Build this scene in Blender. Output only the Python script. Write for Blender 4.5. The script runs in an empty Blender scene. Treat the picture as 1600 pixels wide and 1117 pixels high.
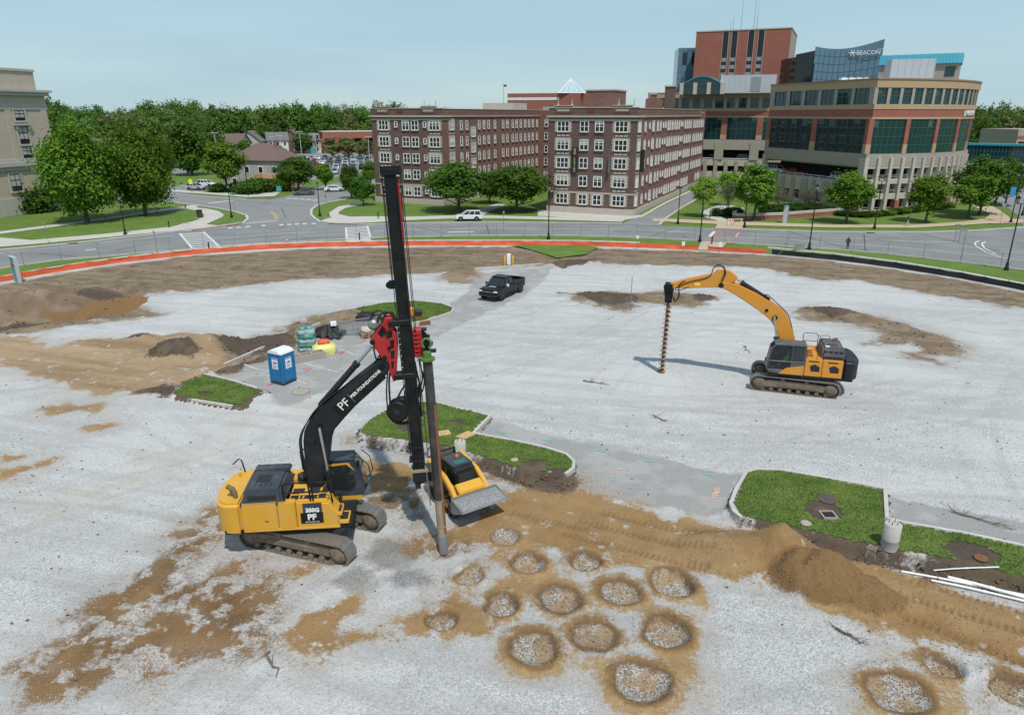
import bpy, bmesh, math, random
import numpy as np
from mathutils import Vector, Matrix
random.seed(7); np.random.seed(7)
R = math.radians
S = bpy.context.scene
COL = S.collection
# ------------------------------------------------------------------ camera
F_PX, CXP, CYP, HC = 1109.0, 800.0, 558.5, 17.0
PITCH = math.atan(379 / 1109.0)
cam = bpy.data.cameras.new('camera'); camo = bpy.data.objects.new('camera', cam); COL.objects.link(camo)
cam.sensor_fit = 'HORIZONTAL'; cam.sensor_width = 36.0; cam.lens = 36.0 * F_PX / 1600.0
cam.clip_start = 0.5; cam.clip_end = 9000
camo.location = (0, 0, HC); camo.rotation_euler = (math.pi / 2 - PITCH, 0, 0)
S.camera = camo
# ------------------------------------------------------------------ sky and sun
SUN_EL, SHADOW_AZ = R(61), R(-20)          # shadows fall away and to the left
sun_h = (-math.sin(SHADOW_AZ), -math.cos(SHADOW_AZ))
W = bpy.data.worlds.new('World'); S.world = W; W.use_nodes = True
wn = W.node_tree.nodes; wl = W.node_tree.links; wn.clear()
sky = wn.new('ShaderNodeTexSky'); sky.sky_type = 'NISHITA'; sky.sun_disc = False
sky.sun_elevation = SUN_EL; sky.sun_rotation = math.atan2(sun_h[0], sun_h[1])
sky.air_density = 1.0; sky.dust_density = 0.6; sky.ozone_density = 1.6; sky.altitude = 200
bgn = wn.new('ShaderNodeBackground'); bgn.inputs[1].default_value = 0.14
won = wn.new('ShaderNodeOutputWorld')
tc = wn.new('ShaderNodeTexCoord'); mpn = wn.new('ShaderNodeMapping'); mpn.inputs['Scale'].default_value = (1, 1, 7)
cn = wn.new('ShaderNodeTexNoise'); cn.inputs['Scale'].default_value = 2.2; cn.inputs['Detail'].default_value = 7
cr = wn.new('ShaderNodeValToRGB'); cr.color_ramp.elements[0].position = .38; cr.color_ramp.elements[1].position = .66
cr.color_ramp.elements[0].color = (.72, .72, .72, 1); cr.color_ramp.elements[1].color = (.97, .97, .97, 1)
mx = wn.new('ShaderNodeMixRGB'); mx.inputs[2].default_value = (2.95, 4.25, 4.9, 1)
wl.new(tc.outputs['Generated'], mpn.inputs[0]); wl.new(mpn.outputs[0], cn.inputs['Vector']); wl.new(cn.outputs[0], cr.inputs[0])
sxyz = wn.new('ShaderNodeSeparateXYZ'); wl.new(tc.outputs['Generated'], sxyz.inputs[0])
el = wn.new('ShaderNodeMapRange'); el.inputs[1].default_value = .05; el.inputs[2].default_value = .75; el.inputs[3].default_value = 1.0; el.inputs[4].default_value = .6; wl.new(sxyz.outputs[2], el.inputs[0])   # thin haze, densest towards the horizon
mu = wn.new('ShaderNodeMath'); mu.operation = 'MULTIPLY'; wl.new(cr.outputs[0], mu.inputs[0]); wl.new(el.outputs[0], mu.inputs[1]); wl.new(mu.outputs[0], mx.inputs[0]); wl.new(sky.outputs[0], mx.inputs[1]); wl.new(mx.outputs[0], bgn.inputs[0]); wl.new(bgn.outputs[0], won.inputs[0])
sl = bpy.data.lights.new('sun', 'SUN'); sl.energy = 3.6; sl.angle = R(1.2); sl.color = (1, .955, .88)
so = bpy.data.objects.new('sun', sl); COL.objects.link(so)
so.rotation_euler = Vector((-sun_h[0] * math.cos(SUN_EL), -sun_h[1] * math.cos(SUN_EL), -math.sin(SUN_EL))).to_track_quat('-Z', 'Y').to_euler()
so.location = (30, -60, 120)
S.view_settings.view_transform = 'Standard'; S.view_settings.look = 'None'; S.view_settings.exposure = 0.0; S.view_settings.gamma = 1.0
S.cycles.max_bounces = 6; S.cycles.transparent_max_bounces = 16; S.cycles.use_denoising = True

# ------------------------------------------------------------------ pixel -> place
CP, SP = math.cos(PITCH), math.sin(PITCH)
def ray(u, v):
    a = (u - CXP) / F_PX; b = -(v - CYP) / F_PX
    return (a, CP + b * SP, -SP + b * CP)
def g(u, v, z=0.0):
    d = ray(u, v); t = (z - HC) / d[2]
    return (d[0] * t, d[1] * t, z)
def aty(u, v, Y):
    d = ray(u, v); t = Y / d[1]
    return (d[0] * t, Y, HC + d[2] * t)
def pplane(u, v, p0, h):                     # ray with the vertical plane through p0 along h: (distance along h, z)
    d = ray(u, v); n = (-h[1], h[0])
    t = (p0[0] * n[0] + p0[1] * n[1]) / (d[0] * n[0] + d[1] * n[1])
    x, y = d[0] * t, d[1] * t
    return ((x - p0[0]) * h[0] + (y - p0[1]) * h[1], HC + d[2] * t)

# ------------------------------------------------------------------ mesh builder
class MB:
    def __init__(s): s.v = []; s.f = []; s.m = []; s.sm = []
    def add(s, vs, fs, m=0, smooth=False):
        o = len(s.v); s.v += [tuple(p) for p in vs]
        for f in fs: s.f.append([i + o for i in f]); s.m.append(m); s.sm.append(smooth)
        return s
    def box(s, c, d, rz=0, m=0, M=None, taper=None):
        x, y, z = d[0] / 2, d[1] / 2, d[2] / 2
        vs = [Vector((sx * x, sy * y, sz * z)) for sz in (-1, 1) for sy in (-1, 1) for sx in (-1, 1)]
        if taper:
            for q in vs:
                if q.z > 0: q.x *= taper[0]; q.y *= taper[1]
        if M is None: M = Matrix.Rotation(rz, 3, 'Z') if rz else None
        vs = [((M @ q) if M else q) + Vector(c) for q in vs]
        return s.add(vs, [(0, 2, 3, 1), (4, 5, 7, 6), (0, 1, 5, 4), (1, 3, 7, 5), (3, 2, 6, 7), (2, 0, 4, 6)], m)
    def extr(s, poly, o, ux, uy, n, d0, d1, m=0, ms=None):
        o, ux, uy, n = Vector(o), Vector(ux), Vector(uy), Vector(n)
        if (ux.cross(uy)).dot(n) < 0: poly = poly[::-1]
        ar = sum(poly[i][0] * poly[(i + 1) % len(poly)][1] - poly[(i + 1) % len(poly)][0] * poly[i][1] for i in range(len(poly)))
        if ar < 0: poly = poly[::-1]
        if (ux.cross(uy)).dot(n) < 0: poly = poly[::-1]
        k = len(poly)
        a = [o + ux * p[0] + uy * p[1] + n * d0 for p in poly]; b = [o + ux * p[0] + uy * p[1] + n * d1 for p in poly]
        s.add(a + b, [list(range(k))[::-1], list(range(k, 2 * k))], m)
        s.add(a + b, [(i, (i + 1) % k, k + (i + 1) % k, k + i) for i in range(k)], m if ms is None else ms)
        return s
    def prism(s, poly, z0, z1, m=0, ms=None): return s.extr(poly, (0, 0, 0), (1, 0, 0), (0, 1, 0), (0, 0, 1), z0, z1, m, ms)
    def xz(s, poly, y0, y1, m=0, ms=None): return s.extr(poly, (0, 0, 0), (1, 0, 0), (0, 0, 1), (0, 1, 0), y0, y1, m, ms)
    def sheet(s, pts, m=0): return s.add(pts, [list(range(len(pts)))], m)
    def path(s, pts, r, n=8, m=0, caps=True, smooth=True):
        pts = [Vector(p) for p in pts]; rs = r if isinstance(r, (list, tuple)) else [r] * len(pts)
        vs = []; up = None
        for i, p in enumerate(pts):
            t = (pts[min(i + 1, len(pts) - 1)] - pts[max(i - 1, 0)]).normalized()
            if up is None: up = Vector((0, 0, 1)) if abs(t.z) < .9 else Vector((1, 0, 0))
            a = t.cross(up).normalized(); b = a.cross(t).normalized(); up = b
            for k in range(n):
                q = 2 * math.pi * k / n; vs.append(p + (a * math.cos(q) + b * math.sin(q)) * rs[i])
        L = len(pts)
        s.add(vs, [(i * n + k, i * n + (k + 1) % n, (i + 1) * n + (k + 1) % n, (i + 1) * n + k) for i in range(L - 1) for k in range(n)], m, smooth)
        if caps: s.add(vs[:n], [list(range(n))[::-1]], m); s.add(vs[-n:], [list(range(n))], m)
        return s
    def tube(s, a, b, r0, r1=None, n=10, m=0): return s.path([a, b], [r0, r0 if r1 is None else r1], n, m)
    def lathe(s, prof, c=(0, 0, 0), n=16, m=0, axis='z', smooth=True):
        vs = []
        for (r, h) in prof:
            for k in range(n):
                q = 2 * math.pi * k / n; x, y = r * math.cos(q), r * math.sin(q)
                p = (x, y, h) if axis == 'z' else ((h, x, y) if axis == 'x' else (y, h, x))
                vs.append((p[0] + c[0], p[1] + c[1], p[2] + c[2]))
        L = len(prof)
        s.add(vs, [(i * n + k, i * n + (k + 1) % n, (i + 1) * n + (k + 1) % n, (i + 1) * n + k) for i in range(L - 1) for k in range(n)], m, smooth)
        s.add(vs[:n], [list(range(n))[::-1]], m); s.add(vs[-n:], [list(range(n))], m)
        return s
    def mesh(s, name, mats, bevel=0, seg=1, weld=False):
        me = bpy.data.meshes.new(name); me.from_pydata(s.v, [], s.f)
        for mm in (mats if isinstance(mats, (list, tuple)) else [mats]): me.materials.append(mm)
        me.polygons.foreach_set('material_index', s.m); me.polygons.foreach_set('use_smooth', s.sm)
        if bevel or weld:
            bm = bmesh.new(); bm.from_mesh(me); bmesh.ops.remove_doubles(bm, verts=bm.verts, dist=1e-4)
            if bevel:
                es = [e for e in bm.edges if len(e.link_faces) == 2 and e.calc_face_angle(0) > R(28)]
                bmesh.ops.bevel(bm, geom=es, offset=bevel, segments=seg, affect='EDGES', clamp_overlap=True)
            bmesh.ops.recalc_face_normals(bm, faces=bm.faces); bm.to_mesh(me); bm.free()
        me.update(); return me
    def build(s, name, mats, parent=None, loc=(0, 0, 0), rz=0, bevel=0, seg=1):
        return link(name, s.mesh(name, mats, bevel, seg), parent, loc, rz)
def link(name, me, parent=None, loc=(0, 0, 0), rz=0):
    o = bpy.data.objects.new(name, me); COL.objects.link(o); o.location = loc; o.rotation_euler = (0, 0, rz)
    if parent is not None: o.parent = parent
    return o
def tag(o, label=None, cat=None, group=None, kind=None):
    if label: o['label'] = label
    if cat: o['category'] = cat
    if group: o['group'] = group
    if kind: o['kind'] = kind
    return o
def thing(name, label, cat, loc=(0, 0, 0), rz=0, group=None):
    o = bpy.data.objects.new(name, None); COL.objects.link(o); o.location = loc; o.rotation_euler = (0, 0, rz); o.empty_display_size = .3
    return tag(o, label, cat, group)
def copy_tree(o, parent=None, memo=None):
    c = o.copy(); COL.objects.link(c); c.parent = parent
    for ch in list(o.children): copy_tree(ch, c)
    return c
def npmesh(name, V, Fq, mats, midx=None, smooth=False):
    V = np.asarray(V, np.float32); Fq = np.asarray(Fq, np.int32); k = Fq.shape[1]
    me = bpy.data.meshes.new(name); me.vertices.add(len(V)); me.vertices.foreach_set('co', V.ravel())
    me.loops.add(Fq.size); me.loops.foreach_set('vertex_index', Fq.ravel())
    me.polygons.add(len(Fq)); me.polygons.foreach_set('loop_start', np.arange(0, Fq.size, k, dtype=np.int32))
    for mm in (mats if isinstance(mats, (list, tuple)) else [mats]): me.materials.append(mm)
    if midx is not None: me.polygons.foreach_set('material_index', np.asarray(midx, np.int32))
    if smooth: me.polygons.foreach_set('use_smooth', np.ones(len(Fq), bool))
    me.update(calc_edges=True); me.validate(); return me

# ------------------------------------------------------------------ materials
def new_mat(name):
    m = bpy.data.materials.new(name); m.use_nodes = True; n = m.node_tree.nodes
    return m, n, m.node_tree.links, n['Principled BSDF']
def NN(n, t, **kw):
    x = n.new(t)
    for k, v in kw.items():
        if k in x.inputs: x.inputs[k].default_value = v
        else: setattr(x, k, v)
    return x
_MC = {}
def mat(name, col, rough=.6, metal=0.0, var=.12, scale=4.0, bump=0.0, bscale=30.0, spec=None, coat=0, dirt=None, dirt_amt=.35, dscale=1.5):
    """colour with uneven wear: two noises over object space, optional dirt colour and relief"""
    if name in _MC: return _MC[name]
    m, n, l, b = new_mat(name)
    co = NN(n, 'ShaderNodeTexCoord'); no = NN(n, 'ShaderNodeTexNoise', Scale=scale, Detail=6.0, Roughness=.65)
    l.new(co.outputs['Object'], no.inputs['Vector'])
    hs = NN(n, 'ShaderNodeMixRGB', blend_type='MIX'); c = Vector(col[:3])
    hs.inputs[1].default_value = (*[max(0, q * (1 - var)) for q in c], 1); hs.inputs[2].default_value = (*[q * (1 + var) for q in c], 1)
    l.new(no.outputs[0], hs.inputs[0]); out = hs
    if dirt:
        n2 = NN(n, 'ShaderNodeTexNoise', Scale=dscale, Detail=8.0, Roughness=.7); l.new(co.outputs['Object'], n2.inputs['Vector'])
        rp = NN(n, 'ShaderNodeMapRange'); rp.inputs[1].default_value = .45; rp.inputs[2].default_value = .75; rp.inputs[3].default_value = 0; rp.inputs[4].default_value = dirt_amt
        l.new(n2.outputs[0], rp.inputs[0]); mm = NN(n, 'ShaderNodeMixRGB'); l.new(rp.outputs[0], mm.inputs[0]); l.new(hs.outputs[0], mm.inputs[1]); mm.inputs[2].default_value = (*dirt, 1); out = mm
    l.new(out.outputs[0], b.inputs['Base Color'])
    b.inputs['Roughness'].default_value = rough; b.inputs['Metallic'].default_value = metal
    if spec is not None: b.inputs['Specular IOR Level'].default_value = spec
    if coat: b.inputs['Coat Weight'].default_value = coat
    if bump:
        n3 = NN(n, 'ShaderNodeTexNoise', Scale=bscale, Detail=4.0); l.new(co.outputs['Object'], n3.inputs['Vector'])
        bp = NN(n, 'ShaderNodeBump', Strength=bump, Distance=.05); l.new(n3.outputs[0], bp.inputs['Height']); l.new(bp.outputs[0], b.inputs['Normal'])
    _MC[name] = m; return m
# ================================================================== THE SITE GROUND
def zp(pts, ox, oy, sc): return [(ox + x / sc, oy + y / sc) for x, y in pts]
FENCE_PX = [(-60, 452), (0, 441), (60, 430), (120, 420), (200, 409), (300, 398), (400, 390), (500, 386), (600, 384), (700, 383.5), (800, 383.5), (900, 384), (1000, 387), (1100, 391.5),
            (1200, 397), (1300, 406), (1400, 419), (1500, 435), (1600, 454), (1680, 472)]
FENCE = [g(*p)[:2] for p in FENCE_PX]
FX = np.array([p[0] for p in FENCE]); FY = np.array([p[1] for p in FENCE])
def fence_y(x):
    y = np.interp(x, FX, FY)
    y = np.where(x < FX[0], FY[0] + (x - FX[0]) * 1.0, y); y = np.where(x > FX[-1], FY[-1] - (x - FX[-1]) * 1.25, y)
    return y
def poly_sd(P, X, Y):
    """signed distance to polygon, positive inside, only near it"""
    P = np.array(P); out = np.full(X.shape, -9.0)
    lo = P.min(0) - 4; hi = P.max(0) + 4
    sel = (X > lo[0]) & (X < hi[0]) & (Y > lo[1]) & (Y < hi[1])
    if not sel.any(): return out
    x = X[sel]; y = Y[sel]; d = np.full(x.shape, 1e9); ins = np.zeros(x.shape, bool)
    for i in range(len(P)):
        a = P[i]; b = P[(i + 1) % len(P)]; e = b - a; L = max(e @ e, 1e-9)
        t = np.clip(((x - a[0]) * e[0] + (y - a[1]) * e[1]) / L, 0, 1)
        d = np.minimum(d, (x - a[0] - t * e[0]) ** 2 + (y - a[1] - t * e[1]) ** 2)
        c = ((a[1] > y) != (b[1] > y)) & (x < (b[0] - a[0]) * (y - a[1]) / (b[1] - a[1] + 1e-12) + a[0]); ins ^= c
    d = np.sqrt(d); out[sel] = np.clip(np.where(ins, d, -d), -9, 9); return out
def vnoise(X, Y, s, seed=0):
    """smooth value noise"""
    x = X / s; y = Y / s; xi = np.floor(x).astype(np.int64); yi = np.floor(y).astype(np.int64); fx = x - xi; fy = y - yi
    fx = fx * fx * (3 - 2 * fx); fy = fy * fy * (3 - 2 * fy)
    def h(a, b):
        q = (a * 374761393 + b * 668265263 + seed * 982451653) & 0x7fffffff; q = ((q ^ (q >> 13)) * 1274126177) & 0x7fffffff
        return ((q ^ (q >> 16)) & 0xffff) / 65535.0
    return (h(xi, yi) * (1 - fx) + h(xi + 1, yi) * fx) * (1 - fy) + (h(xi, yi + 1) * (1 - fx) + h(xi + 1, yi + 1) * fx) * fy
def fbm(X, Y, s, o=4, seed=0):
    r = 0; a = .5
    for i in range(o): r = r + a * (vnoise(X, Y, s, seed + i) - .5) * 2; s /= 2.1; a *= .55
    return r
GP = lambda pts: [g(*p)[:2] for p in pts]
# grass islands (pixel outlines)
ISL = {
 'a': zp([(55, 148), (100, 105), (165, 66), (245, 45), (340, 44), (545, 95), (480, 165), (640, 195), (760, 222), (835, 246), (862, 272), (858, 300), (830, 322), (740, 312), (650, 300), (590, 280), (500, 250), (400, 222), (300, 204), (200, 188), (110, 180), (58, 168)], 540, 620, 2.424),
 'b': zp([(160, 284), (132, 258), (118, 222), (140, 160), (182, 86), (230, 72), (330, 76), (560, 115), (785, 160), (792, 290), (870, 310), (1140, 358), (1470, 430), (1470, 590), (1250, 515), (1050, 470), (880, 440), (600, 382), (400, 338), (270, 305)], 1100, 720, 2.814),
 'c': [(556, 486), (600, 477), (650, 474), (690, 478), (707, 485), (704, 491), (665, 504), (640, 509), (600, 503), (570, 496)],
 'd': zp([(765, 515), (850, 452), (915, 430), (1050, 462), (1190, 507), (1130, 522), (1090, 568), (1050, 570), (960, 556), (860, 540), (780, 524)], 0, 440, 2.857),
}
ISLG = {k: GP(v) for k, v in ISL.items()}
HOLES = [(788, 840, 1.15), (824, 880, 1.4), (914, 876, 1.4), (732, 900, 1.25), (783, 945, 1.35), (874, 937, 1.7), (969, 924, 1.6), (1053, 912, 1.65), (690, 966, 1.3), (834, 1010, 1.7), (928, 993, 1.7), (1038, 985, 1.75), (1003, 1064, 1.75), (1400, 1080, 1.85), (1475, 1040, 1.2), (1580, 1075, 1.5)]
TAN = [
 [(690, 838), (735, 822), (765, 790), (790, 768), (820, 762), (880, 764), (940, 780), (1010, 795), (1090, 816), (1150, 824), (1230, 848), (1330, 868), (1380, 885), (1450, 912), (1620, 955), (1620, 1050), (1500, 1022), (1420, 998), (1330, 968), (1260, 944), (1215, 925), (1150, 905), (1100, 897), (1060, 890), (960, 884), (900, 866), (860, 862), (820, 852), (770, 872), (760, 855)],
 [(556, 722), (590, 714), (650, 735), (640, 768), (590, 768), (560, 748)],
 [(626, 968), (660, 950), (690, 925), (740, 930), (765, 958), (770, 986), (740, 998), (690, 1000), (640, 990)],
 [(445, 988), (470, 955), (512, 945), (556, 934), (558, 952), (528, 980), (590, 988), (585, 1000), (545, 1012), (510, 1036), (490, 1022), (450, 1006)],
 [(780, 905), (830, 895), (865, 900), (850, 920), (800, 935), (770, 930)], [(640, 1000), (560, 985), (600, 1005)],
 zp([(0, 240), (120, 238), (200, 300), (300, 272), (480, 252), (560, 268), (620, 262), (700, 250), (760, 235), (880, 240), (960, 250), (1000, 275), (1100, 262), (1180, 350), (1070, 385), (900, 435), (800, 470), (740, 520), (640, 512), (560, 484), (440, 505), (330, 462), (200, 424), (100, 392), (0, 362), (-60, 350), (-60, 240)], 0, 440, 2.857),
 [(60, 640), (110, 628), (165, 630), (150, 642), (90, 646)], [(125, 662), (150, 660), (178, 667), (160, 672), (135, 669)], [(0, 738), (40, 728), (85, 715), (88, 722), (40, 738), (0, 745)], [(0, 712), (40, 708), (45, 715), (10, 720)],
 [(450, 895), (478, 888), (480, 898), (460, 908)], [(1095, 995), (1060, 985), (1078, 1050), (1045, 1045), (1040, 1010)],
]
BROWN = [
 [(36, 1044), (80, 1018), (118, 1000), (120, 962), (180, 922), (230, 884), (262, 852), (300, 820), (338, 800), (345, 832), (300, 876), (285, 900), (330, 902), (372, 890), (405, 884), (442, 950), (432, 988), (380, 1015), (300, 1030), (200, 1052), (140, 1072), (60, 1085)],
 [(-60, 456), (0, 446), (120, 424), (300, 400), (500, 389), (700, 386), (900, 387), (1100, 394), (1200, 400), (1300, 409), (1400, 422), (1500, 438), (1620, 462), (1620, 485), (1540, 473), (1480, 464), (1400, 449), (1340, 437), (1285, 439), (1240, 431), (1200, 419), (1130, 416), (1060, 414), (960, 413), (880, 417), (850, 416), (780, 419), (720, 424), (560, 432), (440, 440), (330, 452), (240, 460), (200, 468), (215, 480), (250, 491), (200, 498), (120, 507), (60, 515), (0, 526), (-60, 532)],
 zp([(950, 292), (1100, 268), (1250, 240), (1310, 182), (1400, 165), (1600, 140), (1720, 120), (1740, 150), (1600, 200), (1500, 225), (1420, 252), (1340, 268), (1320, 300), (1180, 350), (1080, 382), (960, 335)], 0, 440, 2.857),
 [(895, 462), (940, 456), (985, 458), (1040, 456), (1110, 462), (1120, 472), (1080, 478), (1000, 474), (975, 486), (930, 477), (900, 471)],
 [(1244, 486), (1270, 480), (1330, 488), (1400, 502), (1460, 522), (1505, 545), (1500, 556), (1450, 554), (1420, 540), (1350, 538), (1380, 528), (1370, 515), (1300, 503), (1250, 497)],
 [(1418, 552), (1470, 562), (1465, 568), (1425, 560)],
 [(690, 434), (715, 422), (742, 420), (748, 432), (735, 443), (700, 440)],
 [(585, 770), (640, 772), (665, 790), (650, 805), (610, 795), (580, 782)],
 [(640, 870), (660, 850), (700, 840), (735, 850), (730, 868), (700, 872), (670, 880)],
]
DARK = [zp([(640, 352), (700, 300), (790, 275), (860, 300), (900, 340), (860, 362), (740, 364)], 0, 440, 2.857), zp([(560, 268), (600, 240), (640, 232), (700, 245), (690, 265), (620, 272)], 0, 440, 2.857),
 zp([(740, 520), (800, 478), (860, 448), (800, 470), (620, 490), (660, 510)], 0, 440, 2.857), zp([(950, 292), (1100, 275), (1300, 262), (1330, 290), (1100, 350), (980, 325)], 0, 440, 2.857), zp([(960, 425), (1050, 395), (1180, 345), (1190, 355), (1060, 410)], 0, 440, 2.857),
 [(900, 464), (930, 458), (980, 462), (1000, 470), (960, 478), (915, 473)], [(1255, 488), (1300, 484), (1340, 492), (1300, 500)], [(1080, 462), (1118, 466), (1110, 474), (1085, 472)], [(860, 416), (900, 408), (935, 404), (920, 416), (880, 420)], [(-10, 486), (30, 478), (70, 482), (40, 492), (-10, 500)], [(110, 466), (150, 460), (200, 464), (170, 472)]]
ASPH = [
 zp([(545, 95), (740, 150), (1000, 195), (1200, 240), (1420, 292), (1530, 302), (1490, 330), (1455, 440), (1440, 470), (1380, 462), (1150, 425), (960, 385), (870, 350), (872, 290), (845, 246), (640, 190), (490, 162)], 540, 620, 2.424),
 zp([(800, 166), (1000, 195), (1100, 218), (1300, 255), (1470, 300), (1470, 425), (1140, 356), (870, 306), (795, 286)], 1100, 720, 2.814),
 [(330, 588), (350, 575), (430, 540), (520, 505), (570, 496), (600, 503), (640, 511), (707, 489), (700, 476), (735, 455), (740, 435), (770, 426), (865, 418), (850, 440), (812, 468), (760, 492), (700, 520), (668, 540), (600, 575), (520, 610), (470, 632), (440, 640), (420, 618)],
]
PALE = [[(0, 800), (120, 740), (260, 690), (400, 665), (420, 690), (330, 735), (200, 790), (60, 850), (0, 880)], [(430, 650), (470, 610), (520, 600), (560, 620), (500, 660)], [(300, 660), (400, 640), (440, 670), (350, 700)]]
DGRAV = [[(600, 905), (620, 890), (660, 890), (678, 905), (660, 922), (620, 924)], [(575, 870), (590, 845), (640, 850), (660, 870), (640, 888), (590, 890)], [(641, 810), (648, 800), (660, 802), (662, 815), (655, 822), (645, 820)], [(560, 890), (520, 910), (540, 928), (600, 915)]]

NX, NY = 860, 600
t = np.linspace(0, 1, NY); s_ = np.linspace(-1, 1, NX)
yb = 11.0 * (108.0 / 11.0) ** t
XX = s_[None, :] * (0.88 * yb + 10)[:, None]; FYX = fence_y(XX)
YY = np.minimum(yb[:, None] * np.ones_like(XX), FYX)
# squeeze each column so that the last rows follow the fence line
sc_ = np.clip((FYX - 11) / (108.0 - 11), .05, 1); YY = np.minimum(11 + (yb[:, None] - 11) * sc_, FYX)
sdm = {}
for nm, L in (('tan', TAN), ('brown', BROWN), ('dark', DARK), ('asph', ASPH), ('pale', PALE), ('dgrav', DGRAV)):
    a = np.full(XX.shape, -9.0)
    for P in L: a = np.maximum(a, poly_sd(GP(P), XX, YY))
    sdm[nm] = a
Z = .035 * fbm(XX, YY, 6, 3, 3) + .015 * fbm(XX, YY, .8, 3, 9)
near = np.clip((60 - YY) / 40, 0, 1)
# old car park level lies a little higher behind the islands
LV = GP([(200, 640), (300, 600), (420, 640), (560, 660), (565, 690), (700, 712), (890, 765), (1010, 792), (1140, 815), (1180, 815), (1300, 845), (1640, 930), (1640, 600), (900, 480), (300, 480)])
lv = poly_sd(LV, XX, YY); Z += .16 * np.clip(lv / .9 + .5, 0, 1) ** 1.5
asp = np.clip(sdm['asph'] / .3 + .5, 0, 1); Z = Z * (1 - .7 * asp) + .7 * asp * .14
bro = np.clip(sdm['brown'] / 1.2, 0, 1); Z += bro * (.10 * fbm(XX, YY, 2.2, 4, 21) + .05)
ta = np.clip(sdm['tan'] / .6, 0, 1); Z += ta * .04 * fbm(XX, YY, 1.1, 3, 31)
def bump_(c, rx, ry, rot, h, p=1.0, rough=.15, seed=1):
    dx = XX - c[0]; dy = YY - c[1]; q = math.cos(rot); w = math.sin(rot)
    r = np.sqrt(((dx * q + dy * w) / rx) ** 2 + ((-dx * w + dy * q) / ry) ** 2)
    sel = r < 1.6
    f = np.zeros_like(XX); rr = r[sel] + rough * fbm(XX[sel], YY[sel], max(rx, ry) * .7, 4, seed)
    f[sel] = np.clip(1 - rr, 0, 1) ** p; return f * h
piles = bump_(g(1180, 872), 3.3, 2.1, -.38, 1.0, 1, .12, 4); piles = np.maximum(piles, bump_(g(1216, 872), 2.2, 1.7, -.2, 1.75, 1.05, .08, 5))
piles2 = bump_(g(1275, 910), 2.3, 1.5, -.35, 1.55, .75, .16, 6); piles2 = np.maximum(piles2, bump_(g(1325, 925), 2.0, 1.3, -.4, .95, .8, .2, 7))
Z += np.maximum(piles, piles2)
sdm['dark'] = np.maximum(sdm['dark'], -9); sdm['brown'] = np.maximum(sdm['brown'], np.where(piles2 > np.maximum(piles, .12), piles2 * 2 - .2, -9))
sdm['tan'] = np.maximum(sdm['tan'], np.where(piles > .05, piles * 2, -9)); sdm['pile'] = np.where(piles2 > 0, np.minimum(piles2 * 1.3 - .22, (piles2 - piles * .75) * 2.0), -.5)
Z += bump_(g(283, 556), 4.4, 2.7, -.1, 1.15, 1, .2, 8) + bump_(g(335, 545), 2.6, 1.6, -.2, .75, 1, .2, 9) + bump_(g(225, 532), 2.6, 1.2, 0, .55, 1, .3, 10)
Z += bump_(g(345, 580), 3.2, 1.6, .5, .4, 1, .3, 11) + bump_(g(420, 540), 6.5, 1.6, .42, .5, .7, .3, 12) + bump_(g(545, 497), 5, 1.6, .3, .55, .7, .3, 13) + bump_(g(470, 512), 3, 1.3, .3, .6, .8, .3, 33)
Z -= bump_(g(490, 506), 4.5, 1.8, .3, .6, .7, .2, 34)
Z += bump_(g(720, 434), 3.2, 2.2, .3, .9, .8, .25, 14) + bump_(g(885, 414), 6, 2.2, .2, .6, .8, .3, 15) + bump_(g(930, 466), 4.5, 2.0, 0, .45, .7, .35, 16) + bump_(g(1095, 468), 3, 1.6, 0, .4, .7, .3, 17)
Z += bump_(g(1290, 490), 4.5, 1.8, -.3, .5, .7, .3, 18) + bump_(g(1440, 535), 5, 2.6, -.5, .35, .7, .3, 19)
# the excavation at the far left
PIT = GP([(-60, 478), (0, 470), (60, 468), (130, 475), (200, 466), (232, 466), (205, 482), (180, 492), (100, 500), (40, 510), (-60, 525)])
pit = poly_sd(PIT, XX, YY); Z -= 1.7 * np.clip(pit / 2.2 + .25 + .25 * fbm(XX, YY, 3, 3, 40), 0, 1)
Z += bump_(g(60, 466), 5, 3.2, .3, .8, .8, .3, 20) + bump_(g(190, 458), 7, 2.4, .3, .5, .7, .35, 22)
rdg = 1 - np.abs(fbm(XX, YY, 1.7, 4, 501)) * 2.2; rdg2 = 1 - np.abs(fbm(XX, YY, .7, 3, 511)) * 2.0; nr = np.clip((82 - YY) / 14, .12, 1) * np.clip((YY - 34) / 8, .25, 1)
Z += np.clip(np.maximum(sdm['brown'], sdm['dark']) / 1.0, 0, 1) * nr * (.20 * (rdg - .5) + .10 * (rdg2 - .5)) + np.clip(sdm['tan'] / 1.2, 0, 1) * np.clip((YY - 34) / 8, 0, 1) * (.10 * (rdg - .5) + .05 * (rdg2 - .5))
Z += np.clip(piles2 / .3, 0, 1) * (.14 * (rdg2 - .5) + .10 * fbm(XX, YY, .5, 3, 521)) + np.clip(piles / .4, 0, 1) * .03 * fbm(XX, YY, .5, 3, 522)
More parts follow.
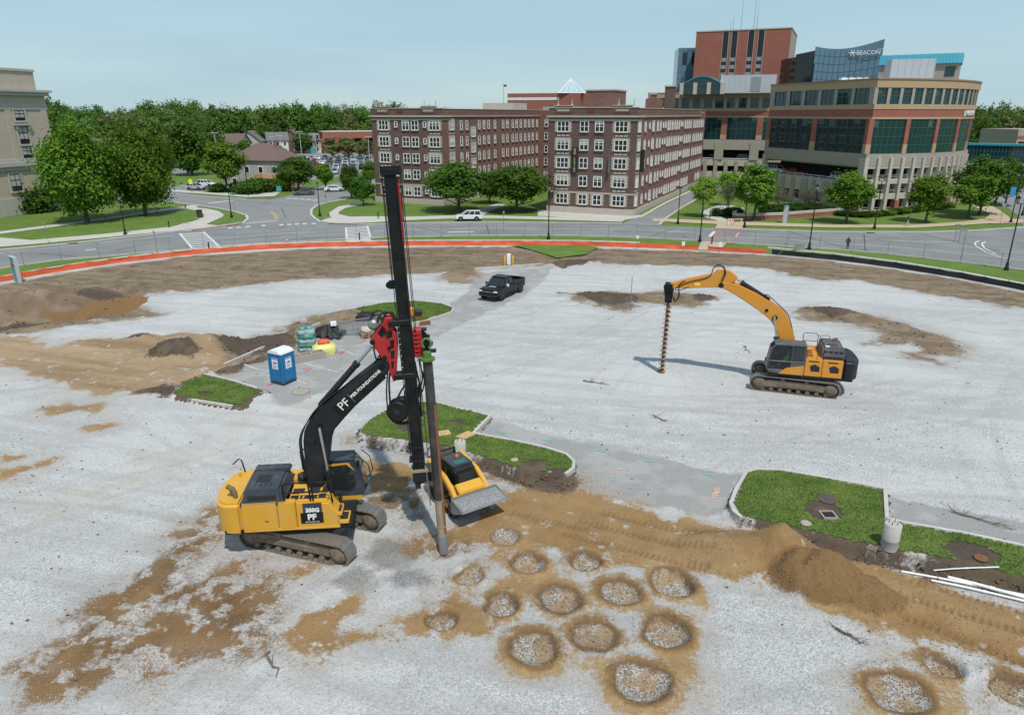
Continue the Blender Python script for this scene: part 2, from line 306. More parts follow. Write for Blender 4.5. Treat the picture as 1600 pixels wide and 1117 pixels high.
# bored holes: spoil ring, funnel, rubble floor
ring = np.full(XX.shape, -9.0); rub = np.full(XX.shape, -9.0); wet = np.full(XX.shape, -9.0)
for i, (u, v, dia) in enumerate(HOLES):
    c = g(u, v); r0 = dia / 2; d = np.hypot(XX - c[0], YY - c[1]); sel = d < r0 * 2.6
    dd = d[sel] + .10 * fbm(XX[sel], YY[sel], .7, 3, 50 + i)
    k = r0 * .98
    Z[sel] += np.where(dd < k, -(.10 + .24 * ((i * 37) % 10) / 10) * np.clip((k - dd) / ((.25 + .3 * ((i * 53) % 7) / 7) * k), 0, 1) ** .8, .075 * np.exp(-((dd - k * 1.22) / (.2 * k)) ** 2))
    Z[sel] += np.where(dd < k * .8, .05 * fbm(XX[sel], YY[sel], .22, 3, 60 + i), 0)
    off = fbm(XX[sel] + 7 * i, YY[sel], 1.2, 3, 70) * .14
    ring[sel] = np.maximum(ring[sel], k * (1.36 if i not in (3, 8) else 1.0) - d[sel] + off); rub[sel] = np.maximum(rub[sel], k * .80 - dd); wet[sel] = np.maximum(wet[sel], k * 1.0 - dd)
sdm['tan'] = np.maximum(sdm['tan'], ring); sdm['pile'] = np.maximum(sdm['pile'], np.minimum(ring, .27) - .17); sdm['rub'] = rub; sdm['wet'] = wet
c = g(693, 862); d = np.hypot(XX - c[0], YY - c[1]); Z += .10 * np.exp(-((d - .7) / .28) ** 2) - .25 * np.exp(-(d / .4) ** 2)
for u, v, rr in ((640, 907, .95), (615, 868, .9), (651, 812, .45), (556, 900, 1.3)):
    c = g(u, v); d = np.hypot(XX - c[0], YY - c[1]); Z += .16 * rr * np.clip(1 - d / rr, 0, 1)
# islands stand proud, with a torn soil bank on their front side
isd = np.full(XX.shape, -9.0)
for k, P in ISLG.items():
    d = poly_sd(P, XX, YY); isd = np.maximum(isd, d); hgt = {'a': .42, 'b': .42, 'c': .25, 'd': .25}[k]
    e = d + .07 * fbm(XX, YY, .6, 3, 80); top = hgt + .03 * fbm(XX, YY, 2.5, 2, 81)
    w = np.clip(e / .22 + 1.0, 0, 1); Z = np.where(d > -1, Z * (1 - w) + np.maximum(Z * .2 + top * .8, top) * w, Z)
BANK = GP(zp([(330, 345), (600, 385), (880, 442), (1100, 474), (1400, 548), (1470, 580), (1470, 640), (1200, 545), (960, 500), (700, 440), (500, 398), (370, 362)], 1100, 720, 2.814)), GP(zp([(60, 165), (220, 186), (300, 200), (420, 228), (560, 270), (620, 292), (830, 318), (815, 350), (680, 335), (600, 310), (540, 285), (420, 250), (230, 212), (75, 192)], 540, 620, 2.424))
bk = np.maximum(poly_sd(BANK[0], XX, YY), poly_sd(BANK[1], XX, YY)); Z -= .12 * np.clip(bk / .3 + .3, 0, 1) * (isd < 0)
sdm['dark'] = np.maximum(sdm['dark'], bk); sdm['brown'] = np.maximum(sdm['brown'], bk + .1)
sdm['dark'] = np.maximum(sdm['dark'], np.where(isd > -.05, isd + .05, -9))
edge = np.where((isd > -.25) & (isd < .08), .15 - np.abs(isd + .08), -9); sdm['dark'] = np.maximum(sdm['dark'], edge)
# soil patches in the grass
SOILP = [(1285, 800, .9), (1520, 868, 1.0), (835, 728, .7), (640, 668, .7), (708, 662, .45), (318, 613, .5), (870, 745, .8), (650, 650, .45)]
for u, v, rr in SOILP:
    c = g(u, v, .4); d = np.hypot(XX - c[0], (YY - c[1]) * 1.2); sdm['dark'] = np.maximum(sdm['dark'], rr - d); Z += .12 * np.clip(1 - d / rr, 0, 1) * (.6 + fbm(XX, YY, .5, 3, 90))
RUT = np.zeros(XX.shape)
# wheel and track ruts pressed into the sand
def ruts(px, wid, pitch, dep):
    global Z
    P = np.array(GP(px)); e = P[1] - P[0]; L = np.hypot(*e); e = e / L; n = np.array((-e[1], e[0]))
    a = (XX - P[0][0]) * e[0] + (YY - P[0][1]) * e[1]; b = (XX - P[0][0]) * n[0] + (YY - P[0][1]) * n[1] + .15 * fbm(XX, YY, 4, 2, 95)
    w = np.clip((wid / 2 - np.abs(b)) / .06, 0, 1) * ((a > 0) & (a < L)); RUT[:] = np.maximum(RUT, w * (.25 + .75 * (np.sin(a * 2 * math.pi / pitch) > 0))); Z -= w * dep * (.5 + .9 * (np.sin(a * 2 * math.pi / pitch) > 0))
for q in (((905, 812), (1120, 868)), ((880, 832), (1110, 892)), ((940, 800), (1100, 838)), ((1390, 925), (1600, 985)), ((1380, 950), (1600, 1030)), ((800, 800), (920, 826)), ((1420, 905), (1600, 955)), ((1480, 985), (1620, 1040))): ruts(q, .46, .24, .055)
for q in (((60, 1040), (330, 830)), ((110, 1060), (380, 850)), ((0, 780), (300, 690)), ((0, 830), (330, 720)), ((560, 740), (640, 752)), ((560, 728), (650, 742))): ruts(q, .55, .26, .035)
trk = np.zeros(XX.shape); rk = random.Random(77)
for q_ in range(46):
    x0, y0 = rk.uniform(-26, 34), rk.uniform(18, 76); a0 = rk.choice([rk.uniform(-.5, .25), rk.uniform(2.7, 3.6), rk.uniform(.4, 1.0)]); Rr = rk.choice([-1, 1]) * rk.uniform(14, 60); cxr, cyr = x0 - math.sin(a0) * Rr, y0 + math.cos(a0) * Rr; span = rk.uniform(.25, .7)
    dd = np.hypot(XX - cxr, YY - cyr); an = np.arctan2(YY - cyr, XX - cxr); am = math.atan2(y0 - cyr, x0 - cxr); da = np.abs((an - am + math.pi) % (2 * math.pi) - math.pi); fade = np.clip((span - da) / .12, 0, 1)
    for o_ in (-.95, .95):
        w_ = np.clip((.27 - np.abs(dd - abs(Rr) - o_ + .12 * fbm(XX, YY, 5, 2, 300 + q_))) / .08, 0, 1) * fade; trk = np.maximum(trk, w_ * (.45 + .55 * (np.sin(an * abs(Rr) * 2 * math.pi / .26) > -.2)) * rk.uniform(.5, 1))
trk *= np.clip(-np.maximum(np.maximum(sdm['tan'], sdm['brown']), isd) / .3, 0, 1) * (sdm['asph'] < -.1); Z -= .016 * trk; sdm['trk'] = trk * (.55 + .45 * fbm(XX, YY, 1.5, 3, 350))
sdm['rut'] = RUT * (np.maximum(sdm['tan'], sdm['brown']) > .1)
V = np.stack([XX, YY, Z], -1).reshape(-1, 3)
ii = np.arange(NY * NX).reshape(NY, NX)
Fq = np.stack([ii[:-1, :-1], ii[:-1, 1:], ii[1:, 1:], ii[1:, :-1]], -1).reshape(-1, 4)

def site_material():
    m, n, l, b = new_mat('site_gravel_and_soil')
    geo = NN(n, 'ShaderNodeNewGeometry'); pos = geo.outputs['Position']
    def noise(scale, detail=5.0, rough=.6, vec=pos):
        x = NN(n, 'ShaderNodeTexNoise', Scale=scale, Detail=detail, Roughness=rough); l.new(vec, x.inputs['Vector']); return x.outputs[0]
    def math_(op, a, c=None, clamp=False):
        x = NN(n, 'ShaderNodeMath', operation=op); x.use_clamp = clamp
        for i, q in enumerate((a, c)):
            if q is None: continue
            if isinstance(q, (int, float)): x.inputs[i].default_value = q
            else: l.new(q, x.inputs[i])
        return x.outputs[0]
    def ramp(v, lo, hi, a=0.0, c=1.0):
        x = NN(n, 'ShaderNodeMapRange'); x.inputs[1].default_value = lo; x.inputs[2].default_value = hi; x.inputs[3].default_value = a; x.inputs[4].default_value = c; l.new(v, x.inputs[0]); return x.outputs[0]
    def mix(f, a, c, mode='MIX'):
        x = NN(n, 'ShaderNodeMixRGB', blend_type=mode)
        for i, q in enumerate((f, a, c)):
            if isinstance(q, (int, float)): x.inputs[i].default_value = q
            elif isinstance(q, tuple): x.inputs[i].default_value = (*q, 1)
            else: l.new(q, x.inputs[i])
        return x.outputs[0]
    def attr(nm):
        x = NN(n, 'ShaderNodeAttribute'); x.attribute_name = nm; return x.outputs['Fac']
    nb = attr('nb'); nf = noise(6, 6, .78); nl = attr('nl'); nvf = noise(34, 2, .8)
    ns = attr('ns')
    vo = NN(n, 'ShaderNodeTexVoronoi', Scale=22.0); l.new(pos, vo.inputs['Vector']); vcol = vo.outputs['Color']
    vo2 = NN(n, 'ShaderNodeTexVoronoi', Scale=9.0); l.new(pos, vo2.inputs['Vector'])
    sep = NN(n, 'ShaderNodeSeparateColor'); l.new(vcol, sep.inputs[0]); vr = sep.outputs[0]
    grav = mix(vr, (.285, .286, .284), (.63, .632, .625)); grav = mix(ramp(nf, .3, .7), mix(.5, grav, (.40, .402, .398)), grav)
    grav = mix(ramp(nl, .35, .65, 0, .5), grav, (.53, .53, .522)); grav = mix(ramp(ns, .42, .72, 0, .36), grav, (.335, .335, .33)); grav = mix(ramp(nb, .5, .9, 0, .22), grav, (.58, .578, .565))
    asph = mix(nf, (.262, .262, .258), (.345, .343, .336)); asph = mix(ramp(nb, .45, .75, 0, .6), asph, (.41, .408, .398)); asph = mix(ramp(nvf, .5, .8, 0, .5), asph, (.245, .246, .246))
    pale = mix(nb, (.50, .49, .455), (.42, .42, .405)); pale = mix(ramp(ns, .45, .6, 0, .5), pale, (.40, .37, .32))
    dgr = mix(vr, (.165, .165, .165), (.33, .33, .328))
    tanc = mix(nb, (.235, .138, .056), (.365, .245, .120)); tanc = mix(ramp(nf, .45, .8, 0, .6), tanc, (.18, .108, .052)); tanc = mix(ramp(nvf, .62, .75, 0, .5), tanc, (.45, .40, .33)); tanc = mix(ramp(nl, .45, .7, 0, .5), tanc, (.27, .16, .068)); near_t = NN(n, 'ShaderNodeSeparateXYZ'); l.new(pos, near_t.inputs[0]); tanc = mix(ramp(near_t.outputs[1], 34, 46, 0, .75), tanc, mix(ns, (.23, .158, .098), (.42, .32, .212)))
    bro = mix(nb, (.135, .097, .064), (.24, .18, .122)); bro = mix(ramp(ns, .5, .8, 0, .4), bro, (.31, .245, .175)); bro = mix(ramp(nf, .5, .8, 0, .6), bro, (.10, .07, .05))
    bro = mix(math_('MULTIPLY', ramp(near_t.outputs[1], 32, 44, .95, .0), ramp(ns, .2, .55, .5, 1)), bro, mix(nb, (.135, .078, .036), (.235, .142, .068)))
    drk = mix(nf, (.052, .041, .034), (.12, .09, .068)); drk = mix(ramp(nb, .5, .8, 0, .5), drk, (.16, .115, .075))
    rubc = mix(vr, (.10, .075, .055), (.52, .49, .45)); rubc = mix(ramp(attr('nc'), .45, .75, 0, .7), rubc, tanc)
    wetc = mix(nf, (.11, .068, .036), (.19, .125, .07))
    j = math_('ADD', math_('MULTIPLY', math_('SUBTRACT', nb, .5), 1.0), math_('MULTIPLY', math_('SUBTRACT', nf, .5), 1.2))
    j2 = math_('ADD', j, math_('MULTIPLY', math_('SUBTRACT', nvf, .5), .35))
    def mask(nm, amp, lo, hi, jj=j2):
        return ramp(math_('ADD', attr(nm), math_('MULTIPLY', jj, amp)), lo, hi)
    c = grav
    c = mix(mask('pale', 4.0, -.6, 1.4), c, pale); c = mix(mask('asph', .7, -.12, .15), c, asph)
    c = mix(mask('dgrav', .5, -.25, .2), c, dgr); c = mix(math_('MULTIPLY', attr('trk'), .55), c, (.29, .288, .283))
    spk = ramp(math_('ADD', math_('MULTIPLY', vr, .55), math_('MULTIPLY', nf, .6)), .42, .62); c = mix(math_('MULTIPLY', math_('MULTIPLY', mask('tan', 2.2, -1.5, .3), spk), .55), c, tanc); c = mix(math_('MULTIPLY', math_('MULTIPLY', mask('brown', 2.6, -1.8, .4), spk), .6), c, bro)
    c = mix(math_('MULTIPLY', mask('tan', 1.1, -.20, .16), ramp(math_('ADD', math_('MULTIPLY', attr('nc'), .55), math_('MULTIPLY', nf, .45)), .22, .31)), c, tanc)
    c = mix(math_('MULTIPLY', mask('brown', 1.6, -.42, .30), ramp(math_('ADD', math_('ADD', math_('MULTIPLY', attr('nc'), .5), ramp(near_t.outputs[1], 40, 46, -.12, .3)), math_('MULTIPLY', nf, .5)), .28, .38)), c, bro); c = mix(mask('dark', .8, -.12, .12), c, drk); c = mix(math_('MULTIPLY', attr('rut'), .45), c, (.15, .09, .042)); c = mix(mask('pile', .35, -.1, .1), c, mix(nf, (.145, .082, .035), (.255, .155, .072))); c = mix(mask('wet', .25, -.06, .05), c, wetc); c = mix(mask('rub', .4, -.1, .06), c, rubc)
    # scattered dark debris on the stone
    deb = math_('MULTIPLY', ramp(noise(2.6, 7, .8), .66, .72), ramp(attr('nd'), .45, .65)); c = mix(math_('MULTIPLY', deb, .75), c, (.13, .12, .11))
    l.new(c, b.inputs['Base Color']); b.inputs['Roughness'].default_value = .93; b.inputs['Specular IOR Level'].default_value = .2
    hh = math_('ADD', math_('MULTIPLY', vo.outputs['Distance'], .6), math_('ADD', math_('MULTIPLY', nf, .8), math_('MULTIPLY', vo2.outputs['Distance'], .35)))
    bp = NN(n, 'ShaderNodeBump', Strength=.75, Distance=.05); l.new(hh, bp.inputs['Height']); l.new(bp.outputs[0], b.inputs['Normal'])
    return m
sdm['nl'] = .5 + .9 * fbm(XX, YY, 9, 4, 101); q_, w_ = math.cos(R(-14)), math.sin(R(-14)); U_ = XX * q_ + YY * w_; V_ = -XX * w_ + YY * q_
sdm['ns'] = .5 + .9 * fbm(U_ * .14, V_ * 1.25, 1.0, 5, 111); sdm['nb'] = .5 + .85 * fbm(XX, YY, 1.15, 5, 121); sdm['nc'] = .5 + .9 * fbm(XX, YY, .55, 4, 131); sdm['nd'] = .5 + .9 * fbm(XX, YY, 4, 4, 141)
sdm['pile'] = np.maximum(sdm['pile'], .6 * poly_sd(GP([(60, 472), (100, 476), (135, 472), (200, 464), (236, 463), (218, 476), (180, 484), (120, 486), (80, 484)]), XX, YY))
me = npmesh('construction_ground', V, Fq, site_material(), smooth=True)
for nm, a in sdm.items():
    at = me.attributes.new(nm, 'FLOAT', 'POINT'); at.data.foreach_set('value', np.ascontiguousarray(np.clip(a, -9, 9).ravel(), dtype=np.float32))
site = tag(link('construction_ground', me), kind='structure'); site['label'] = 'gravel and soil surface of the building site'
def hz(x, y):
    """height of the site ground at x, y"""
    sc = min(1, max(.05, (float(fence_y(np.array(x))) - 11) / 97.0)); yy = 11 + (y - 11) / sc if sc < 1 else y
    ti = math.log(max(yy, 11.01) / 11.0) / math.log(108 / 11.0) * (NY - 1); i = int(min(NY - 1, max(0, round(ti))))
    jx = (x / (0.88 * yb[i] + 10) + 1) / 2 * (NX - 1); j = int(min(NX - 1, max(0, round(jx)))); return float(Z[i, j])
def gs(u, v, it=4):
    z = 0
    for _ in range(it): p = g(u, v, z); z = hz(p[0], p[1])
    return (p[0], p[1], z)
# ================================================================== ROADS, LAWNS, FENCES
def flat_mat(name, c1, c2, scale=1.0, c3=None, fine=20.0, rough=.9, bump=.3):
    m, n, l, b = new_mat(name); geo = NN(n, 'ShaderNodeNewGeometry')
    a = NN(n, 'ShaderNodeTexNoise', Scale=scale, Detail=6.0, Roughness=.65); f = NN(n, 'ShaderNodeTexNoise', Scale=fine, Detail=3.0, Roughness=.7)
    l.new(geo.outputs['Position'], a.inputs[0]); l.new(geo.outputs['Position'], f.inputs[0])
    rp = NN(n, 'ShaderNodeMapRange'); rp.inputs[1].default_value = .32; rp.inputs[2].default_value = .68; l.new(a.outputs[0], rp.inputs[0])
    x = NN(n, 'ShaderNodeMixRGB'); x.inputs[1].default_value = (*c1, 1); x.inputs[2].default_value = (*c2, 1); l.new(rp.outputs[0], x.inputs[0])
    y = NN(n, 'ShaderNodeMixRGB'); y.inputs[2].default_value = (*(c3 or tuple(.6 * q for q in c1)), 1); l.new(x.outputs[0], y.inputs[1])
    r2 = NN(n, 'ShaderNodeMapRange'); r2.inputs[1].default_value = .45; r2.inputs[2].default_value = .8; r2.inputs[4].default_value = .6; l.new(f.outputs[0], r2.inputs[0]); l.new(r2.outputs[0], y.inputs[0])
    l.new(y.outputs[0], b.inputs['Base Color']); b.inputs['Roughness'].default_value = rough; b.inputs['Specular IOR Level'].default_value = .25
    bp = NN(n, 'ShaderNodeBump', Strength=bump, Distance=.05); l.new(f.outputs[0], bp.inputs['Height']); l.new(bp.outputs[0], b.inputs['Normal'])
    return m
M_LAWN = flat_mat('mown_grass', (.085, .150, .022), (.135, .205, .040), .35, (.06, .11, .018), 9.0)
M_TURF = flat_mat('site_turf', (.060, .115, .018), (.140, .19, .042), .9, (.06, .07, .025), 16.0)
M_ASPH = flat_mat('road_asphalt', (.175, .178, .18), (.255, .257, .255), .18, (.15, .155, .16), 14.0, .85, .15)
M_ASPH2 = flat_mat('street_asphalt', (.20, .205, .205), (.25, .25, .25), .25, (.17, .17, .175), 14.0, .85, .15)
M_CONC = flat_mat('pavement_concrete', (.44, .42, .38), (.52, .50, .455), .4, (.37, .35, .32), 8.0, .85, .15)
M_TANP = flat_mat('tan_path_concrete', (.42, .33, .235), (.50, .40, .29), .5, (.36, .28, .20), 8.0, .85, .15)
M_KERB = flat_mat('kerb_concrete', (.42, .405, .37), (.54, .52, .48), .8, (.33, .31, .28), 12.0)
M_LINE = flat_mat('road_paint_white', (.55, .55, .53), (.70, .70, .68), 1.5, (.42, .42, .41), 9.0)
M_YEL = flat_mat('road_paint_yellow', (.55, .36, .05), (.62, .42, .08), 2.0, (.4, .28, .06), 9.0)
M_BRICKPAVE = flat_mat('brick_paving', (.30, .155, .125), (.36, .20, .165), 1.0, (.22, .11, .09), 8.0)
M_SOIL = flat_mat('dark_bed_soil', (.05, .035, .027), (.08, .055, .04), 1.0)
def poly_obj(name, px, m, z, parent=None, kind='structure'):
    o = MB().sheet([(*g(u, v)[:2], z) for u, v in px]).build(name, m, parent)
    bm = bmesh.new(); bm.from_mesh(o.data); bmesh.ops.recalc_face_normals(bm, faces=bm.faces)
    for f in bm.faces:
        if f.normal.z < 0: f.normal_flip()
    bmesh.ops.triangulate(bm, faces=bm.faces); bm.to_mesh(o.data); bm.free()
    if parent is None: o['kind'] = kind
    return o
# big sheet reaching the horizon, with the site cut out of it
loop = [(x, float(fence_y(np.array(x)))) for x in np.linspace(-90, 92, 60)] + [(20.5, 9), (-20.5, 9)]
loop = [(x, y + .0) for x, y in loop]; k = len(loop); vs = []; fs = []
for sc in (1.0, 1.25, 2, 5, 20, 90):
    vs += [((x) * sc, 50 + (y - 50) * sc, -.012 if sc == 1 else -.02) for x, y in loop]
for r_ in range(5): fs += [(r_ * k + i, r_ * k + (i + 1) % k, (r_ + 1) * k + (i + 1) % k, (r_ + 1) * k + i) for i in range(k)]
fs = [f[::-1] for f in fs]
gr = MB().add(vs, fs).build('ground', M_LAWN); gr['kind'] = 'structure'
bm = bmesh.new(); bm.from_mesh(gr.data)
for f in bm.faces:
    f.normal_update()
    if f.normal.z < 0: f.normal_flip()
bm.to_mesh(gr.data); bm.free()
ROAD_NEAR = [(-90, 434), (0, 420), (90, 407), (148, 402.5), (220, 396), (304, 390), (347, 385), (448, 379), (545, 374), (608, 371), (742, 368.5), (879, 368.5), (996, 371.5), (1040, 373.5), (1094, 377), (1137, 379.5), (1202, 384), (1300, 390), (1375, 396), (1450, 404.5), (1525, 413), (1600, 423), (1720, 442)]
ROAD_FAR = [(1720, 342), (1600, 355.6), (1525, 360.5), (1450, 363), (1300, 362.8), (1160, 358.5), (1040, 353), (972, 349.5), (859, 348), (755, 347), (660, 348.5), (577, 350.5), (526, 349.5), (497, 345.5), (380, 348), (340, 354), (300, 358), (266, 363), (118, 380), (0, 391), (-90, 402)]
road = poly_obj('boulevard_road', ROAD_NEAR + ROAD_FAR, M_ASPH, .012)
side = poly_obj('side_street', [(380, 349), (387, 343), (385, 337), (366, 331), (340, 326), (311, 322), (285, 319), (262, 315.5), (200, 309), (60, 296), (60, 286), (200, 296), (262, 303), (300, 305.5), (345, 309), (385, 311.5), (429, 311), (455, 305), (480, 298), (502, 291), (545, 282), (600, 276), (640, 282), (600, 296), (548, 310), (516, 316), (496, 321), (487, 328), (486, 336), (492, 342), (500, 347)], M_ASPH2, .016)
alley = poly_obj('alley_road', [(972, 350), (990, 341), (1040, 317.5), (1079, 299), (1110, 284), (1140, 284), (1135, 298), (1100, 305), (1062, 327), (1040, 342), (1028, 353.5)], M_ASPH2, .018)
rst = poly_obj('far_street', [(1720, 352), (1600, 357), (1592, 338), (1565, 318), (1538, 304), (1540, 292), (1560, 286), (1600, 285), (1720, 292)], M_ASPH2, .014)
lot = poly_obj('car_park_asphalt', [(352, 292), (352, 262), (400, 246), (480, 238), (594, 240), (594, 262), (560, 272), (500, 280), (470, 284)], M_ASPH2, .01)
lot2 = poly_obj('drive_asphalt', [(262, 303), (262, 294), (290, 288), (340, 290), (352, 300), (300, 303)], M_ASPH2, .013)
lot3 = poly_obj('yard_asphalt', [(268, 272), (272, 262), (300, 262), (300, 274)], M_ASPH2, .013)
# pavements
PAV = [[(-90, 380), (0, 371.5), (50, 375.5), (170, 365), (278, 353.5), (290, 359), (170, 371), (50, 382), (0, 386), (-90, 396)],
 [(-90, 375), (0, 362), (136, 344.5), (266, 325.5), (300, 323), (300, 326), (266, 328.5), (136, 348), (0, 366), (-90, 379)],
 zp([(0, 592), (290, 545), (390, 540), (460, 547), (390, 583), (560, 600), (760, 640), (850, 700), (830, 740), (560, 860), (930, 905), (450, 960), (100, 975), (0, 900), (380, 800), (530, 730), (500, 680), (420, 640), (230, 604), (0, 614)], 270, 270, 10.667),
 [(497, 346), (520, 339.5), (577, 338.5), (640, 339), (700, 337), (770, 337), (860, 339.5), (978, 342), (972, 347), (860, 343.8), (770, 341.5), (700, 342), (640, 344.5), (577, 348.5), (526, 349.2)],
 [(840, 327), (856, 329), (930, 333.5), (990, 337.5), (1000, 336), (1000, 340), (978, 344), (900, 341), (840, 338)],
 [(700, 342), (735, 331), (775, 319), (790, 320), (768, 330), (745, 342)],
 [(300, 302), (345, 305.5), (385, 308.5), (429, 307), (438, 301), (420, 297), (390, 302), (340, 302), (262, 296), (262, 299)],
 zp([(1250, 772), (1110, 800), (1052, 838), (1060, 866), (1140, 886), (1250, 905), (1480, 895), (1480, 872), (1200, 868), (1112, 848), (1118, 832), (1160, 808), (1280, 785)], 260, 130, 4.136),
 [(1100, 340), (1098, 330), (1130, 318), (1150, 322), (1117, 331), (1120, 337), (1140, 345), (1128, 347)]]
PAVN = [poly_obj('pavement', p, M_CONC, .03 + .003 * i) for i, p in enumerate(PAV)]
TP = [[(1020, 342), (1040, 342.3), (1130, 346), (1300, 351.8), (1430, 351.8), (1506, 347), (1540, 341.5), (1546, 336), (1540, 331), (1524, 325), (1510, 316), (1535, 314), (1560, 328), (1580, 342), (1610, 344), (1720, 338), (1720, 343), (1600, 349), (1540, 350), (1506, 352.3), (1430, 356.6), (1300, 356.3), (1160, 352.5), (1040, 347.2), (1020, 346.5)],
 [(1117, 357.5), (1122, 349), (1162, 350), (1160, 359)], [(1096, 378), (1090, 391), (1124, 393), (1136, 379.5)]]
for i, p in enumerate(TP): poly_obj('path', p, M_TANP, .062 + .003 * i)
for i, p in enumerate([[(303, 390), (312, 398), (352, 392), (346, 385.5)], [(540, 374.5), (542, 384), (584, 383.5), (578, 372.5)]]): poly_obj('pavement', p, M_CONC, .07 + .003 * i)
# kerbs as raised strips
def ribbon(px, w, h, name, m, z0=0.0, parent=None, close=False, label=None, world=None):
    P = [Vector(p[:2]) for p in (world or [g(u, v) for u, v in px])]; n = len(P); A = []; B = []
    for i in range(n):
        a = P[(i - 1) % n] if (close or i > 0) else P[i]; b = P[(i + 1) % n] if (close or i < n - 1) else P[i]
        t_ = (b - a).normalized(); nn = Vector((-t_.y, t_.x)); A.append(P[i] + nn * w / 2); B.append(P[i] - nn * w / 2)
    mb = MB(); vs = []
    for a, b in zip(A, B):
        za, zb = (z0, z0) if not callable(z0) else (z0(a.x, a.y), z0(b.x, b.y)); zc = max(za, zb)
        vs += [(a.x, a.y, zc - .3), (a.x, a.y, zc + h), (b.x, b.y, zc + h), (b.x, b.y, zc - .3)]
    fs = []
    for i in range(n if close else n - 1):
        j = (i + 1) % n; fs += [(4 * i, 4 * j, 4 * j + 1, 4 * i + 1), (4 * i + 1, 4 * j + 1, 4 * j + 2, 4 * i + 2), (4 * i + 2, 4 * j + 2, 4 * j + 3, 4 * i + 3)]
    if not close: fs += [(0, 1, 2, 3), (4 * n - 1, 4 * n - 2, 4 * n - 3, 4 * n - 4)]
    o = mb.add(vs, fs).build(name, m, parent, bevel=.0)
    bm = bmesh.new(); bm.from_mesh(o.data); bmesh.ops.recalc_face_normals(bm, faces=bm.faces); bm.to_mesh(o.data); bm.free()
    if parent is None: o['kind'] = 'structure'
    return o
def dens(px, step=25):
    out = []
    for a, b in zip(px[:-1], px[1:]):
        k = max(1, int(abs(b[0] - a[0]) / step))
        for i in range(k): out.append((a[0] + (b[0] - a[0]) * i / k, a[1] + (b[1] - a[1]) * i / k))
    return out + [px[-1]]
ribbon(ROAD_NEAR[:6], .35, .13, 'kerb', M_KERB); ribbon(ROAD_NEAR[6:15], .35, .13, 'kerb', M_KERB); ribbon(ROAD_NEAR[15:], .35, .13, 'kerb', M_KERB)
ribbon(ROAD_FAR[:6], .35, .13, 'kerb', M_KERB); ribbon(ROAD_FAR[7:14], .35, .10, 'kerb', M_KERB); ribbon(ROAD_FAR[14:], .35, .13, 'kerb', M_KERB)
ribbon([(380, 349), (387, 343), (385, 337), (366, 331), (340, 326), (311, 322), (262, 315.5), (60, 296)], .45, .13, 'kerb', M_KERB)
ribbon([(500, 347), (492, 342), (486, 336), (487, 328), (496, 321), (516, 316), (548, 310)], .45, .13, 'kerb', M_KERB)
ribbon([(262, 303), (300, 305.5), (345, 309), (385, 311.5)], .4, .13, 'kerb', M_KERB)
ribbon([(1000, 340), (1040, 317.5), (1079, 299)], .6, .12, 'kerb', M_KERB); ribbon([(1030, 352), (1040, 342), (1062, 327), (1100, 305)], .35, .13, 'kerb', M_KERB)
ribbon([(u, v - 7.2) for u, v in dens(FENCE_PX[:13])], .7, .10, 'kerb', M_KERB); ribbon([(u, v - 9.5) for u, v in dens(FENCE_PX[14:])], .7, .10, 'kerb', M_KERB)
# markings
def stripe(a, b, w, m=M_LINE, z=.022, parent=road, name='lane_line'):
    A, B = Vector(g(*a)[:2]), Vector(g(*b)[:2]); t_ = (B - A).normalized(); n = Vector((-t_.y, t_.x)) * w / 2
    return MB().sheet([(*(A - n), z), (*(B - n), z), (*(B + n), z), (*(A + n), z)]).build(name, m, parent)
def line(px, w, m=M_LINE, z=.022, parent=road, name='lane_line'):
    for a, b in zip(px[:-1], px[1:]): stripe(a, b, w, m, z, parent, name)
def ladder(c0, c1, c2, c3, n, parent=road):
    L = lambda a, b, t_: (a[0] + (b[0] - a[0]) * t_, a[1] + (b[1] - a[1]) * t_)
    for i in range(n):
        t_ = (i + .5) / n; stripe(L(c0, c3, t_), L(c1, c2, t_), .55, M_LINE, .024, parent, 'crossing_stripe')
    stripe(c0, c3, .3, M_LINE, .023, parent, 'crossing_stripe'); stripe(c1, c2, .3, M_LINE, .023, parent, 'crossing_stripe')
ladder((281, 365), (318, 362.6), (343.5, 386), (301, 389), 9); ladder((540.5, 356), (574, 353), (579, 371.5), (541.7, 373), 8)
for u, v in [(360, 356.5), (373, 355.6), (387, 354.4), (412, 352.8), (440, 351.6), (452, 351), (464, 350.5), (476, 350.1), (490, 349.6), (515, 348)]:
    stripe((u - 3.5, v + .2), (u + 3.5, v - .2), 1.0, M_LINE, .025, road, 'crossing_stripe')
for u, v in [(330, 317.5), (338, 316.6), (346, 315.6), (354, 314.7), (362, 313.9), (452, 310.4), (462, 310.8), (472, 311.6), (482, 312.4), (492, 313.4)]: stripe((u - 4, v + .2), (u + 4, v - .2), 1.0, M_LINE, .027, side, 'crossing_stripe')
line([(421, 330), (428, 336), (431.5, 343)], .14, M_YEL, .026, side); line([(424, 330), (431, 336), (434.5, 343)], .14, M_YEL, .026, side)
stripe((383, 349.3), (434, 345), .5, M_LINE, .028, side)
line([(-80, 409), (0, 396), (118, 384), (200, 375), (272, 368)], .16); line([(345, 373), (440, 365), (535, 360)], .16); line([(585, 361), (700, 357.5), (804, 357), (1000, 359), (1095, 364)], .16)
line([(345, 379), (440, 371.5), (535, 366)], .13); line([(1147, 370.5), (1225, 374), (1300, 380), (1420, 388), (1544, 399.7), (1600, 407)], .16); line([(1147, 364.5), (1225, 368), (1300, 371.5), (1427, 377.5), (1510, 379)], .14)
line([(1570, 404), (1540, 394), (1524, 384), (1524, 379), (1530, 376.5)], .2); line([(1556, 397), (1538, 388), (1534, 381), (1540, 377.5)], .2)
line([(700, 363), (740, 362.5)], .5); line([(133, 391.5), (150, 389.5)], .5); line([(1040, 363), (1070, 363)], .16)
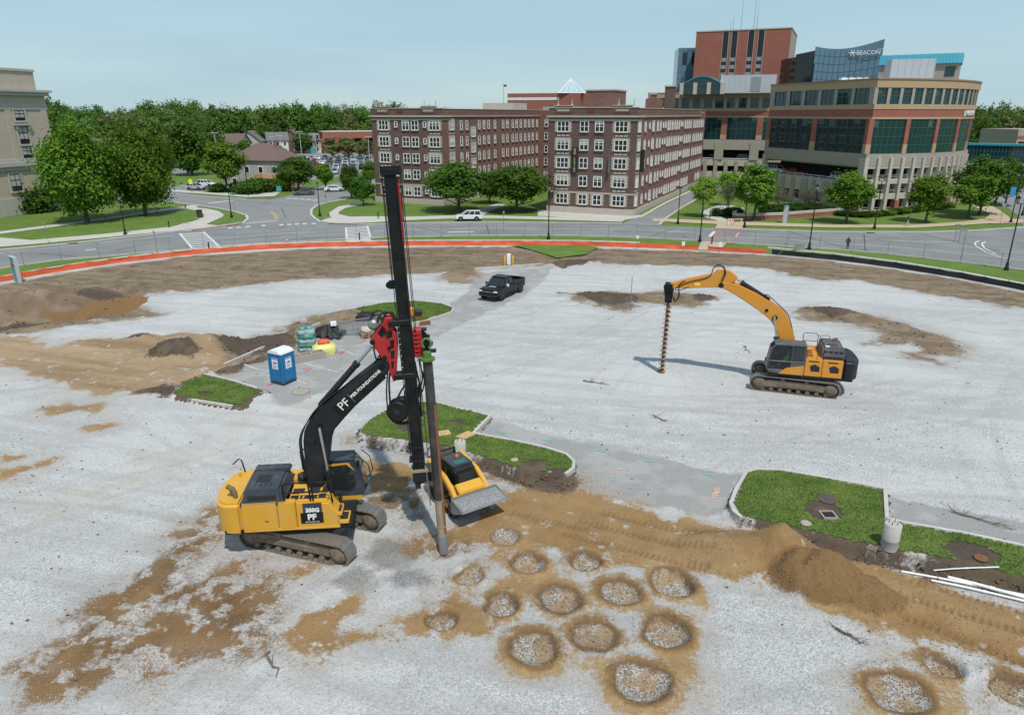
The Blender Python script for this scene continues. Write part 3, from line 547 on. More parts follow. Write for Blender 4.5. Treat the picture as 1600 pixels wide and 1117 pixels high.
stripe((1109, 370), (1116, 362), .5); stripe((1147, 371), (1152, 364), .5)
for i, q in enumerate([[(1108, 378.5), (1118, 358.3), (1160, 359.5), (1148, 381)]]): poly_obj('brick_crossing', q, M_BRICKPAVE, .021, road)
# asphalt panels between the brick bands
poly_obj('crossing_panel', [(1113, 377), (1121, 360), (1155, 361), (1143, 379.5)], M_ASPH, .025, road); poly_obj('brick_band', [(1115, 369.5), (1117, 366), (1150, 367), (1148, 370.5)], M_BRICKPAVE, .029, road)
M_TAR = mat('tar_seal', (.06, .06, .062), .6)
for q in (((60, 396), (120, 401)), ((760, 350), (764, 367)), ((905, 349), (1050, 354.5)), ((1010, 372), (1060, 355)), ((1230, 361), (1320, 388)), ((440, 376), (560, 369)), ((1440, 366), (1560, 392)), ((640, 352), (700, 366)), ((180, 392), (230, 380)), ((1350, 366), (1352, 392))): stripe(*q, .14, M_TAR, .0235, road, 'tar_seam')
for q in (((410, 318), (470, 322)), ((440, 325), (446, 340)), ((330, 312), (420, 318)), ((1010, 335), (1070, 306))): stripe(*q, .14, M_TAR, .03, side, 'tar_seam')
M_BRNRED = mat('red_tactile_paving', (.34, .13, .11), .8)
for q in ([(300, 359.5), (345, 354), (376, 349.5), (378, 350.5), (345, 355.6), (300, 361)], [(512, 350.2), (526, 350.6), (560, 351), (560, 349.6), (526, 349.0), (512, 348.8)]): poly_obj('tactile_strip', q, M_BRNRED, .09, road)
M_DRAIN = mat('rusty_drain_iron', (.12, .07, .05), .8, .3)
for u, v in ((114, 381), (1360, 364.5), (380, 347.5), (498, 344.5), (420, 311)):
    c = g(u, v); d = MB().box((0, 0, 0), (1.2, .5, .05))
    for q in range(5): d.box((-.48 + .24 * q, 0, .035), (.05, .46, .03))
    d.build('storm_drain', M_DRAIN, road, (c[0], c[1], .07), R(8))
# ---------------------------------------------------------------- grass on the site islands
def island_grass(key, hgt, seed, label):
    P = ISLG[key]; mb = MB().sheet([(x, y, 0) for x, y in P]); me = mb.mesh('t', M_TURF); bm = bmesh.new(); bm.from_mesh(me); bmesh.ops.triangulate(bm, faces=bm.faces)
    for f in bm.faces:
        if f.normal.z < 0: f.normal_flip()
    lo = np.min(P, 0); hi = np.max(P, 0); A = 0
    xs = np.arange(lo[0], hi[0], .16); ys = np.arange(lo[1], hi[1], .16); X, Y = np.meshgrid(xs, ys); sd = poly_sd(P, X, Y) + .08 * fbm(X, Y, .5, 3, seed); ins = sd > .0
    bare = np.full(X.shape, -9.0)
    for u, v, rr in SOILP:
        c_ = g(u, v, .4); bare = np.maximum(bare, rr + .35 * fbm(X, Y, .6, 3, seed + 5) - np.hypot(X - c_[0], (Y - c_[1]) * 1.2))
    bm.free(); bpy.data.meshes.remove(me)
    okc = ins[:-1, :-1] & ins[1:, :-1] & ins[:-1, 1:] & ins[1:, 1:] & (bare[:-1, :-1] < 0)
    Zs = np.array([[hz(x, y) for x in xs] for y in ys]) + .03
    idx = np.arange(X.size).reshape(X.shape); Fq = np.stack([idx[:-1, :-1], idx[:-1, 1:], idx[1:, 1:], idx[1:, :-1]], -1)[okc]
    o = link('turf', npmesh('turf', np.stack([X, Y, Zs], -1).reshape(-1, 3), Fq, M_TURF, smooth=True)); tag(o, label, 'grass', kind='stuff')
    rng = np.random.default_rng(seed); N = int(okc.sum() * .0256 * 260); ci = rng.integers(0, len(Fq), N); base = np.stack([X, Y, Zs], -1).reshape(-1, 3)[Fq[ci, 0]]
    base[:, 0] += rng.uniform(0, .16, N); base[:, 1] += rng.uniform(0, .16, N); an = rng.uniform(0, 6.283, N); h = rng.uniform(.03, .085, N); w = rng.uniform(.012, .03, N); le = rng.uniform(-.05, .05, (N, 2))
    dx = np.cos(an) * w; dy = np.sin(an) * w; V = np.empty((N, 3, 3)); V[:, 0] = base + np.stack([-dx, -dy, 0 * dx], -1); V[:, 1] = base + np.stack([dx, dy, 0 * dx], -1); V[:, 2] = base + np.stack([le[:, 0], le[:, 1], h], -1)
    bl = link('grass_blades', npmesh('grass_blades', V.reshape(-1, 3), np.arange(3 * N).reshape(-1, 3), M_BLADE, rng.integers(0, 1, N)), o); bl['kind'] = 'stuff'
M_BLADE = flat_mat('grass_blade', (.070, .135, .020), (.170, .235, .050), .9, (.06, .085, .02), 40.0)
island_grass('a', .42, 201, 'grass on the torn island behind the compact loader'); island_grass('b', .42, 202, 'grass on the kerbed island at the right'); island_grass('c', .25, 203, 'grass on the small island behind the drill mast'); island_grass('d', .25, 204, 'grass on the small patch beside the portable toilet')
poly_obj('turf', [(798, 384.6), (830, 385.5), (900, 386), (935, 388.5), (915, 400), (870, 405.5), (835, 394)], M_LAWN, .22)['kind'] = 'stuff'
S.objects[-1]; bpy.data.objects['turf.004']['label'] = 'bright grass patch left beside the orange fence'
# island kerbs
kz = lambda x, y: hz(x, y)
def ikerb(px, hh, closed=False): return ribbon(dens(px, 12), .17, .0, 'kerb', M_KERB, lambda x, y: hh)
ikerb(zp([(165, 66), (245, 45), (340, 44), (545, 95)], 540, 620, 2.424), .40); ikerb(zp([(548, 96), (482, 165)], 540, 620, 2.424), .46); ikerb(zp([(482, 163), (640, 193), (760, 220), (835, 244), (864, 272), (862, 298), (832, 322)], 540, 620, 2.424), .47)
ikerb(zp([(160, 284), (128, 258), (114, 222), (138, 158), (182, 84), (230, 70), (330, 74), (560, 113), (785, 157)], 1100, 720, 2.814), .47); ikerb(zp([(789, 158), (797, 290)], 1100, 720, 2.814), .49); ikerb(zp([(798, 289), (870, 306), (1140, 354), (1470, 426)], 1100, 720, 2.814), .45)
ikerb([(690, 478), (709, 485), (706, 491.5), (667, 505), (640, 510.5)], .30); ikerb(zp([(915, 428), (1050, 460), (1150, 492)], 0, 440, 2.857), .30); ikerb(zp([(860, 541), (960, 557), (1040, 570)], 0, 440, 2.857), .27)
ikerb([(345, 578), (372, 566), (430, 540), (500, 510)], .36); ikerb([(742, 422), (790, 419), (862, 414)], .28); ikerb([(728, 440), (746, 437), (749, 430)], .3)
# ---------------------------------------------------------------- fences
M_ORANGE = mat('orange_safety_mesh', (.66, .105, .035), .65, var=.4, scale=1.6, dirt=(.5, .2, .1), dirt_amt=.5); M_BLACKF = mat('black_silt_fabric', (.012, .012, .013), .6, var=.3, scale=1.5); M_STAKE = mat('wooden_stake', (.32, .22, .13), .8); M_POST = mat('galvanised_post', (.30, .31, .32), .45, .6)
def arc_pts(px, step):
    P = [Vector(g(*p)[:2]) for p in px]; out = [P[0]]; acc = 0
    for a, b in zip(P[:-1], P[1:]):
        L = (b - a).length; d = step - acc
        while d <= L: out.append(a + (b - a) * (d / L)); d += step
        acc = L - (d - step)
    return out
def px_sub(px, u0, u1):
    us = [p[0] for p in px]; f = lambda u: (u, float(np.interp(u, us, [p[1] for p in px])))
    return [f(u0)] + [p for p in px if u0 < p[0] < u1] + [f(u1)]
def sheet_fence(name, label, u0, u1, hgt, m, seed, step=2.4, stake=M_STAKE):
    root = thing(name, label, 'fence'); rnd = random.Random(seed); pts = arc_pts(px_sub(FENCE_PX, u0, u1), step); root.location = (pts[0].x, pts[0].y, 0); o = Vector((pts[0].x, pts[0].y))
    for i, p in enumerate(pts):
        q = p - o; MB().box((q.x, q.y, (hgt + .12) / 2 - .05), (.045, .045, hgt + .25)).build('stake', stake, root)
        if i == len(pts) - 1: break
        b = pts[i + 1] - o; vs = []; n = 9; nn = Vector((-(b - q).y, (b - q).x)).normalized(); top = []
        sag = rnd.uniform(.03, .12); bl = rnd.uniform(-.10, .10)
        for z_ in range(4):
            for k_ in range(n + 1):
                t_ = k_ / n; c_ = q.lerp(b, t_); s4 = 4 * t_ * (1 - t_); off = nn * (-.045 + bl * s4 * math.sin(z_ * 1.3 + i) + .02 * rnd.uniform(-1, 1) * s4)
                vs.append((c_.x + off.x, c_.y + off.y, -.05 + (hgt - sag * s4) * z_ / 3 + .02 * rnd.uniform(-1, 1) * (0 < z_)))
        fs = [(z_ * (n + 1) + k_, z_ * (n + 1) + k_ + 1, (z_ + 1) * (n + 1) + k_ + 1, (z_ + 1) * (n + 1) + k_) for z_ in range(3) for k_ in range(n)]
        mb = MB().add(vs, fs, 0, True); mb.add([(x + nn.x * .012, y + nn.y * .012, z) for x, y, z in vs], [f[::-1] for f in fs], 0, True); mb.build('fabric_panel', m, root)
    return root
sheet_fence('orange_safety_fence', 'long orange plastic safety fence along the far edge of the site', -40, 1091, .72, M_ORANGE, 1); sheet_fence('orange_safety_fence', 'short orange safety fence length beside the brick crossing', 1106, 1204, .72, M_ORANGE, 2)
sheet_fence('silt_fence', 'black fabric silt fence with stakes along the right edge of the site', 1206, 1660, .72, M_BLACKF, 3)
m_, n_, l_, b_ = new_mat('chain_link_wire'); b_.inputs['Base Color'].default_value = (.33, .34, .35, 1); b_.inputs['Metallic'].default_value = .5; b_.inputs['Alpha'].default_value = .10; M_CHAIN = m_
cf = thing('chain_link_fence', 'grey chain link fence standing between the verge and the road', 'fence'); cp = [(u, v + .8) for u, v in ROAD_NEAR]; pts = arc_pts(cp, 4.1); cf.location = (pts[0].x, pts[0].y, 0); o0 = pts[0]
for i, p in enumerate(pts):
    q = p - o0; MB().tube((q.x, q.y, -.05), (q.x, q.y, 1.85), .03, n=8).build('post', M_POST, cf)
    if i < len(pts) - 1:
        b = pts[i + 1] - o0; MB().sheet([(q.x, q.y, .03), (b.x, b.y, .03), (b.x, b.y, 1.8), (q.x, q.y, 1.8)]).build('wire_panel', M_CHAIN, cf)
        MB().tube((q.x, q.y, 1.81), (b.x, b.y, 1.81), .014, n=6).build('top_rail', M_POST, cf)
# ================================================================== BUILDINGS
def brick_mat(name, c1, c2, mortar, sc=1.0, var=.5):
    m, n, l, b = new_mat(name); co = NN(n, 'ShaderNodeTexCoord'); geo = NN(n, 'ShaderNodeNewGeometry')
    # wall coordinates: distance along the wall and height, whichever way the wall faces
    sx = NN(n, 'ShaderNodeSeparateXYZ'); l.new(geo.outputs['Position'], sx.inputs[0]); ad = NN(n, 'ShaderNodeMath', operation='ADD'); l.new(sx.outputs[0], ad.inputs[0]); l.new(sx.outputs[1], ad.inputs[1])
    cx = NN(n, 'ShaderNodeCombineXYZ'); l.new(ad.outputs[0], cx.inputs[0]); l.new(sx.outputs[2], cx.inputs[1])
    br = NN(n, 'ShaderNodeTexBrick', Scale=sc * 2.0); br.inputs['Color1'].default_value = (*c1, 1); br.inputs['Color2'].default_value = (*c2, 1); br.inputs['Mortar'].default_value = (*mortar, 1); br.inputs['Mortar Size'].default_value = .012; br.inputs['Bias'].default_value = -.1
    l.new(cx.outputs[0], br.inputs['Vector'])
    no = NN(n, 'ShaderNodeTexNoise', Scale=.35, Detail=7.0, Roughness=.7); l.new(geo.outputs['Position'], no.inputs[0])
    x = NN(n, 'ShaderNodeMixRGB', blend_type='MULTIPLY'); x.inputs[0].default_value = var; rp = NN(n, 'ShaderNodeMapRange'); rp.inputs[1].default_value = .3; rp.inputs[2].default_value = .7; rp.inputs[3].default_value = .55; rp.inputs[4].default_value = 1.25; l.new(no.outputs[0], rp.inputs[0])
    l.new(br.outputs[0], x.inputs[1]); l.new(rp.outputs[0], x.inputs[2]); l.new(x.outputs[0], b.inputs['Base Color']); b.inputs['Roughness'].default_value = .88; return m
M_BRK_D = brick_mat('dark_clinker_brick', (.112, .064, .054), (.155, .092, .077), (.16, .13, .115)); M_BRK_R = brick_mat('common_red_brick', (.185, .082, .062), (.235, .115, .088), (.22, .17, .15))
M_BRK_H = brick_mat('hospital_red_brick', (.30, .098, .068), (.35, .12, .085), (.30, .15, .12), 1, .3); M_STONE = mat('limestone_trim', (.44, .38, .315), .85, var=.15, scale=.8, dirt=(.26, .22, .19)); M_STONE2 = mat('pale_plinth_stone', (.47, .41, .36), .85, var=.12, scale=.6, dirt=(.30, .25, .22))
M_WHITE = mat('white_window_paint', (.82, .82, .80), .5, var=.05); M_ROOF = mat('grey_flat_roof', (.36, .34, .31), .9, var=.2, scale=.3); M_CONCG = mat('garage_concrete', (.36, .315, .27), .85, var=.12, scale=.5, dirt=(.25, .215, .185)); M_CONCL = mat('pale_precast', (.48, .435, .375), .85, var=.1, scale=.4)
M_OCHRE = mat('ochre_precast', (.44, .305, .19), .85, var=.1, scale=.5, dirt=(.36, .25, .15)); M_DARKIN = mat('painted_dark_interior', (.012, .012, .013), .9, var=.3); M_TEAL = mat('teal_metal', (.035, .27, .36), .45, .2, var=.1); M_METW = mat('white_metal_screen', (.47, .49, .53), .5, .1, var=.05, scale=.3); M_LOUV = mat('grey_louvre', (.27, .28, .31), .6)  # M_DARKIN: near-black colour stands in for the shade inside openings
M_MUSB = brick_mat('buff_brick', (.42, .35, .275), (.49, .42, .335), (.50, .45, .38), 1, .25); M_MUSS = mat('grey_limestone', (.44, .415, .375), .85, var=.15, scale=.6, dirt=(.25, .235, .22))
def glass_mat(name, c, rough=.06, spec=.6, var=.6, sc=.25):
    m = mat(name, c, rough, 0, var=var, scale=sc, spec=spec); return m
M_GLASS = glass_mat('dark_window_glass', (.022, .026, .03)); M_GLTEAL = glass_mat('green_tinted_glass', (.012, .035, .036), .05, .7); M_GLBLUE = glass_mat('blue_mirror_glass', (.085, .165, .235), .08, .9, .25, .08); M_GLBLK = glass_mat('black_glass', (.008, .009, .012), .08, .6); M_MULL = mat('teal_mullion', (.03, .13, .15), .5, .3)
M_BLIND = mat('window_blind', (.42, .41, .38), .8, var=.1)
class Wall:
    """frame on a vertical wall: s along, y outwards, z up (relative to root)"""
    def __init__(s, p0, d, root, flip=False):
        s.p = Vector(p0[:2]); s.d = Vector(d[:2]).normalized(); s.n = Vector((s.d.y, -s.d.x)) * (-1 if flip else 1); s.r = Vector(root[:2]); s.rz = math.atan2(s.d.y, s.d.x); s.flip = flip
    def at(s, a, y=0): return s.p + s.d * a + s.n * y - s.r
    def box(s, mb, a0, a1, z0, z1, y0, y1, m=0):
        c = s.at((a0 + a1) / 2, (y0 + y1) / 2); return mb.box((c.x, c.y, (z0 + z1) / 2), (a1 - a0, abs(y1 - y0), z1 - z0), s.rz, m)
    def put(s, name, me, a, z, y, parent):
        c = s.at(a, y); o = link(name, me, parent, (c.x, c.y, z), s.rz if not s.flip else s.rz + math.pi); return o
def sash_mesh(n, w, h, fw=.11, rail=True):
    """white timber window of n lights; local -Y is outside"""
    mb = MB(); W2 = n * w + (n + 1) * fw; x = -W2 / 2
    for i in range(n + 1): mb.box((x + fw / 2 + i * (w + fw), -.03, h / 2), (fw, .16, h))
    for zc, hh in ((fw / 2, fw), (h - fw / 2, fw)): mb.box((0, -.035, zc), (W2, .15, hh))
    if rail:
        for i in range(n): mb.box((x + fw + w / 2 + i * (w + fw), -.02, h * .5), (w, .12, .075))
    mb.box((0, -.08, -.05), (W2 + .12, .26, .1), m=1)
    pane = MB(); 
    for i in range(n): pane.box((x + fw + w / 2 + i * (w + fw), .0, h / 2), (w, .03, h - 2 * fw), m=0)
    bl = MB()
    return mb.mesh('window', [M_WHITE, M_STONE]), pane.mesh('pane', [M_GLASS]), W2
def blind_mesh(n, w, h, fr, fw=.11):
    W2 = n * w + (n + 1) * fw; x = -W2 / 2; mb = MB()
    for i in range(n): mb.box((x + fw + w / 2 + i * (w + fw), -.022, h - fw - (h - 2 * fw) * fr / 2), (w * .96, .01, (h - 2 * fw) * fr))
    return mb.mesh('blind', M_BLIND)
WT = {'t': sash_mesh(3, .62, 1.84), 'd': sash_mesh(2, .64, 1.84), 's': sash_mesh(1, .72, 1.75), 'm': sash_mesh(1, .5, 1.1), 'n': sash_mesh(3, .42, 1.84)}
BL = {k: [blind_mesh({'t': 3, 'd': 2, 's': 1, 'm': 1, 'n': 3}[k], {'t': .62, 'd': .64, 's': .72, 'm': .5, 'n': .42}[k], {'m': 1.1, 's': 1.75}.get(k, 1.84), f) for f in (.3, .45)] for k in WT}
rnd = random.Random(11)
def add_window(wl, kind, a, z, root):
    fr, pn, w = WT[kind]; o = wl.put('window', fr, a, z, .0, root); p = link('pane', pn, o)
    if rnd.random() < .45: link('blind', rnd.choice(BL[kind]), o)
    return o
def hollow_wall_block(mb, wl, L, z0, z1, depth): wl.box(mb, 0, L, z0, z1, -depth, 0)
# ---------------------------------------------------------------- brick apartment block
C0 = Vector((21.31, 127.03)); D_ = Vector((-.9132, .4076)); E_ = Vector((.4076, .9132))
apt = thing('apartment_building', 'dark brick five storey apartment block with white windows around a court', 'building', (C0.x, C0.y, 0))
A = lambda a, w: (D_ * a + E_ * w)
def quad_prism(mb, a0, a1, w0, w1, z0, z1, m=0, mtop=None):
    P = [A(a0, w0), A(a1, w0), A(a1, w1), A(a0, w1)]; mb.prism([(p.x, p.y) for p in P], z0, z1, m); return mb
TOP = 18.25
def wing(a0, a1, w1, name):
    w = MB(); quad_prism(w, a0, a1, 0, w1, 0, 17.4, 0); return w
mb = MB()   # walls: fronts in dark clinker, other faces in common brick: fronts are a 25 cm skin
quad_prism(mb, 0, 16.1, .25, 67, 0, 17.3); quad_prism(mb, 38.2, 54.0, .25, 60, 0, 17.3); quad_prism(mb, 16.1, 38.2, 50, 60, 0, 17.3); mb.build('wall', M_BRK_R, apt)
mb = MB(); quad_prism(mb, -.003, 16.103, 0, .25, 0, 17.3); mb.build('front_wall', M_BRK_D, apt); mb = MB(); quad_prism(mb, 38.197, 54.003, 0, .25, 0, 17.3); mb.build('front_wall', M_BRK_D, apt); mb = MB(); quad_prism(mb, -.006, .2, .25, 3.2, 0, 17.31); mb.build('corner_brickwork', M_BRK_D, apt)
mb = MB(); quad_prism(mb, .3, 15.8, .6, 66.7, 17.3, 17.45); quad_prism(mb, 38.5, 53.7, .6, 59.7, 17.3, 17.45); quad_prism(mb, 16, 38.5, 50.3, 59.7, 17.3, 17.46); mb.build('roof', M_ROOF, apt)
par = MB()
def parapet(a0, a1, w0, w1, h0, h1, m=0): quad_prism(par, a0, a1, w0, w1, h0, h1, m)
for a0, a1 in ((0, 16.1), (38.2, 54.0)):
    parapet(a0, a1, -.02, .38, 17.3, 18.1); parapet(a0 - .1, a1 + .1, -.12, .45, 18.1, 18.24, 1)
    for q in (a0 + 1.1, a1 - 4.3): parapet(q, q + 3.2, -.1, .5, 17.3, 18.42); parapet(q - .1, q + 3.3, -.2, .6, 18.42, 18.56, 1); parapet(q + .5, q + 2.7, -.13, -.1, 17.55, 17.85, 1)
for a in (0, 38.2): parapet(a - .02, a + .38, .38, 60, 17.3, 18.0, 2); parapet(a - .1, a + .45, .45, 60, 18.0, 18.12, 1)
parapet(15.72, 16.12, .38, 50, 17.3, 18.0, 2); parapet(53.62, 54.02, .38, 60, 17.3, 18.0, 2); parapet(16.1, 38.2, 50, 50.35, 17.3, 18.0, 2); parapet(0, 16.1, 66.6, 67.02, 17.3, 18.0, 2)
par.build('parapet', [M_BRK_D, M_STONE, M_BRK_R], apt)
cor = MB()
for a0, a1 in ((0, 16.1), (38.2, 54.0)):
    quad_prism(cor, a0 - .35, a1 + .3, -.4, -.003, 16.55, 16.85); quad_prism(cor, a0 - .12, a1 + .12, -.14, -.004, 15.95, 16.25); quad_prism(cor, a0 - .1, a1 + .1, -.1, -.004, 3.55, 3.85); quad_prism(cor, a0 - .35, a0 - .01, 0, 3.6, 16.55, 16.85); quad_prism(cor, a0 - .12, a0 - .01, 0, 3.2, 15.95, 16.25)
    quad_prism(cor, a0 - .2, a0 - .01, 3.6, 60, 16.6, 16.8); quad_prism(cor, a0 - .1, a0 - .01, 0, 3.2, 3.55, 3.85)
cor.build('cornice', M_STONE, apt)
pl = MB()
for a0, a1, w1 in ((0, 16.1, 67), (38.2, 54.0, 60)): quad_prism(pl, a0 - .16, a1 + .16, -.16, w1, 0, 1.12)
pl.build('plinth', M_STONE2, apt)
front = Wall((C0.x + D_.x * 54, C0.y + D_.y * 54), -D_, C0)          # s runs rightwards, outside is towards the camera
assert front.n.y < 0
sidew = Wall(C0, E_, C0); courtw = Wall(C0 + D_ * 38.2, E_, C0); assert sidew.n.x > 0
ROWS = [1.6, 4.82, 7.92, 11.03, 14.12]
def surround(wl, a, z, w):
    mb = MB(); wl.box(mb, a - w / 2 - .32, a - w / 2 - .02, z - .1, z + 2.1, -.02, .07); wl.box(mb, a + w / 2 + .02, a + w / 2 + .32, z - .1, z + 2.1, -.02, .07); wl.box(mb, a - w / 2 - .34, a + w / 2 + .34, z + 1.86, z + 2.12, -.02, .09)
    for k in range(4):
        for sg in (-1, 1): wl.box(mb, *(sorted((a + sg * (w / 2 + .3), a + sg * (w / 2 + .48)))), z + .1 + k * .5, z + .36 + k * .5, -.02, .06)
    if z > 3:
        for k in (-1, 0, 1): wl.box(mb, a + k * .82 - .34, a + k * .82 + .34, z - .75, z - .42, -.02, .05)
    mb.build('stone_surround', M_STONE, apt)
for z in ROWS:
    for a, k in ((13.35, 't'), (9.4, 'd'), (6.65, 'd'), (2.7, 't'), (51.2, 't'), (48.3, 'm'), (46.1, 'd'), (44.0, 'd'), (41.8, 'm'), (39.8 - .15, 't')):
        add_window(front, k, 54 - a, z + (.55 if k == 'm' else 0), apt)
        if k == 't': surround(front, 54 - a, z, WT['t'][2])
        elif z < 3 and k == 'd': surround(front, 54 - a, z, WT['d'][2])
    for a, k in [(1.6, 'n'), (5.7, 's'), (8.8, 'm'), (11.7, 'd'), (15.2, 's'), (17.5, 's'), (19.9, 'm'), (21.9, 'm'), (24.2, 's'), (26.2, 's'), (28.4, 's'), (30.8, 's'), (32.9, 's'), (35.1, 's'), (37.2, 'm'), (38.9, 'm'), (41.6, 's'), (43.8, 's'), (46.0, 's'), (48.2, 's'), (51.8, 's'), (54.2, 's'), (56.6, 's'), (59, 's'), (61.4, 's'), (63.8, 's')]:
        if z < 3 and a > 50 and a < 57: continue
        add_window(sidew, k, a, z + (.5 if k == 'm' else 0), apt)
    surround(sidew, 1.6, z, WT['n'][2])
    for a, k in [(4.2, 'n'), (8.2, 's'), (10.6, 's'), (16.2, 's'), (18.5, 's'), (20.8, 's'), (24, 's'), (28.3, 's'), (30.6, 's'), (33.6, 's'), (35.8, 's'), (38.3, 's'), (41, 's'), (43.4, 's'), (45.8, 's'), (48.6, 's')]:
        add_window(courtw, k, a, z, apt)
    surround(courtw, 4.2, z, WT['n'][2])
    if z > 3: add_window(courtw, 'n', 13.5, z - 1.5, apt); surround(courtw, 13.5, z - 1.5, WT['n'][2])
    backw = Wall(C0 + D_ * 38.2 + E_ * 50, -D_, C0)
    for a in (2, 5, 8, 11, 14, 17, 20): add_window(backw, 's', a, z, apt)
M_BANNER = mat('black_banner', (.015, .015, .015), .6); M_GOLD = mat('gold_lettering', (.62, .55, .30), .6); M_REDV = mat('red_vent_panel', (.20, .02, .02), .6)
def text_mesh(txt, size, name='lettering', ext=.01, align='CENTER', m=None, spacing=1.0, bold=0):
    c = bpy.data.curves.new('t', 'FONT'); c.body = txt; c.size = size; c.extrude = ext; c.align_x = align; c.align_y = 'CENTER'; c.space_line = spacing; c.offset = bold; c.resolution_u = 3
    o = bpy.data.objects.new('t', c); COL.objects.link(o); dg = bpy.context.evaluated_depsgraph_get(); me = bpy.data.meshes.new_from_object(o.evaluated_get(dg)); bpy.data.objects.remove(o); bpy.data.curves.remove(c)
    me.name = name; me.materials.clear()
    if m: me.materials.append(m)
    return me
def put_text(wl, txt, size, a, z, y, parent, m, name='lettering', **kw):
    me = text_mesh(txt, size, name, m=m, **kw); c = wl.at(a, y); o = link(name, me, parent, (c.x, c.y, z)); o.rotation_euler = (math.pi / 2, 0, wl.rz); return o
mb = MB(); front.box(mb, 54 - 11.55, 54 - 10.4, 7.2, 11.5, .25, .33); b1 = mb.build('banner', M_BANNER, apt)
for i, ch in enumerate('NOW LEASING'): 
    if ch != ' ': put_text(front, ch, .52, 54 - 10.975, 11.15 - i * .37, .345, b1, M_GOLD)
mb = MB(); sidew.box(mb, 2.9, 3.0, 7.4, 11.2, .1, .85); b2 = mb.build('banner', M_BANNER, apt)
MB().path([tuple(front.at(54 - 4.6, .1)) + (7.3,), tuple(front.at(54 - 4.5, .9)) + (7.4,), ], .05).build('flag_pole', M_POST, apt)
mb = MB(); c = front.at(54 - 4.55, .5); mb.path([(c.x, c.y, 10.9), (c.x, c.y, 9), (c.x, c.y, 7.3)], [.05, .16, .22], 7); mb.build('furled_flag', mat('navy_flag_cloth', (.10, .11, .16), .8), apt)
mb = MB(); front.box(mb, 54 - 9.0, 54 - 7.6, 17.35, 17.75, 0, .06); front.box(mb, 54 - 48, 54 - 46.6, 17.35, 17.75, 0, .06); mb.build('vent_panel', M_REDV, apt)
for a, w in ((1, 1), (3.5, .5), (14.6, .5), (12, .5), (39.5, .5), (53, .5), (52, .5), (42, .5)):
    p = A(a, w); MB().lathe([(.16, 0), (.16, .3), (.05, .5), (.10, .65), (.02, 1.3)], n=8).build('finial', M_STONE2, apt, (p.x, p.y, 18.4))
# roof top houses
def roof_box(root, a0, a1, w0, w1, z0, z1, m, name, cap=None):
    b = MB(); quad_prism(b, a0, a1, w0, w1, z0, z1, 0); o = b.build(name, m, root)
    if cap: b = MB(); quad_prism(b, a0 - .15, a1 + .15, w0 - .15, w1 + .15, z1, z1 + .25, 0); b.build('coping', cap, o)
    return o
roof_box(apt, 8.3, 14.0, 14, 22, 17.45, 21.3, M_BRK_R, 'lift_house', M_STONE); roof_box(apt, 1.2, 2.2, 17, 18.2, 17.45, 20.6, M_BRK_R, 'chimney', M_STONE); roof_box(apt, .8, 2.6, 31, 33, 17.45, 22.4, M_BRK_D, 'chimney', M_STONE); roof_box(apt, 2.0, 4.8, 24, 27, 17.45, 19.9, M_BRK_R, 'stair_house')
roof_box(apt, 26, 38, 52, 58, 17.46, 18.9, M_ROOF, 'plant_room'); roof_box(apt, 39, 47, 36, 44, 17.45, 19.6, M_CONCL, 'plant_room')
for a, w, zz in ((4, 8, .9), (6, 5, .7), (11, 30, 1.1), (5, 40, .9), (42, 10, .8), (47, 18, 1.0), (44, 27, .7)):
    p = A(a, w); MB().box((0, 0, zz / 2), (1.3, 1.0, zz)).box((0, 0, zz + .05), (1.0, .7, .1)).build('roof_unit', M_METW, apt, (p.x, p.y, 17.45), .4)
# low railing and entrance in the court
M_RAIL = mat('dark_iron_railing', (.03, .03, .032), .5, .5)
for a0, a1, w in ((17.2, 24.0, -.5), (30.5, 37.5, -.5)):
    rail = thing('railing', 'dark iron railing %s of the court path' % ('right' if a0 < 20 else 'left'), 'railing'); P0 = C0 + A(a0, w); rail.location = (P0.x, P0.y, 0)
    b = MB(); v = D_ * (a1 - a0)
    for zz in (.15, 1.15): b.tube((0, 0, zz), (v.x, v.y, zz), .03, n=6)
    n_ = 28
    for i in range(n_ + 1): b.tube((v.x * i / n_, v.y * i / n_, 0), (v.x * i / n_, v.y * i / n_, 1.15), .018, n=5)
    b.build('rail_panel', M_RAIL, rail)
# ---------------------------------------------------------------- hospital
HA = Vector((63.2, 131.36)); H1 = Vector((-.292, .956)).normalized()
hos = thing('hospital_building', 'large hospital with curved front, green glass bays and parking decks below', 'building', (HA.x, HA.y, 0))
az0, turn, arcL = R(85), R(52), 34.3; RAD = arcL / turn
def arc_pt(s): 
    a = az0 - turn * s / arcL; return Vector((HA.x + RAD * (math.cos(a) - math.cos(az0)) , HA.y + RAD * (math.sin(az0) - math.sin(a)))) , a
NB = 14; ap = [arc_pt(arcL * i / NB)[0] for i in range(NB + 1)]
LF = 29.5; HB = HA + H1 * LF
left = Wall(HB, -H1, HA); assert left.n.x < 0 or left.n.y < 0
BK = [ap[-1] + Vector((8, 26)), HB + Vector((25, 22))]
def inset(poly, d):
    n = len(poly); out = []
    for i in range(n):
        a, b, c = poly[i - 1], poly[i], poly[(i + 1) % n]; n1 = Vector((-(b - a).y, (b - a).x)).normalized(); n2 = Vector((-(c - b).y, (c - b).x)).normalized(); m = (n1 + n2).normalized(); out.append(b + m * d / max(.4, m.dot(n1)))
    return out
foot = [HB] + ap + BK                     # counter-clockwise
def hprism(name, d, z0, z1, m, root=hos): return MB().prism([(p.x - HA.x, p.y - HA.y) for p in inset(foot, d)], z0, z1).build(name, m, root)
hprism('garage_core', 3.0, 0, 10.3, M_DARKIN); hprism('deck_slab', 1.3, 4.3, 4.6, M_CONCG); hprism('deck_slab', .45, 7.85, 8.1, M_CONCG); hprism('ward_core', .35, 10.35, 21.5, M_GLTEAL)
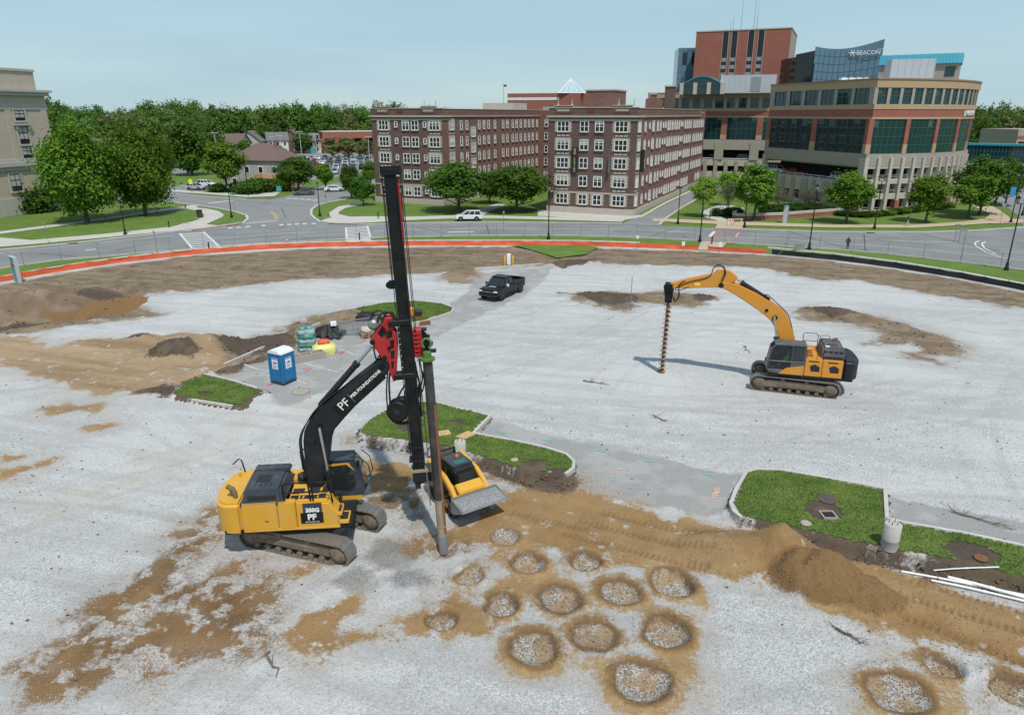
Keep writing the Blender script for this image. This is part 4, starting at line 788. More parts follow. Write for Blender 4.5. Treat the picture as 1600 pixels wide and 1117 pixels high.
hprism('base_band', -.05, 8.1, 10.35, M_CONCG); hprism('lintel_band', 0, 16.25, 16.6, M_OCHRE); hprism('brick_band', .02, 16.6, 17.9, M_BRK_H); hprism('sill_band', -.06, 17.9, 18.72, M_OCHRE); hprism('cornice', -.10, 21.45, 22.75, M_OCHRE); hprism('coping', -.22, 22.75, 23.0, mat('dark_coping', (.30, .19, .12), .7)); hprism('roof', 1.0, 23.0, 23.02, M_ROOF)
hprism('deck_slab', .6, .0, .2, M_CONCG)
segs = [Wall(ap[i], ap[i + 1] - ap[i], HA) for i in range(NB)]; SL = (ap[1] - ap[0]).length
for w in segs[:1]: assert w.n.y < 0
def bay_glass(wl, a0, a1, z0, z1, nx, nz, y=-.18):
    b = MB(); wl.box(b, a0, a1, z0, z1, y - .1, y); o = b.build('window', M_GLTEAL, hos); f = MB()
    for i in range(nx + 1): q = a0 + (a1 - a0) * i / nx; wl.box(f, q - .05, q + .05, z0, z1, y - .02, y + .05)
    for i in range(nz + 1): q = z0 + (z1 - z0) * i / nz; wl.box(f, a0, a1, q - .05, q + .05, y - .02, y + .06)
    f.build('window_frame', M_MULL, o)
    # blinds half drawn behind some panes
    for i in range(nx):
        if rnd.random() < .4:
            b = MB(); wl.box(b, a0 + (a1 - a0) * i / nx + .06, a0 + (a1 - a0) * (i + 1) / nx - .06, z1 - (z1 - z0) / max(nz, 1) * rnd.uniform(.4, .95), z1 - .05, y + .002, y + .012); b.build('blind', M_GBL, o)
M_GBL = mat('blind_behind_green_glass', (.065, .105, .092), .3, var=.2)
# top floor: arc
for i, w in enumerate(segs):
    b = MB(); w.box(b, -.3, .3, 18.7, 21.46, -.4, .02); b.build('pier', M_CONCG, hos); bay_glass(w, .3, SL - .3, 18.72, 21.45, 2, 2)
# two-storey bays on the arc
for k in range(0, NB, 2 + 1):
    w = segs[k]; b = MB(); w.box(b, -.45, .45, 10.35, 16.3, -.5, .06); o = b.build('brick_pier', M_BRK_H, hos); b = MB(); w.box(b, -.47, .47, 10.35, 12.0, -.5, .09); b.build('pier_base', M_OCHRE, o)
for i, w in enumerate(segs):
    s0, s1 = (.45 if i % 3 == 0 else 0), SL
    bay_glass(w, s0, s1, 10.4, 16.25, 2, 4)
    # parking levels below: ribs and spandrels
    b = MB()
    w.box(b, -.3, .3, .0, 9.7, -.6, .42)
    b.build('rib', M_CONCL, hos)
    if i % 3 == 0: b = MB(); w.box(b, -.5, .5, 0, 2.2, -.62, .5); b.build('brick_base', M_BRK_H, hos); pass
    for z0, z1 in ((0, .5), (2.4, 3.4), (5.1, 6.0), (7.8, 8.2)): b = MB(); w.box(b, 0, SL, z0, z1, -.5, .05); b.build('spandrel', M_CONCL, hos)
    b = MB()
    for z in (3.75, 4.05, 6.3, 6.6, .8): w.box(b, 0, SL, z, z + .07, -.35, -.28)
    b.build('guard_rail', M_METW, hos)
# left face (towards the apartments)
tw = [(28.06, 24.12), (23.17, 19.46), (18.56, 14.71), (13.87, 10.27), (9.54, 5.83), (5.14, 1.5)]
for a, b_ in tw: bay_glass(left, LF - a, LF - b_, 18.72, 21.45, 3, 2); 
edges = [LF] + [q for ab in tw for q in ab] + [0]
for i in range(0, len(edges), 2): b = MB(); left.box(b, LF - edges[i], LF - edges[i + 1], 18.7, 21.46, -.4, .03); b.build('pier', M_CONCG, hos)
for a, b_ in ((28.4, 15.4), (14.0, 1.2)): bay_glass(left, LF - a, LF - b_, 10.4, 16.25, 8, 4)
for a, b_ in ((LF, 28.4), (15.4, 14.0), (1.2, 0)): 
    b = MB(); left.box(b, LF - a, LF - b_, 10.35, 16.3, -.5, .06); o = b.build('brick_pier', M_BRK_H, hos); b = MB(); left.box(b, LF - a - .02, LF - b_ + .02, 10.35, 12.0, -.5, .09); b.build('pier_base', M_OCHRE, o)
b = MB(); left.box(b, 0, LF, 3.6, 5.2, -.5, .05); b.build('spandrel', M_CONCL, hos); b = MB(); left.box(b, 0, LF, 0, .9, -.5, .05); b.build('spandrel', M_CONCL, hos); b = MB(); left.box(b, 0, LF, 2.6, 3.6, -.52, .02); b.build('spandrel', M_CONCL, hos)
for q in np.arange(.6, LF - .5, 3.15):
    b = MB(); left.box(b, q, q + (1.9 if int(q) % 2 else 1.1), 0, 4.9, -.45, .3); b.build('rib', M_CONCG, hos)
b = MB(); left.box(b, 1, LF - 1.2, 4.62, 5.05, -7, -.6); b.build('deck_slab', M_CONCG, hos); b = MB(); left.box(b, LF - 1.2, LF + .3, 0, 9.7, -.5, .35); b.build('rib', M_CONCL, hos); b = MB(); left.box(b, 0, .8, 0, 9.0, -.5, .35); b.build('rib', M_CONCL, hos)
b = MB()
for z in (5.3, 5.7): left.box(b, .8, LF - 1.2, z, z + .08, -.3, -.22)
for q in np.arange(1, LF, 2.4): left.box(b, q, q + .06, 5.2, 5.75, -.3, -.22)
b.build('guard_rail', M_WHITE, hos)
# sign on the brick band of the arc
M_SIGN = mat('white_sign_letter', (.72, .73, .74), .5); 
for i, ch in enumerate('MEMORIAL'):
    s = arcL * (.735 + .021 * i); k_ = min(NB - 1, int(s / SL)); put_text(segs[k_], ch, 1.25, s - k_ * SL, 17.25, .12, hos, M_SIGN, bold=.02, ext=.04)
k_ = int(arcL * .70 / SL); b = MB(); w = segs[k_]; s = arcL * .70 - k_ * SL
for q in (-.35, 0, .35): w.box(b, s + q - .1, s + q + .1, 16.75, 17.75, .03, .12)
b.build('emblem', M_SIGN, hos)
# set-back wing
WP = Vector((70.9, 205.0)); wingL = 34.5; ww = Wall(WP + D_ * wingL, -D_, HA); assert ww.n.y < 0
def wbox(name, a0, a1, z0, z1, y0, y1, m, par_=hos): b = MB(); ww.box(b, a0, a1, z0, z1, y0, y1); return b.build(name, m, par_)
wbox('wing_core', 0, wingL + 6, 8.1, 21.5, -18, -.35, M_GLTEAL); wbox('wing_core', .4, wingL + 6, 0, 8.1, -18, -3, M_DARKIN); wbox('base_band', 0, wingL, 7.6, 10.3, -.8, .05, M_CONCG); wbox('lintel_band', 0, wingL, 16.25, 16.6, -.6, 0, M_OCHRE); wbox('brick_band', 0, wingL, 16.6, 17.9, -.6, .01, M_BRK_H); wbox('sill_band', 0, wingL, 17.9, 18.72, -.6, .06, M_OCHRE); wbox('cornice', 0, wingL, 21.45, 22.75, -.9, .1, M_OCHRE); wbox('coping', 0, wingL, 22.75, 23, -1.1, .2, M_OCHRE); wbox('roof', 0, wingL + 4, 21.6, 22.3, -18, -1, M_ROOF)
nwin = 11; pw = wingL / nwin
for i in range(nwin): wbox('pier', i * pw - .45, i * pw + .45, 18.7, 21.46, -.4, .03, M_CONCG); bay_glass(ww, i * pw + .45, (i + 1) * pw - .45, 18.72, 21.45, 3, 2)
for i in range(4):
    q = wingL - 3.5 - i * 9.6; w1 = 7.8; o = wbox('brick_pier', q, q + 1.6, 10.3, 16.3, -.5, .06, M_BRK_H); wbox('pier_base', q - .02, q + 1.62, 10.3, 11.6, -.5, .09, M_OCHRE, o)
    if q - w1 > -2: bay_glass(ww, max(0, q - 8.0), q, 10.35, 16.25, 6, 4)
bay_glass(ww, wingL - 1.9, wingL, 10.35, 16.25, 2, 4)
wbox('deck_slab', 0, wingL + 4, 4.4, 4.85, -16, -.3, M_CONCG); wbox('spandrel', 0, wingL, 3.2, 4.9, -.5, 0, M_CONCL); wbox('guard_rail', 0, wingL, 5.15, 5.3, -.3, -.2, M_WHITE); wbox('spandrel', 0, wingL, 0, 1.6, -.5, 0, M_CONCL)
for i in range(12): wbox('rib', i * 2.9, i * 2.9 + 1.0, 0, 4.7, -.45, .28, M_CONCG)
for i in range(4): wbox('rib', i * 9.6 + 1, i * 9.6 + 3.4, 4.9, 9.8, -.45, .28, M_CONCG)
# ---------------------------------------------------------------- towers behind
RT = Vector((86.3, 240.0)); tow = thing('brick_tower', 'tall red brick hospital tower with dark vertical window strips', 'building', (RT.x, RT.y, 0)); TW = 29.0
tf = Wall(RT + D_ * TW, -D_, RT); b = MB(); tf.box(b, 0, TW, 0, 42.2, -27, -.5, 0); b.build('wall', M_CONCG, tow); b = MB()
st = [(9.9, 11.9), (14.3, 16.3)]; st = [(.385, .445), (.48, .54), (.655, .715), (.76, .82)]; cur = 0
strip = []
for a0, a1 in st: strip.append((a0 * TW - 2.9 + .3, a1 * TW - 2.9 + .3))
for a0, a1 in strip + [(TW, TW)]: tf.box(b, cur, a0, 0, 42.4, -.5, 0, 0); cur = a1
b.build('brick_face', M_BRK_H, tow)
for a0, a1 in strip:
    b = MB(); tf.box(b, a0, a1, 0, 42.3, -.5, -.25); o = b.build('window_strip', M_GLBLK, tow); b = MB()
    for q in (a0 - .12, a1): tf.box(b, q, q + .12, 0, 42.4, -.4, .1)
    b.build('mullion', M_CONCL, o)
    for k in range(4): b = MB(); tf.box(b, a0 + .1, a1 - .1, 26.6 + k * 2.2, 27.7 + k * 2.2, -.25, -.2); b.build('blind', mat('tower_blind', (.3, .3, .3), .7), o)
b = MB(); tf.box(b, -.15, TW + .15, 42.2, 42.55, -27.1, .15); b.build('coping', M_STONE2, tow)
for a, y, h in ((13, -6, 8.5), (11, -3, 4), (17.2, -4, 9.5), (17.9, -6, 7), (9.5, -8, 3)):
    c = tf.at(a, y); MB().tube((c.x, c.y, 42.4), (c.x, c.y, 42.4 + h * 1.2), .09, .03, n=6).build('antenna', M_POST, tow)
gl = thing('glass_tower', 'small blue glass block left of the red tower', 'building'); GP0 = Vector(aty(1057, 130, 262)[:2]); gl.location = (GP0.x, GP0.y, 0); gw = Wall(GP0, Vector((1, -.1)), GP0)
b = MB(); gw.box(b, 0, 14, 0, 38.4, -12, 0); b.build('glass_wall', M_GLBLUE, gl)
for i in range(3): b = MB(); gw.box(b, 1.4 + i * 3.1, 2.9 + i * 3.1, 33, 37, -.1, .05); b.build('window', M_GLBLK, gl)
b = MB()
for i in range(9): gw.box(b, i * 1.5 - .04, i * 1.5 + .04, 0, 38.4, 0, .06)
for i in range(8): gw.box(b, 0, 13, 22 + i * 2.2, 22.06 + i * 2.2, 0, .05)
b.build('mullion', mat('blue_mullion', (.05, .09, .13), .5, .3), gl)
# concave mirrored tower with the name
bt = thing('glass_tower', 'curved blue mirrored glass tower with white BEACON lettering', 'building'); B0 = Vector(aty(1268, 125, 216)[:2]); B1 = Vector(aty(1373, 125, 212)[:2]); bt.location = (B0.x, B0.y, 0)
mid = (B0 + B1) / 2 + Vector((0, 3.2)); bez = lambda t_: (1 - t_) ** 2 * B0 + 2 * t_ * (1 - t_) * mid + t_ * t_ * B1
NBX, NBZ = 12, 8; pp = [bez(i / NBX) for i in range(NBX + 1)]; zt = lambda t_: 35.0 + 1.6 * t_ ** 2 - .9 * math.sin(math.pi * t_)
core = [((p - B0).x, (p - B0).y) for p in pp]; core = core + [(core[-1][0] + 6, core[-1][1] + 14), (core[0][0], core[0][1] + 14)]
M_BTCORE = mat('tower_core', (.05, .08, .11), .4)
MB().prism([(x, y + .25) for x, y in core], 0, 34.0).build('core', M_BTCORE, bt)
for i in range(NBX):
    a, b_ = pp[i] - B0, pp[i + 1] - B0; z1 = zt((i + .5) / NBX); z0 = 18.0
    for k in range(NBZ):
        q0 = z0 + (z1 - z0) * k / NBZ + .05; q1 = z0 + (z1 - z0) * (k + 1) / NBZ - .05; dd = (b_ - a).normalized() * .05; r_ = rnd.uniform(-.015, .015)
        zA = zt(i / NBX) if k == NBZ - 1 else None; zB = zt((i + 1) / NBX) if k == NBZ - 1 else None
        lean = .10 * (i / NBX)
        MB().add([((a + dd).x, (a + dd).y + r_, q0), ((b_ - dd).x, (b_ - dd).y - r_, q0), ((b_ - dd).x, (b_ - dd).y - r_, (zB or q1)), ((a + dd).x, (a + dd).y + r_, (zA or q1)), ((a + dd).x, (a + dd).y + .2, q0), ((b_ - dd).x, (b_ - dd).y + .2, q0), ((b_ - dd).x, (b_ - dd).y + .2, (zB or q1)), ((a + dd).x, (a + dd).y + .2, (zA or q1))], [(0, 1, 2, 3), (4, 7, 6, 5), (0, 3, 7, 4), (1, 5, 6, 2), (3, 2, 6, 7), (0, 4, 5, 1)]).build('glass_panel', M_GLBLUE, bt)
MB().prism([(0 - 4.2, 1.5), (0, .6), (0, 14), (-4.2, 14)], 0, 32.5).build('painted_dark_reflection', M_GLBLK, bt); MB().prism([(.05, -.05), (1.6, .35), (1.6, .6), (.05, .6)], 18, 30.5).build('painted_dark_reflection', M_GLBLK, bt)  # black blocks stand in for a dark building's reflection in the glass
tf2 = Wall(bez(.56), (bez(.97) - bez(.56)), B0); put_text(tf2, 'BEACON', 1.5, 4.6, 33.2, .42, bt, M_SIGN, bold=.02, ext=.05)
b = MB()
for k in range(3): 
    an = math.pi * k / 3; c = tf2.at(.6, .5); v = Vector((tf2.d.x * math.cos(an), tf2.d.y * math.cos(an), math.sin(an))); c3 = Vector((c.x, c.y, 33.2)); b.tube(c3 - v * .95, c3 + v * .95, .13, n=6)
b.build('star_emblem', M_SIGN, bt)
# arched pavilion, plant screens and the teal-roofed block on the roofs
ar = thing('arched_pavilion', 'roof pavilion with teal barrel roof and cream piers', 'roof pavilion'); c = Vector(aty(1062, 143, 211)[:2]); ar.location = (c.x, c.y, 22.3); aw = Wall(c, -D_, c); AW = 12.0
b = MB(); aw.box(b, .2, AW - .2, 0, 2.2, -6, -.2); b.build('glazing', M_GLTEAL, ar); b = MB()
for q in (0, 3.7, 7.4, 11.0): aw.box(b, q, q + 1.0, 0, 3.0, -.6, .3)
b.build('pier', M_CONCL, ar); n_ = 12; prof = [(.4 + (AW - .8) * i / n_, 2.2 + 2.3 * math.sin(math.pi * i / n_)) for i in range(n_ + 1)]
MB().extr(prof + [(AW - .4, 2.0), (.4, 2.0)], (0, 0, 0), (aw.d.x, aw.d.y, 0), (0, 0, 1), (-aw.n.x, -aw.n.y, 0), .1, 6).build('gable_glass', M_GLTEAL, ar)
b = MB()
for i in range(n_): 
    (x0, z0), (x1, z1) = prof[i], prof[i + 1]; b.extr([(x0, z0), (x1, z1), (x1, z1 + .3), (x0, z0 + .3)], (0, 0, 0), (aw.d.x, aw.d.y, 0), (0, 0, 1), (-aw.n.x, -aw.n.y, 0), -.1, 6.2)
b.build('barrel_roof', M_TEAL, ar)
def screen(name, label, u0, u1, vt, vb, Y, m, base, dy=0, depth=6, louvre=None):
    p0 = Vector(aty(u0, vb, Y)); p1 = Vector(aty(u1, vb, Y + dy)); zt_ = aty(u0, vt, Y)[2]; o = thing(name, label, 'plant screen', (p0.x, p0.y, base)); w = Wall(p0, p1 - p0, p0); L = (p1 - p0).to_2d().length
    b = MB(); w.box(b, 0, L, .25, zt_ - base, -depth, 0); sc = b.build('screen', m, o); b = MB(); n_ = max(3, int(L / 1.2))
    for i in range(n_ + 1): w.box(b, L * i / n_ - .04, L * i / n_ + .04, 0, zt_ - base + .02, 0, .05)
    b.build('seam', m, sc)
    if louvre: b = MB(); w.box(b, L * louvre[0], L * louvre[1], .6, zt_ - base - .5, 0, .07); b.build('louvre', M_LOUV, sc)
    return o
screen('roof_plant_screen', 'pale metal plant screen with grey louvre on the hospital wing roof', 1125, 1212, 118, 138, 207, M_METW, 22.3, -4, louvre=(.55, .73))
screen('roof_plant_screen', 'pale metal plant screen in front of the teal roofed block', 1390, 1458, 93, 122, 160, M_METW, 23.02, -2)
tb = thing('penthouse_block', 'beige roof block with bright teal mansard above the curved front', 'roof pavilion'); p0 = Vector(aty(1371, 125, 168)); p1 = Vector(aty(1496, 126, 160)); tb.location = (p0.x, p0.y, 23.02); w = Wall(p0, p1 - p0, p0); L = (p1 - p0).to_2d().length
b = MB(); w.box(b, 0, L, 0, 4.2, -9, 0); b.build('wall', M_CONCG, tb); b = MB(); b.extr([(0, 4.2), (.5, 4.2), (-.6, 6.2), (-9, 6.2), (-9, 4.2)], (0, 0, 0), (w.n.x, w.n.y, 0), (0, 0, 1), (w.d.x, w.d.y, 0), -.2, L + .2); b.build('mansard_roof', M_TEAL, tb)
b = MB()
for i in range(int(L / .6)): q = i * .6; a = w.at(q, .52); c_ = w.at(q, -.55); b.path([(a.x, a.y, 4.22), (c_.x, c_.y, 6.22)], .035, 5)
b.build('standing_seam', M_TEAL, tb); b = MB(); w.box(b, L * .83, L * .95, 1.6, 3.6, 0, .08); b.build('window', M_GLTEAL, tb); b = MB(); w.box(b, 0, L * .1, 0, 1.6, 0, .6); b.build('door_house', M_WHITE, tb)
ct = thing('cooling_unit', 'white cooling units on the roof below the BEACON tower', 'cooling unit'); p = Vector(aty(1335, 124, 172)); ct.location = (p.x, p.y, 23.0); b = MB()
for i in range(4): b.box((i * 1.7 - 2.5, 0, .9), (1.4, 1.6, 1.8))
b.build('casing', M_WHITE, ct, bevel=.05)
for i in range(4): MB().lathe([(.55, 0), (.5, .25)], n=12).build('fan_shroud', M_LOUV, ct, (i * 1.7 - 2.5, 0, 1.8))
# red banded building with the glass pyramid behind the apartments
rb = thing('banded_brick_building', 'low red brick building with white band and glass pyramid behind the apartments', 'building'); p0 = Vector(aty(793, 165, 235)); p1 = Vector(aty(906, 165, 228)); rb.location = (p0.x, p0.y, 0); w = Wall(p0, p1 - p0, p0); L = (p1 - p0).to_2d().length
b = MB(); w.box(b, 0, L, 0, 23.2, -16, 0); b.build('wall', M_BRK_H, rb); b = MB(); w.box(b, -.05, L * .72, 21.2, 22.0, -.1, .08); b.build('stone_band', M_SIGN, rb)
c = w.at(L * .83, -4); b = MB(); hw = 4.0; apx = (0, 0, 4.0); P4 = [(-hw, -hw, 0), (hw, -hw, 0), (hw, hw, 0), (-hw, hw, 0)]
MB().add(P4 + [apx], [(0, 1, 4), (1, 2, 4), (2, 3, 4), (3, 0, 4)]).build('pyramid_glass', glass_mat('pale_skylight_glass', (.35, .48, .52), .1, .6, .1), rb, (c.x, c.y, 23.2)); b = MB()
for i in range(4):
    b.tube(P4[i], apx, .12, n=6); b.tube(P4[i], P4[(i + 1) % 4], .12, n=6)
    for k in (1, 2, 3): q = Vector(P4[i]).lerp(Vector(P4[(i + 1) % 4]), k / 4); b.tube(q, Vector(apx) * .98, .06, n=5)
b.build('pyramid_frame', M_WHITE, rb, (c.x, c.y, 23.22))
fl = thing('flag_pole', 'thin flag pole with red flag above the apartment roof', 'flag pole'); p = Vector(aty(787, 165, 228)); fl.location = (p.x, p.y, 0); MB().tube((0, 0, 0), (0, 0, 26), .1, .05).build('pole', M_POST, fl); MB().box((.45, 0, 25.2), (.9, .04, .6)).build('flag', M_REDV, fl)
# ---------------------------------------------------------------- buff stone museum at the left
MC = Vector((-86.0, 138.9)); md = Vector((math.sin(R(14)), math.cos(R(14)))); mus = thing('stone_museum', 'tall buff brick and limestone civic building at the left edge', 'building', (MC.x, MC.y, 0)); ML = 34.0
mw = Wall(MC - md * ML, md, MC); assert mw.n.x > 0
b = MB(); mw.box(b, 0, ML, 0, 21.0, -26, 0); b.build('wall', M_MUSB, mus); b = MB(); mw.box(b, .0, ML - .6, 21.0, 24.3, -25.5, -.8); b.build('attic', M_MUSB, mus)
def band(z0, z1, y, m=M_MUSS, name='stone_band'): b = MB(); mw.box(b, -.1, ML + y, z0, z1, -26 - y, y); b.build(name, m, mus)
band(0, 3.0, .25, name='plinth'); band(8.3, 9.0, .5); band(7.6, 8.3, .2); band(9.0, 9.5, .25); band(17.9, 18.9, .15); band(20.2, 20.8, .6, name='cornice'); band(20.8, 21.2, 1.0, name='cornice'); b = MB(); mw.box(b, 0, ML - .4, 24.3, 24.7, -25.7, -.6); b.build('coping', M_MUSS, mus)
for q in (ML - .9, ML - 8.2, ML - 12.5, ML - 19, ML - 25): b = MB(); mw.box(b, q - .6, q + .6, 9.5, 17.9, 0, .12); b.build('pilaster', M_MUSB, mus)
def mwin(a, z, w_, h):
    b = MB(); mw.box(b, a - w_ / 2, a + w_ / 2, z, z + h, -.05, .03); o = b.build('window', M_GLASS, mus); f = MB()
    for q in (a - w_ / 2, a - .05, a + w_ / 2 - .1): mw.box(f, q, q + .1, z, z + h, .03, .08)
    for q in (z, z + h * .62, z + h - .1): mw.box(f, a - w_ / 2, a + w_ / 2, q, q + .1, .03, .085)
    f.build('window_frame', M_RAIL, o); f = MB(); mw.box(f, a - w_ / 2 - .35, a + w_ / 2 + .35, z - .3, z, .0, .22); mw.box(f, a - w_ / 2 - .3, a - w_ / 2, z, z + h + .3, 0, .13); mw.box(f, a + w_ / 2, a + w_ / 2 + .3, z, z + h + .3, 0, .13); mw.box(f, a - w_ / 2 - .1, a + w_ / 2 + .1, z + h, z + h + .3, .0, .14); f.build('sill', M_MUSS, o)
    if rnd.random() < .8: f = MB(); mw.box(f, a - w_ / 2 + .12, a + w_ / 2 - .12, z + h * .3, z + h - .12, .032, .05); f.build('blind', M_BLIND, o)
for a in (ML - 6.0, ML - 14.6, ML - 23):
    mwin(a, 16.0, 2.0, 1.8); mwin(a, 12.0, 2.0, 3.0); mwin(a, 9.9 - .3, 2.0, 2.0)
    b = MB(); mw.box(b, a - 1.7, a + 1.7, 15.2, 15.5, 0, .5); mw.box(b, a - 1.4, a - 1.1, 14.6, 15.2, 0, .4); mw.box(b, a + 1.1, a + 1.4, 14.6, 15.2, 0, .4); b.build('window_hood', M_MUSS, mus)
for a in (ML - 2.5, ML - 9.6, ML - 17, ML - 24): mwin(a, 4.1, 2.1, 3.0)
for a in (ML - 8.5, ML - 16): b = MB(); mw.box(b, a - 1, a + 1, .5, 2.3, .24, .30); b.build('basement_grille', M_GLASS, mus)
# ================================================================== TREES AND SHRUBS
def leaf_mat(name, c1, c2, sc=.45):
    m, n, l, b = new_mat(name); geo = NN(n, 'ShaderNodeNewGeometry'); oi = NN(n, 'ShaderNodeObjectInfo')
    no = NN(n, 'ShaderNodeTexNoise', Scale=sc, Detail=4.0, Roughness=.7); l.new(geo.outputs['Position'], no.inputs[0])
    rp = NN(n, 'ShaderNodeMapRange'); rp.inputs[1].default_value = .3; rp.inputs[2].default_value = .7; l.new(no.outputs[0], rp.inputs[0])
    x = NN(n, 'ShaderNodeMixRGB'); x.inputs[1].default_value = (*c1, 1); x.inputs[2].default_value = (*c2, 1); l.new(rp.outputs[0], x.inputs[0])
    hv = NN(n, 'ShaderNodeHueSaturation'); l.new(x.outputs[0], hv.inputs['Color'])
    a = NN(n, 'ShaderNodeMapRange'); a.inputs[3].default_value = .86; a.inputs[4].default_value = 1.25; l.new(oi.outputs['Random'], a.inputs[0]); l.new(a.outputs[0], hv.inputs['Value'])
    a2 = NN(n, 'ShaderNodeMapRange'); a2.inputs[3].default_value = .497; a2.inputs[4].default_value = .515; l.new(oi.outputs['Random'], a2.inputs[0]); l.new(a2.outputs[0], hv.inputs['Hue'])
    df = NN(n, 'ShaderNodeBsdfDiffuse'); tr = NN(n, 'ShaderNodeBsdfTranslucent'); mx_ = NN(n, 'ShaderNodeMixShader'); mx_.inputs[0].default_value = .36
    l.new(hv.outputs[0], df.inputs[0]); l.new(hv.outputs[0], tr.inputs[0]); l.new(df.outputs[0], mx_.inputs[1]); l.new(tr.outputs[0], mx_.inputs[2])
    n.remove(b); l.new(mx_.outputs[0], n['Material Output'].inputs[0]); return m
L_MAPLE = leaf_mat('maple_leaf', (.072, .150, .020), (.185, .29, .040)); L_DARK = leaf_mat('dark_leaf', (.045, .105, .020), (.115, .20, .034)); L_LIME = leaf_mat('lime_leaf', (.14, .24, .03), (.24, .36, .05)); L_MID = leaf_mat('forest_leaf', (.062, .125, .028), (.150, .235, .054), .12); L_OLIVE = leaf_mat('olive_leaf', (.115, .15, .05), (.19, .22, .08), .12); L_GREY = leaf_mat('grey_lilac_twig', (.085, .072, .062), (.15, .125, .11)); L_HEDGE = leaf_mat('hedge_leaf', (.028, .06, .014), (.06, .11, .022), 1.2); L_PURP = leaf_mat('purple_leaf', (.035, .025, .025), (.07, .045, .04))
M_BARK = mat('bark', (.10, .08, .062), .95, var=.35, scale=6, bump=.5, bscale=20)
def crown_mesh(name, seed, rx, rz, zc, n_cl, n_lf, ls, m, power=2.0, spread=.17, drop=.0, fill=.45):
    r = np.random.default_rng(seed); k = 0; C = []
    while len(C) < n_cl:
        d = r.normal(size=3); d /= np.linalg.norm(d); rr = (fill + (1 - fill) * r.random() ** .55)
        lump = 1 + .22 * math.sin(3 * math.atan2(d[1], d[0]) + seed) * (1 - abs(d[2])) + .16 * math.sin(5 * d[2] + 2 * math.atan2(d[1], d[0]) + seed * 1.7)
        p = np.array([d[0] * rx, d[1] * rx, d[2] * rz]) * rr * lump * .86
        if drop and p[2] < -rz * drop: continue
        if p[2] > 0: p[:2] *= (1 - .45 * (p[2] / rz) ** power * (power < 1.9))
        C.append(p)
    C = np.array(C); sz = r.uniform(.65, 1.35, n_cl) * spread * rx
    idx = np.repeat(np.arange(n_cl), n_lf); N = len(idx); off = r.normal(size=(N, 3)); off *= (sz[idx] / 1.2)[:, None]; off[:, 2] *= .62
    P = C[idx] + off; P[:, 2] += zc
    out = P - np.array([0, 0, zc - rz * .3]); out /= np.linalg.norm(out, axis=1)[:, None] + 1e-6
    nrm = out * .75 + r.normal(size=(N, 3)) * .5 + np.array([.1, -.15, .6]); nrm /= np.linalg.norm(nrm, axis=1)[:, None]
    t_ = np.cross(nrm, r.normal(size=(N, 3))); t_ /= np.linalg.norm(t_, axis=1)[:, None] + 1e-6; b_ = np.cross(nrm, t_)
    s = ls * r.uniform(.6, 1.3, N)[:, None]; V = np.empty((N, 4, 3)); V[:, 0] = P - t_ * s * .5; V[:, 1] = P + b_ * s * .42; V[:, 2] = P + t_ * s * .62; V[:, 3] = P - b_ * s * .42
    return npmesh(name, V.reshape(-1, 3), np.arange(4 * N).reshape(-1, 4), m)
def trunk_mesh(seed, h, r0, zc, rx, rz, nb=7):
    rr = random.Random(seed); mb = MB(); pts = []; n = 6
    for i in range(n): t_ = i / (n - 1); pts.append((rr.uniform(-1, 1) * .04 * h * t_ * .6, rr.uniform(-1, 1) * .04 * h * t_ * .6, -.15 + (zc + rz * .5) * t_))
    mb.path(pts, [r0 * (1.25 if i == 0 else 1) * (1 - .8 * i / (n - 1)) for i in range(n)], 8)
    for k in range(nb):
        a = 6.283 * k / nb + rr.uniform(-.4, .4); f = rr.uniform(.35, .75); j = pts[int(f * (n - 1))]; L = rx * rr.uniform(.5, .8); e = (j[0] + math.cos(a) * L, j[1] + math.sin(a) * L, j[2] + rz * rr.uniform(.2, .55)); md_ = tuple((p + q) / 2 + (0, 0, -.1)[i] for i, (p, q) in enumerate(zip(j, e)))
        mb.path([j, md_, e], [r0 * .42, r0 * .3, r0 * .1], 6)
    return mb.mesh('trunk', M_BARK)
PROTO = {}
def proto(kind, seed):
    """unit trees of 10 m, crowns built from leaf clumps"""
    k = (kind, seed)
    if k in PROTO: return PROTO[k]
    P = {'maple': dict(rx=4.4, rz=4.6, zc=5.3, n_cl=430, n_lf=64, ls=.30, m=L_MAPLE, drop=.88), 'street': dict(rx=3.6, rz=3.7, zc=6.1, n_cl=150, n_lf=60, ls=.42, m=L_MAPLE), 'dark': dict(rx=4.3, rz=3.7, zc=6.1, n_cl=200, n_lf=60, ls=.42, m=L_DARK), 'lime': dict(rx=3.9, rz=3.0, zc=6.7, n_cl=110, n_lf=46, ls=.42, m=L_LIME), 'bare': dict(rx=4.4, rz=3.2, zc=6.4, n_cl=120, n_lf=26, ls=.26, m=L_GREY),
         'col': dict(rx=2.6, rz=4.4, zc=5.5, n_cl=130, n_lf=55, ls=.4, m=L_MAPLE), 'far': dict(rx=3.9, rz=4.9, zc=4.95, n_cl=130, n_lf=24, ls=.62, m=L_MID), 'farw': dict(rx=4.7, rz=4.7, zc=5.1, n_cl=150, n_lf=24, ls=.62, m=L_MID), 'faro': dict(rx=4.0, rz=4.6, zc=5.2, n_cl=90, n_lf=22, ls=.6, m=L_OLIVE), 'fard': dict(rx=4.0, rz=4.8, zc=5.0, n_cl=110, n_lf=24, ls=.62, m=L_DARK), 'farp': dict(rx=4.0, rz=4.0, zc=5.7, n_cl=100, n_lf=24, ls=.6, m=L_PURP)}[kind]
    PROTO[k] = (crown_mesh('crown', seed, **P), trunk_mesh(seed, 10, .24 if kind[:3] != 'far' else .3, P['zc'], P['rx'], P['rz'], 7 if kind[:3] != 'far' else 4)); return PROTO[k]
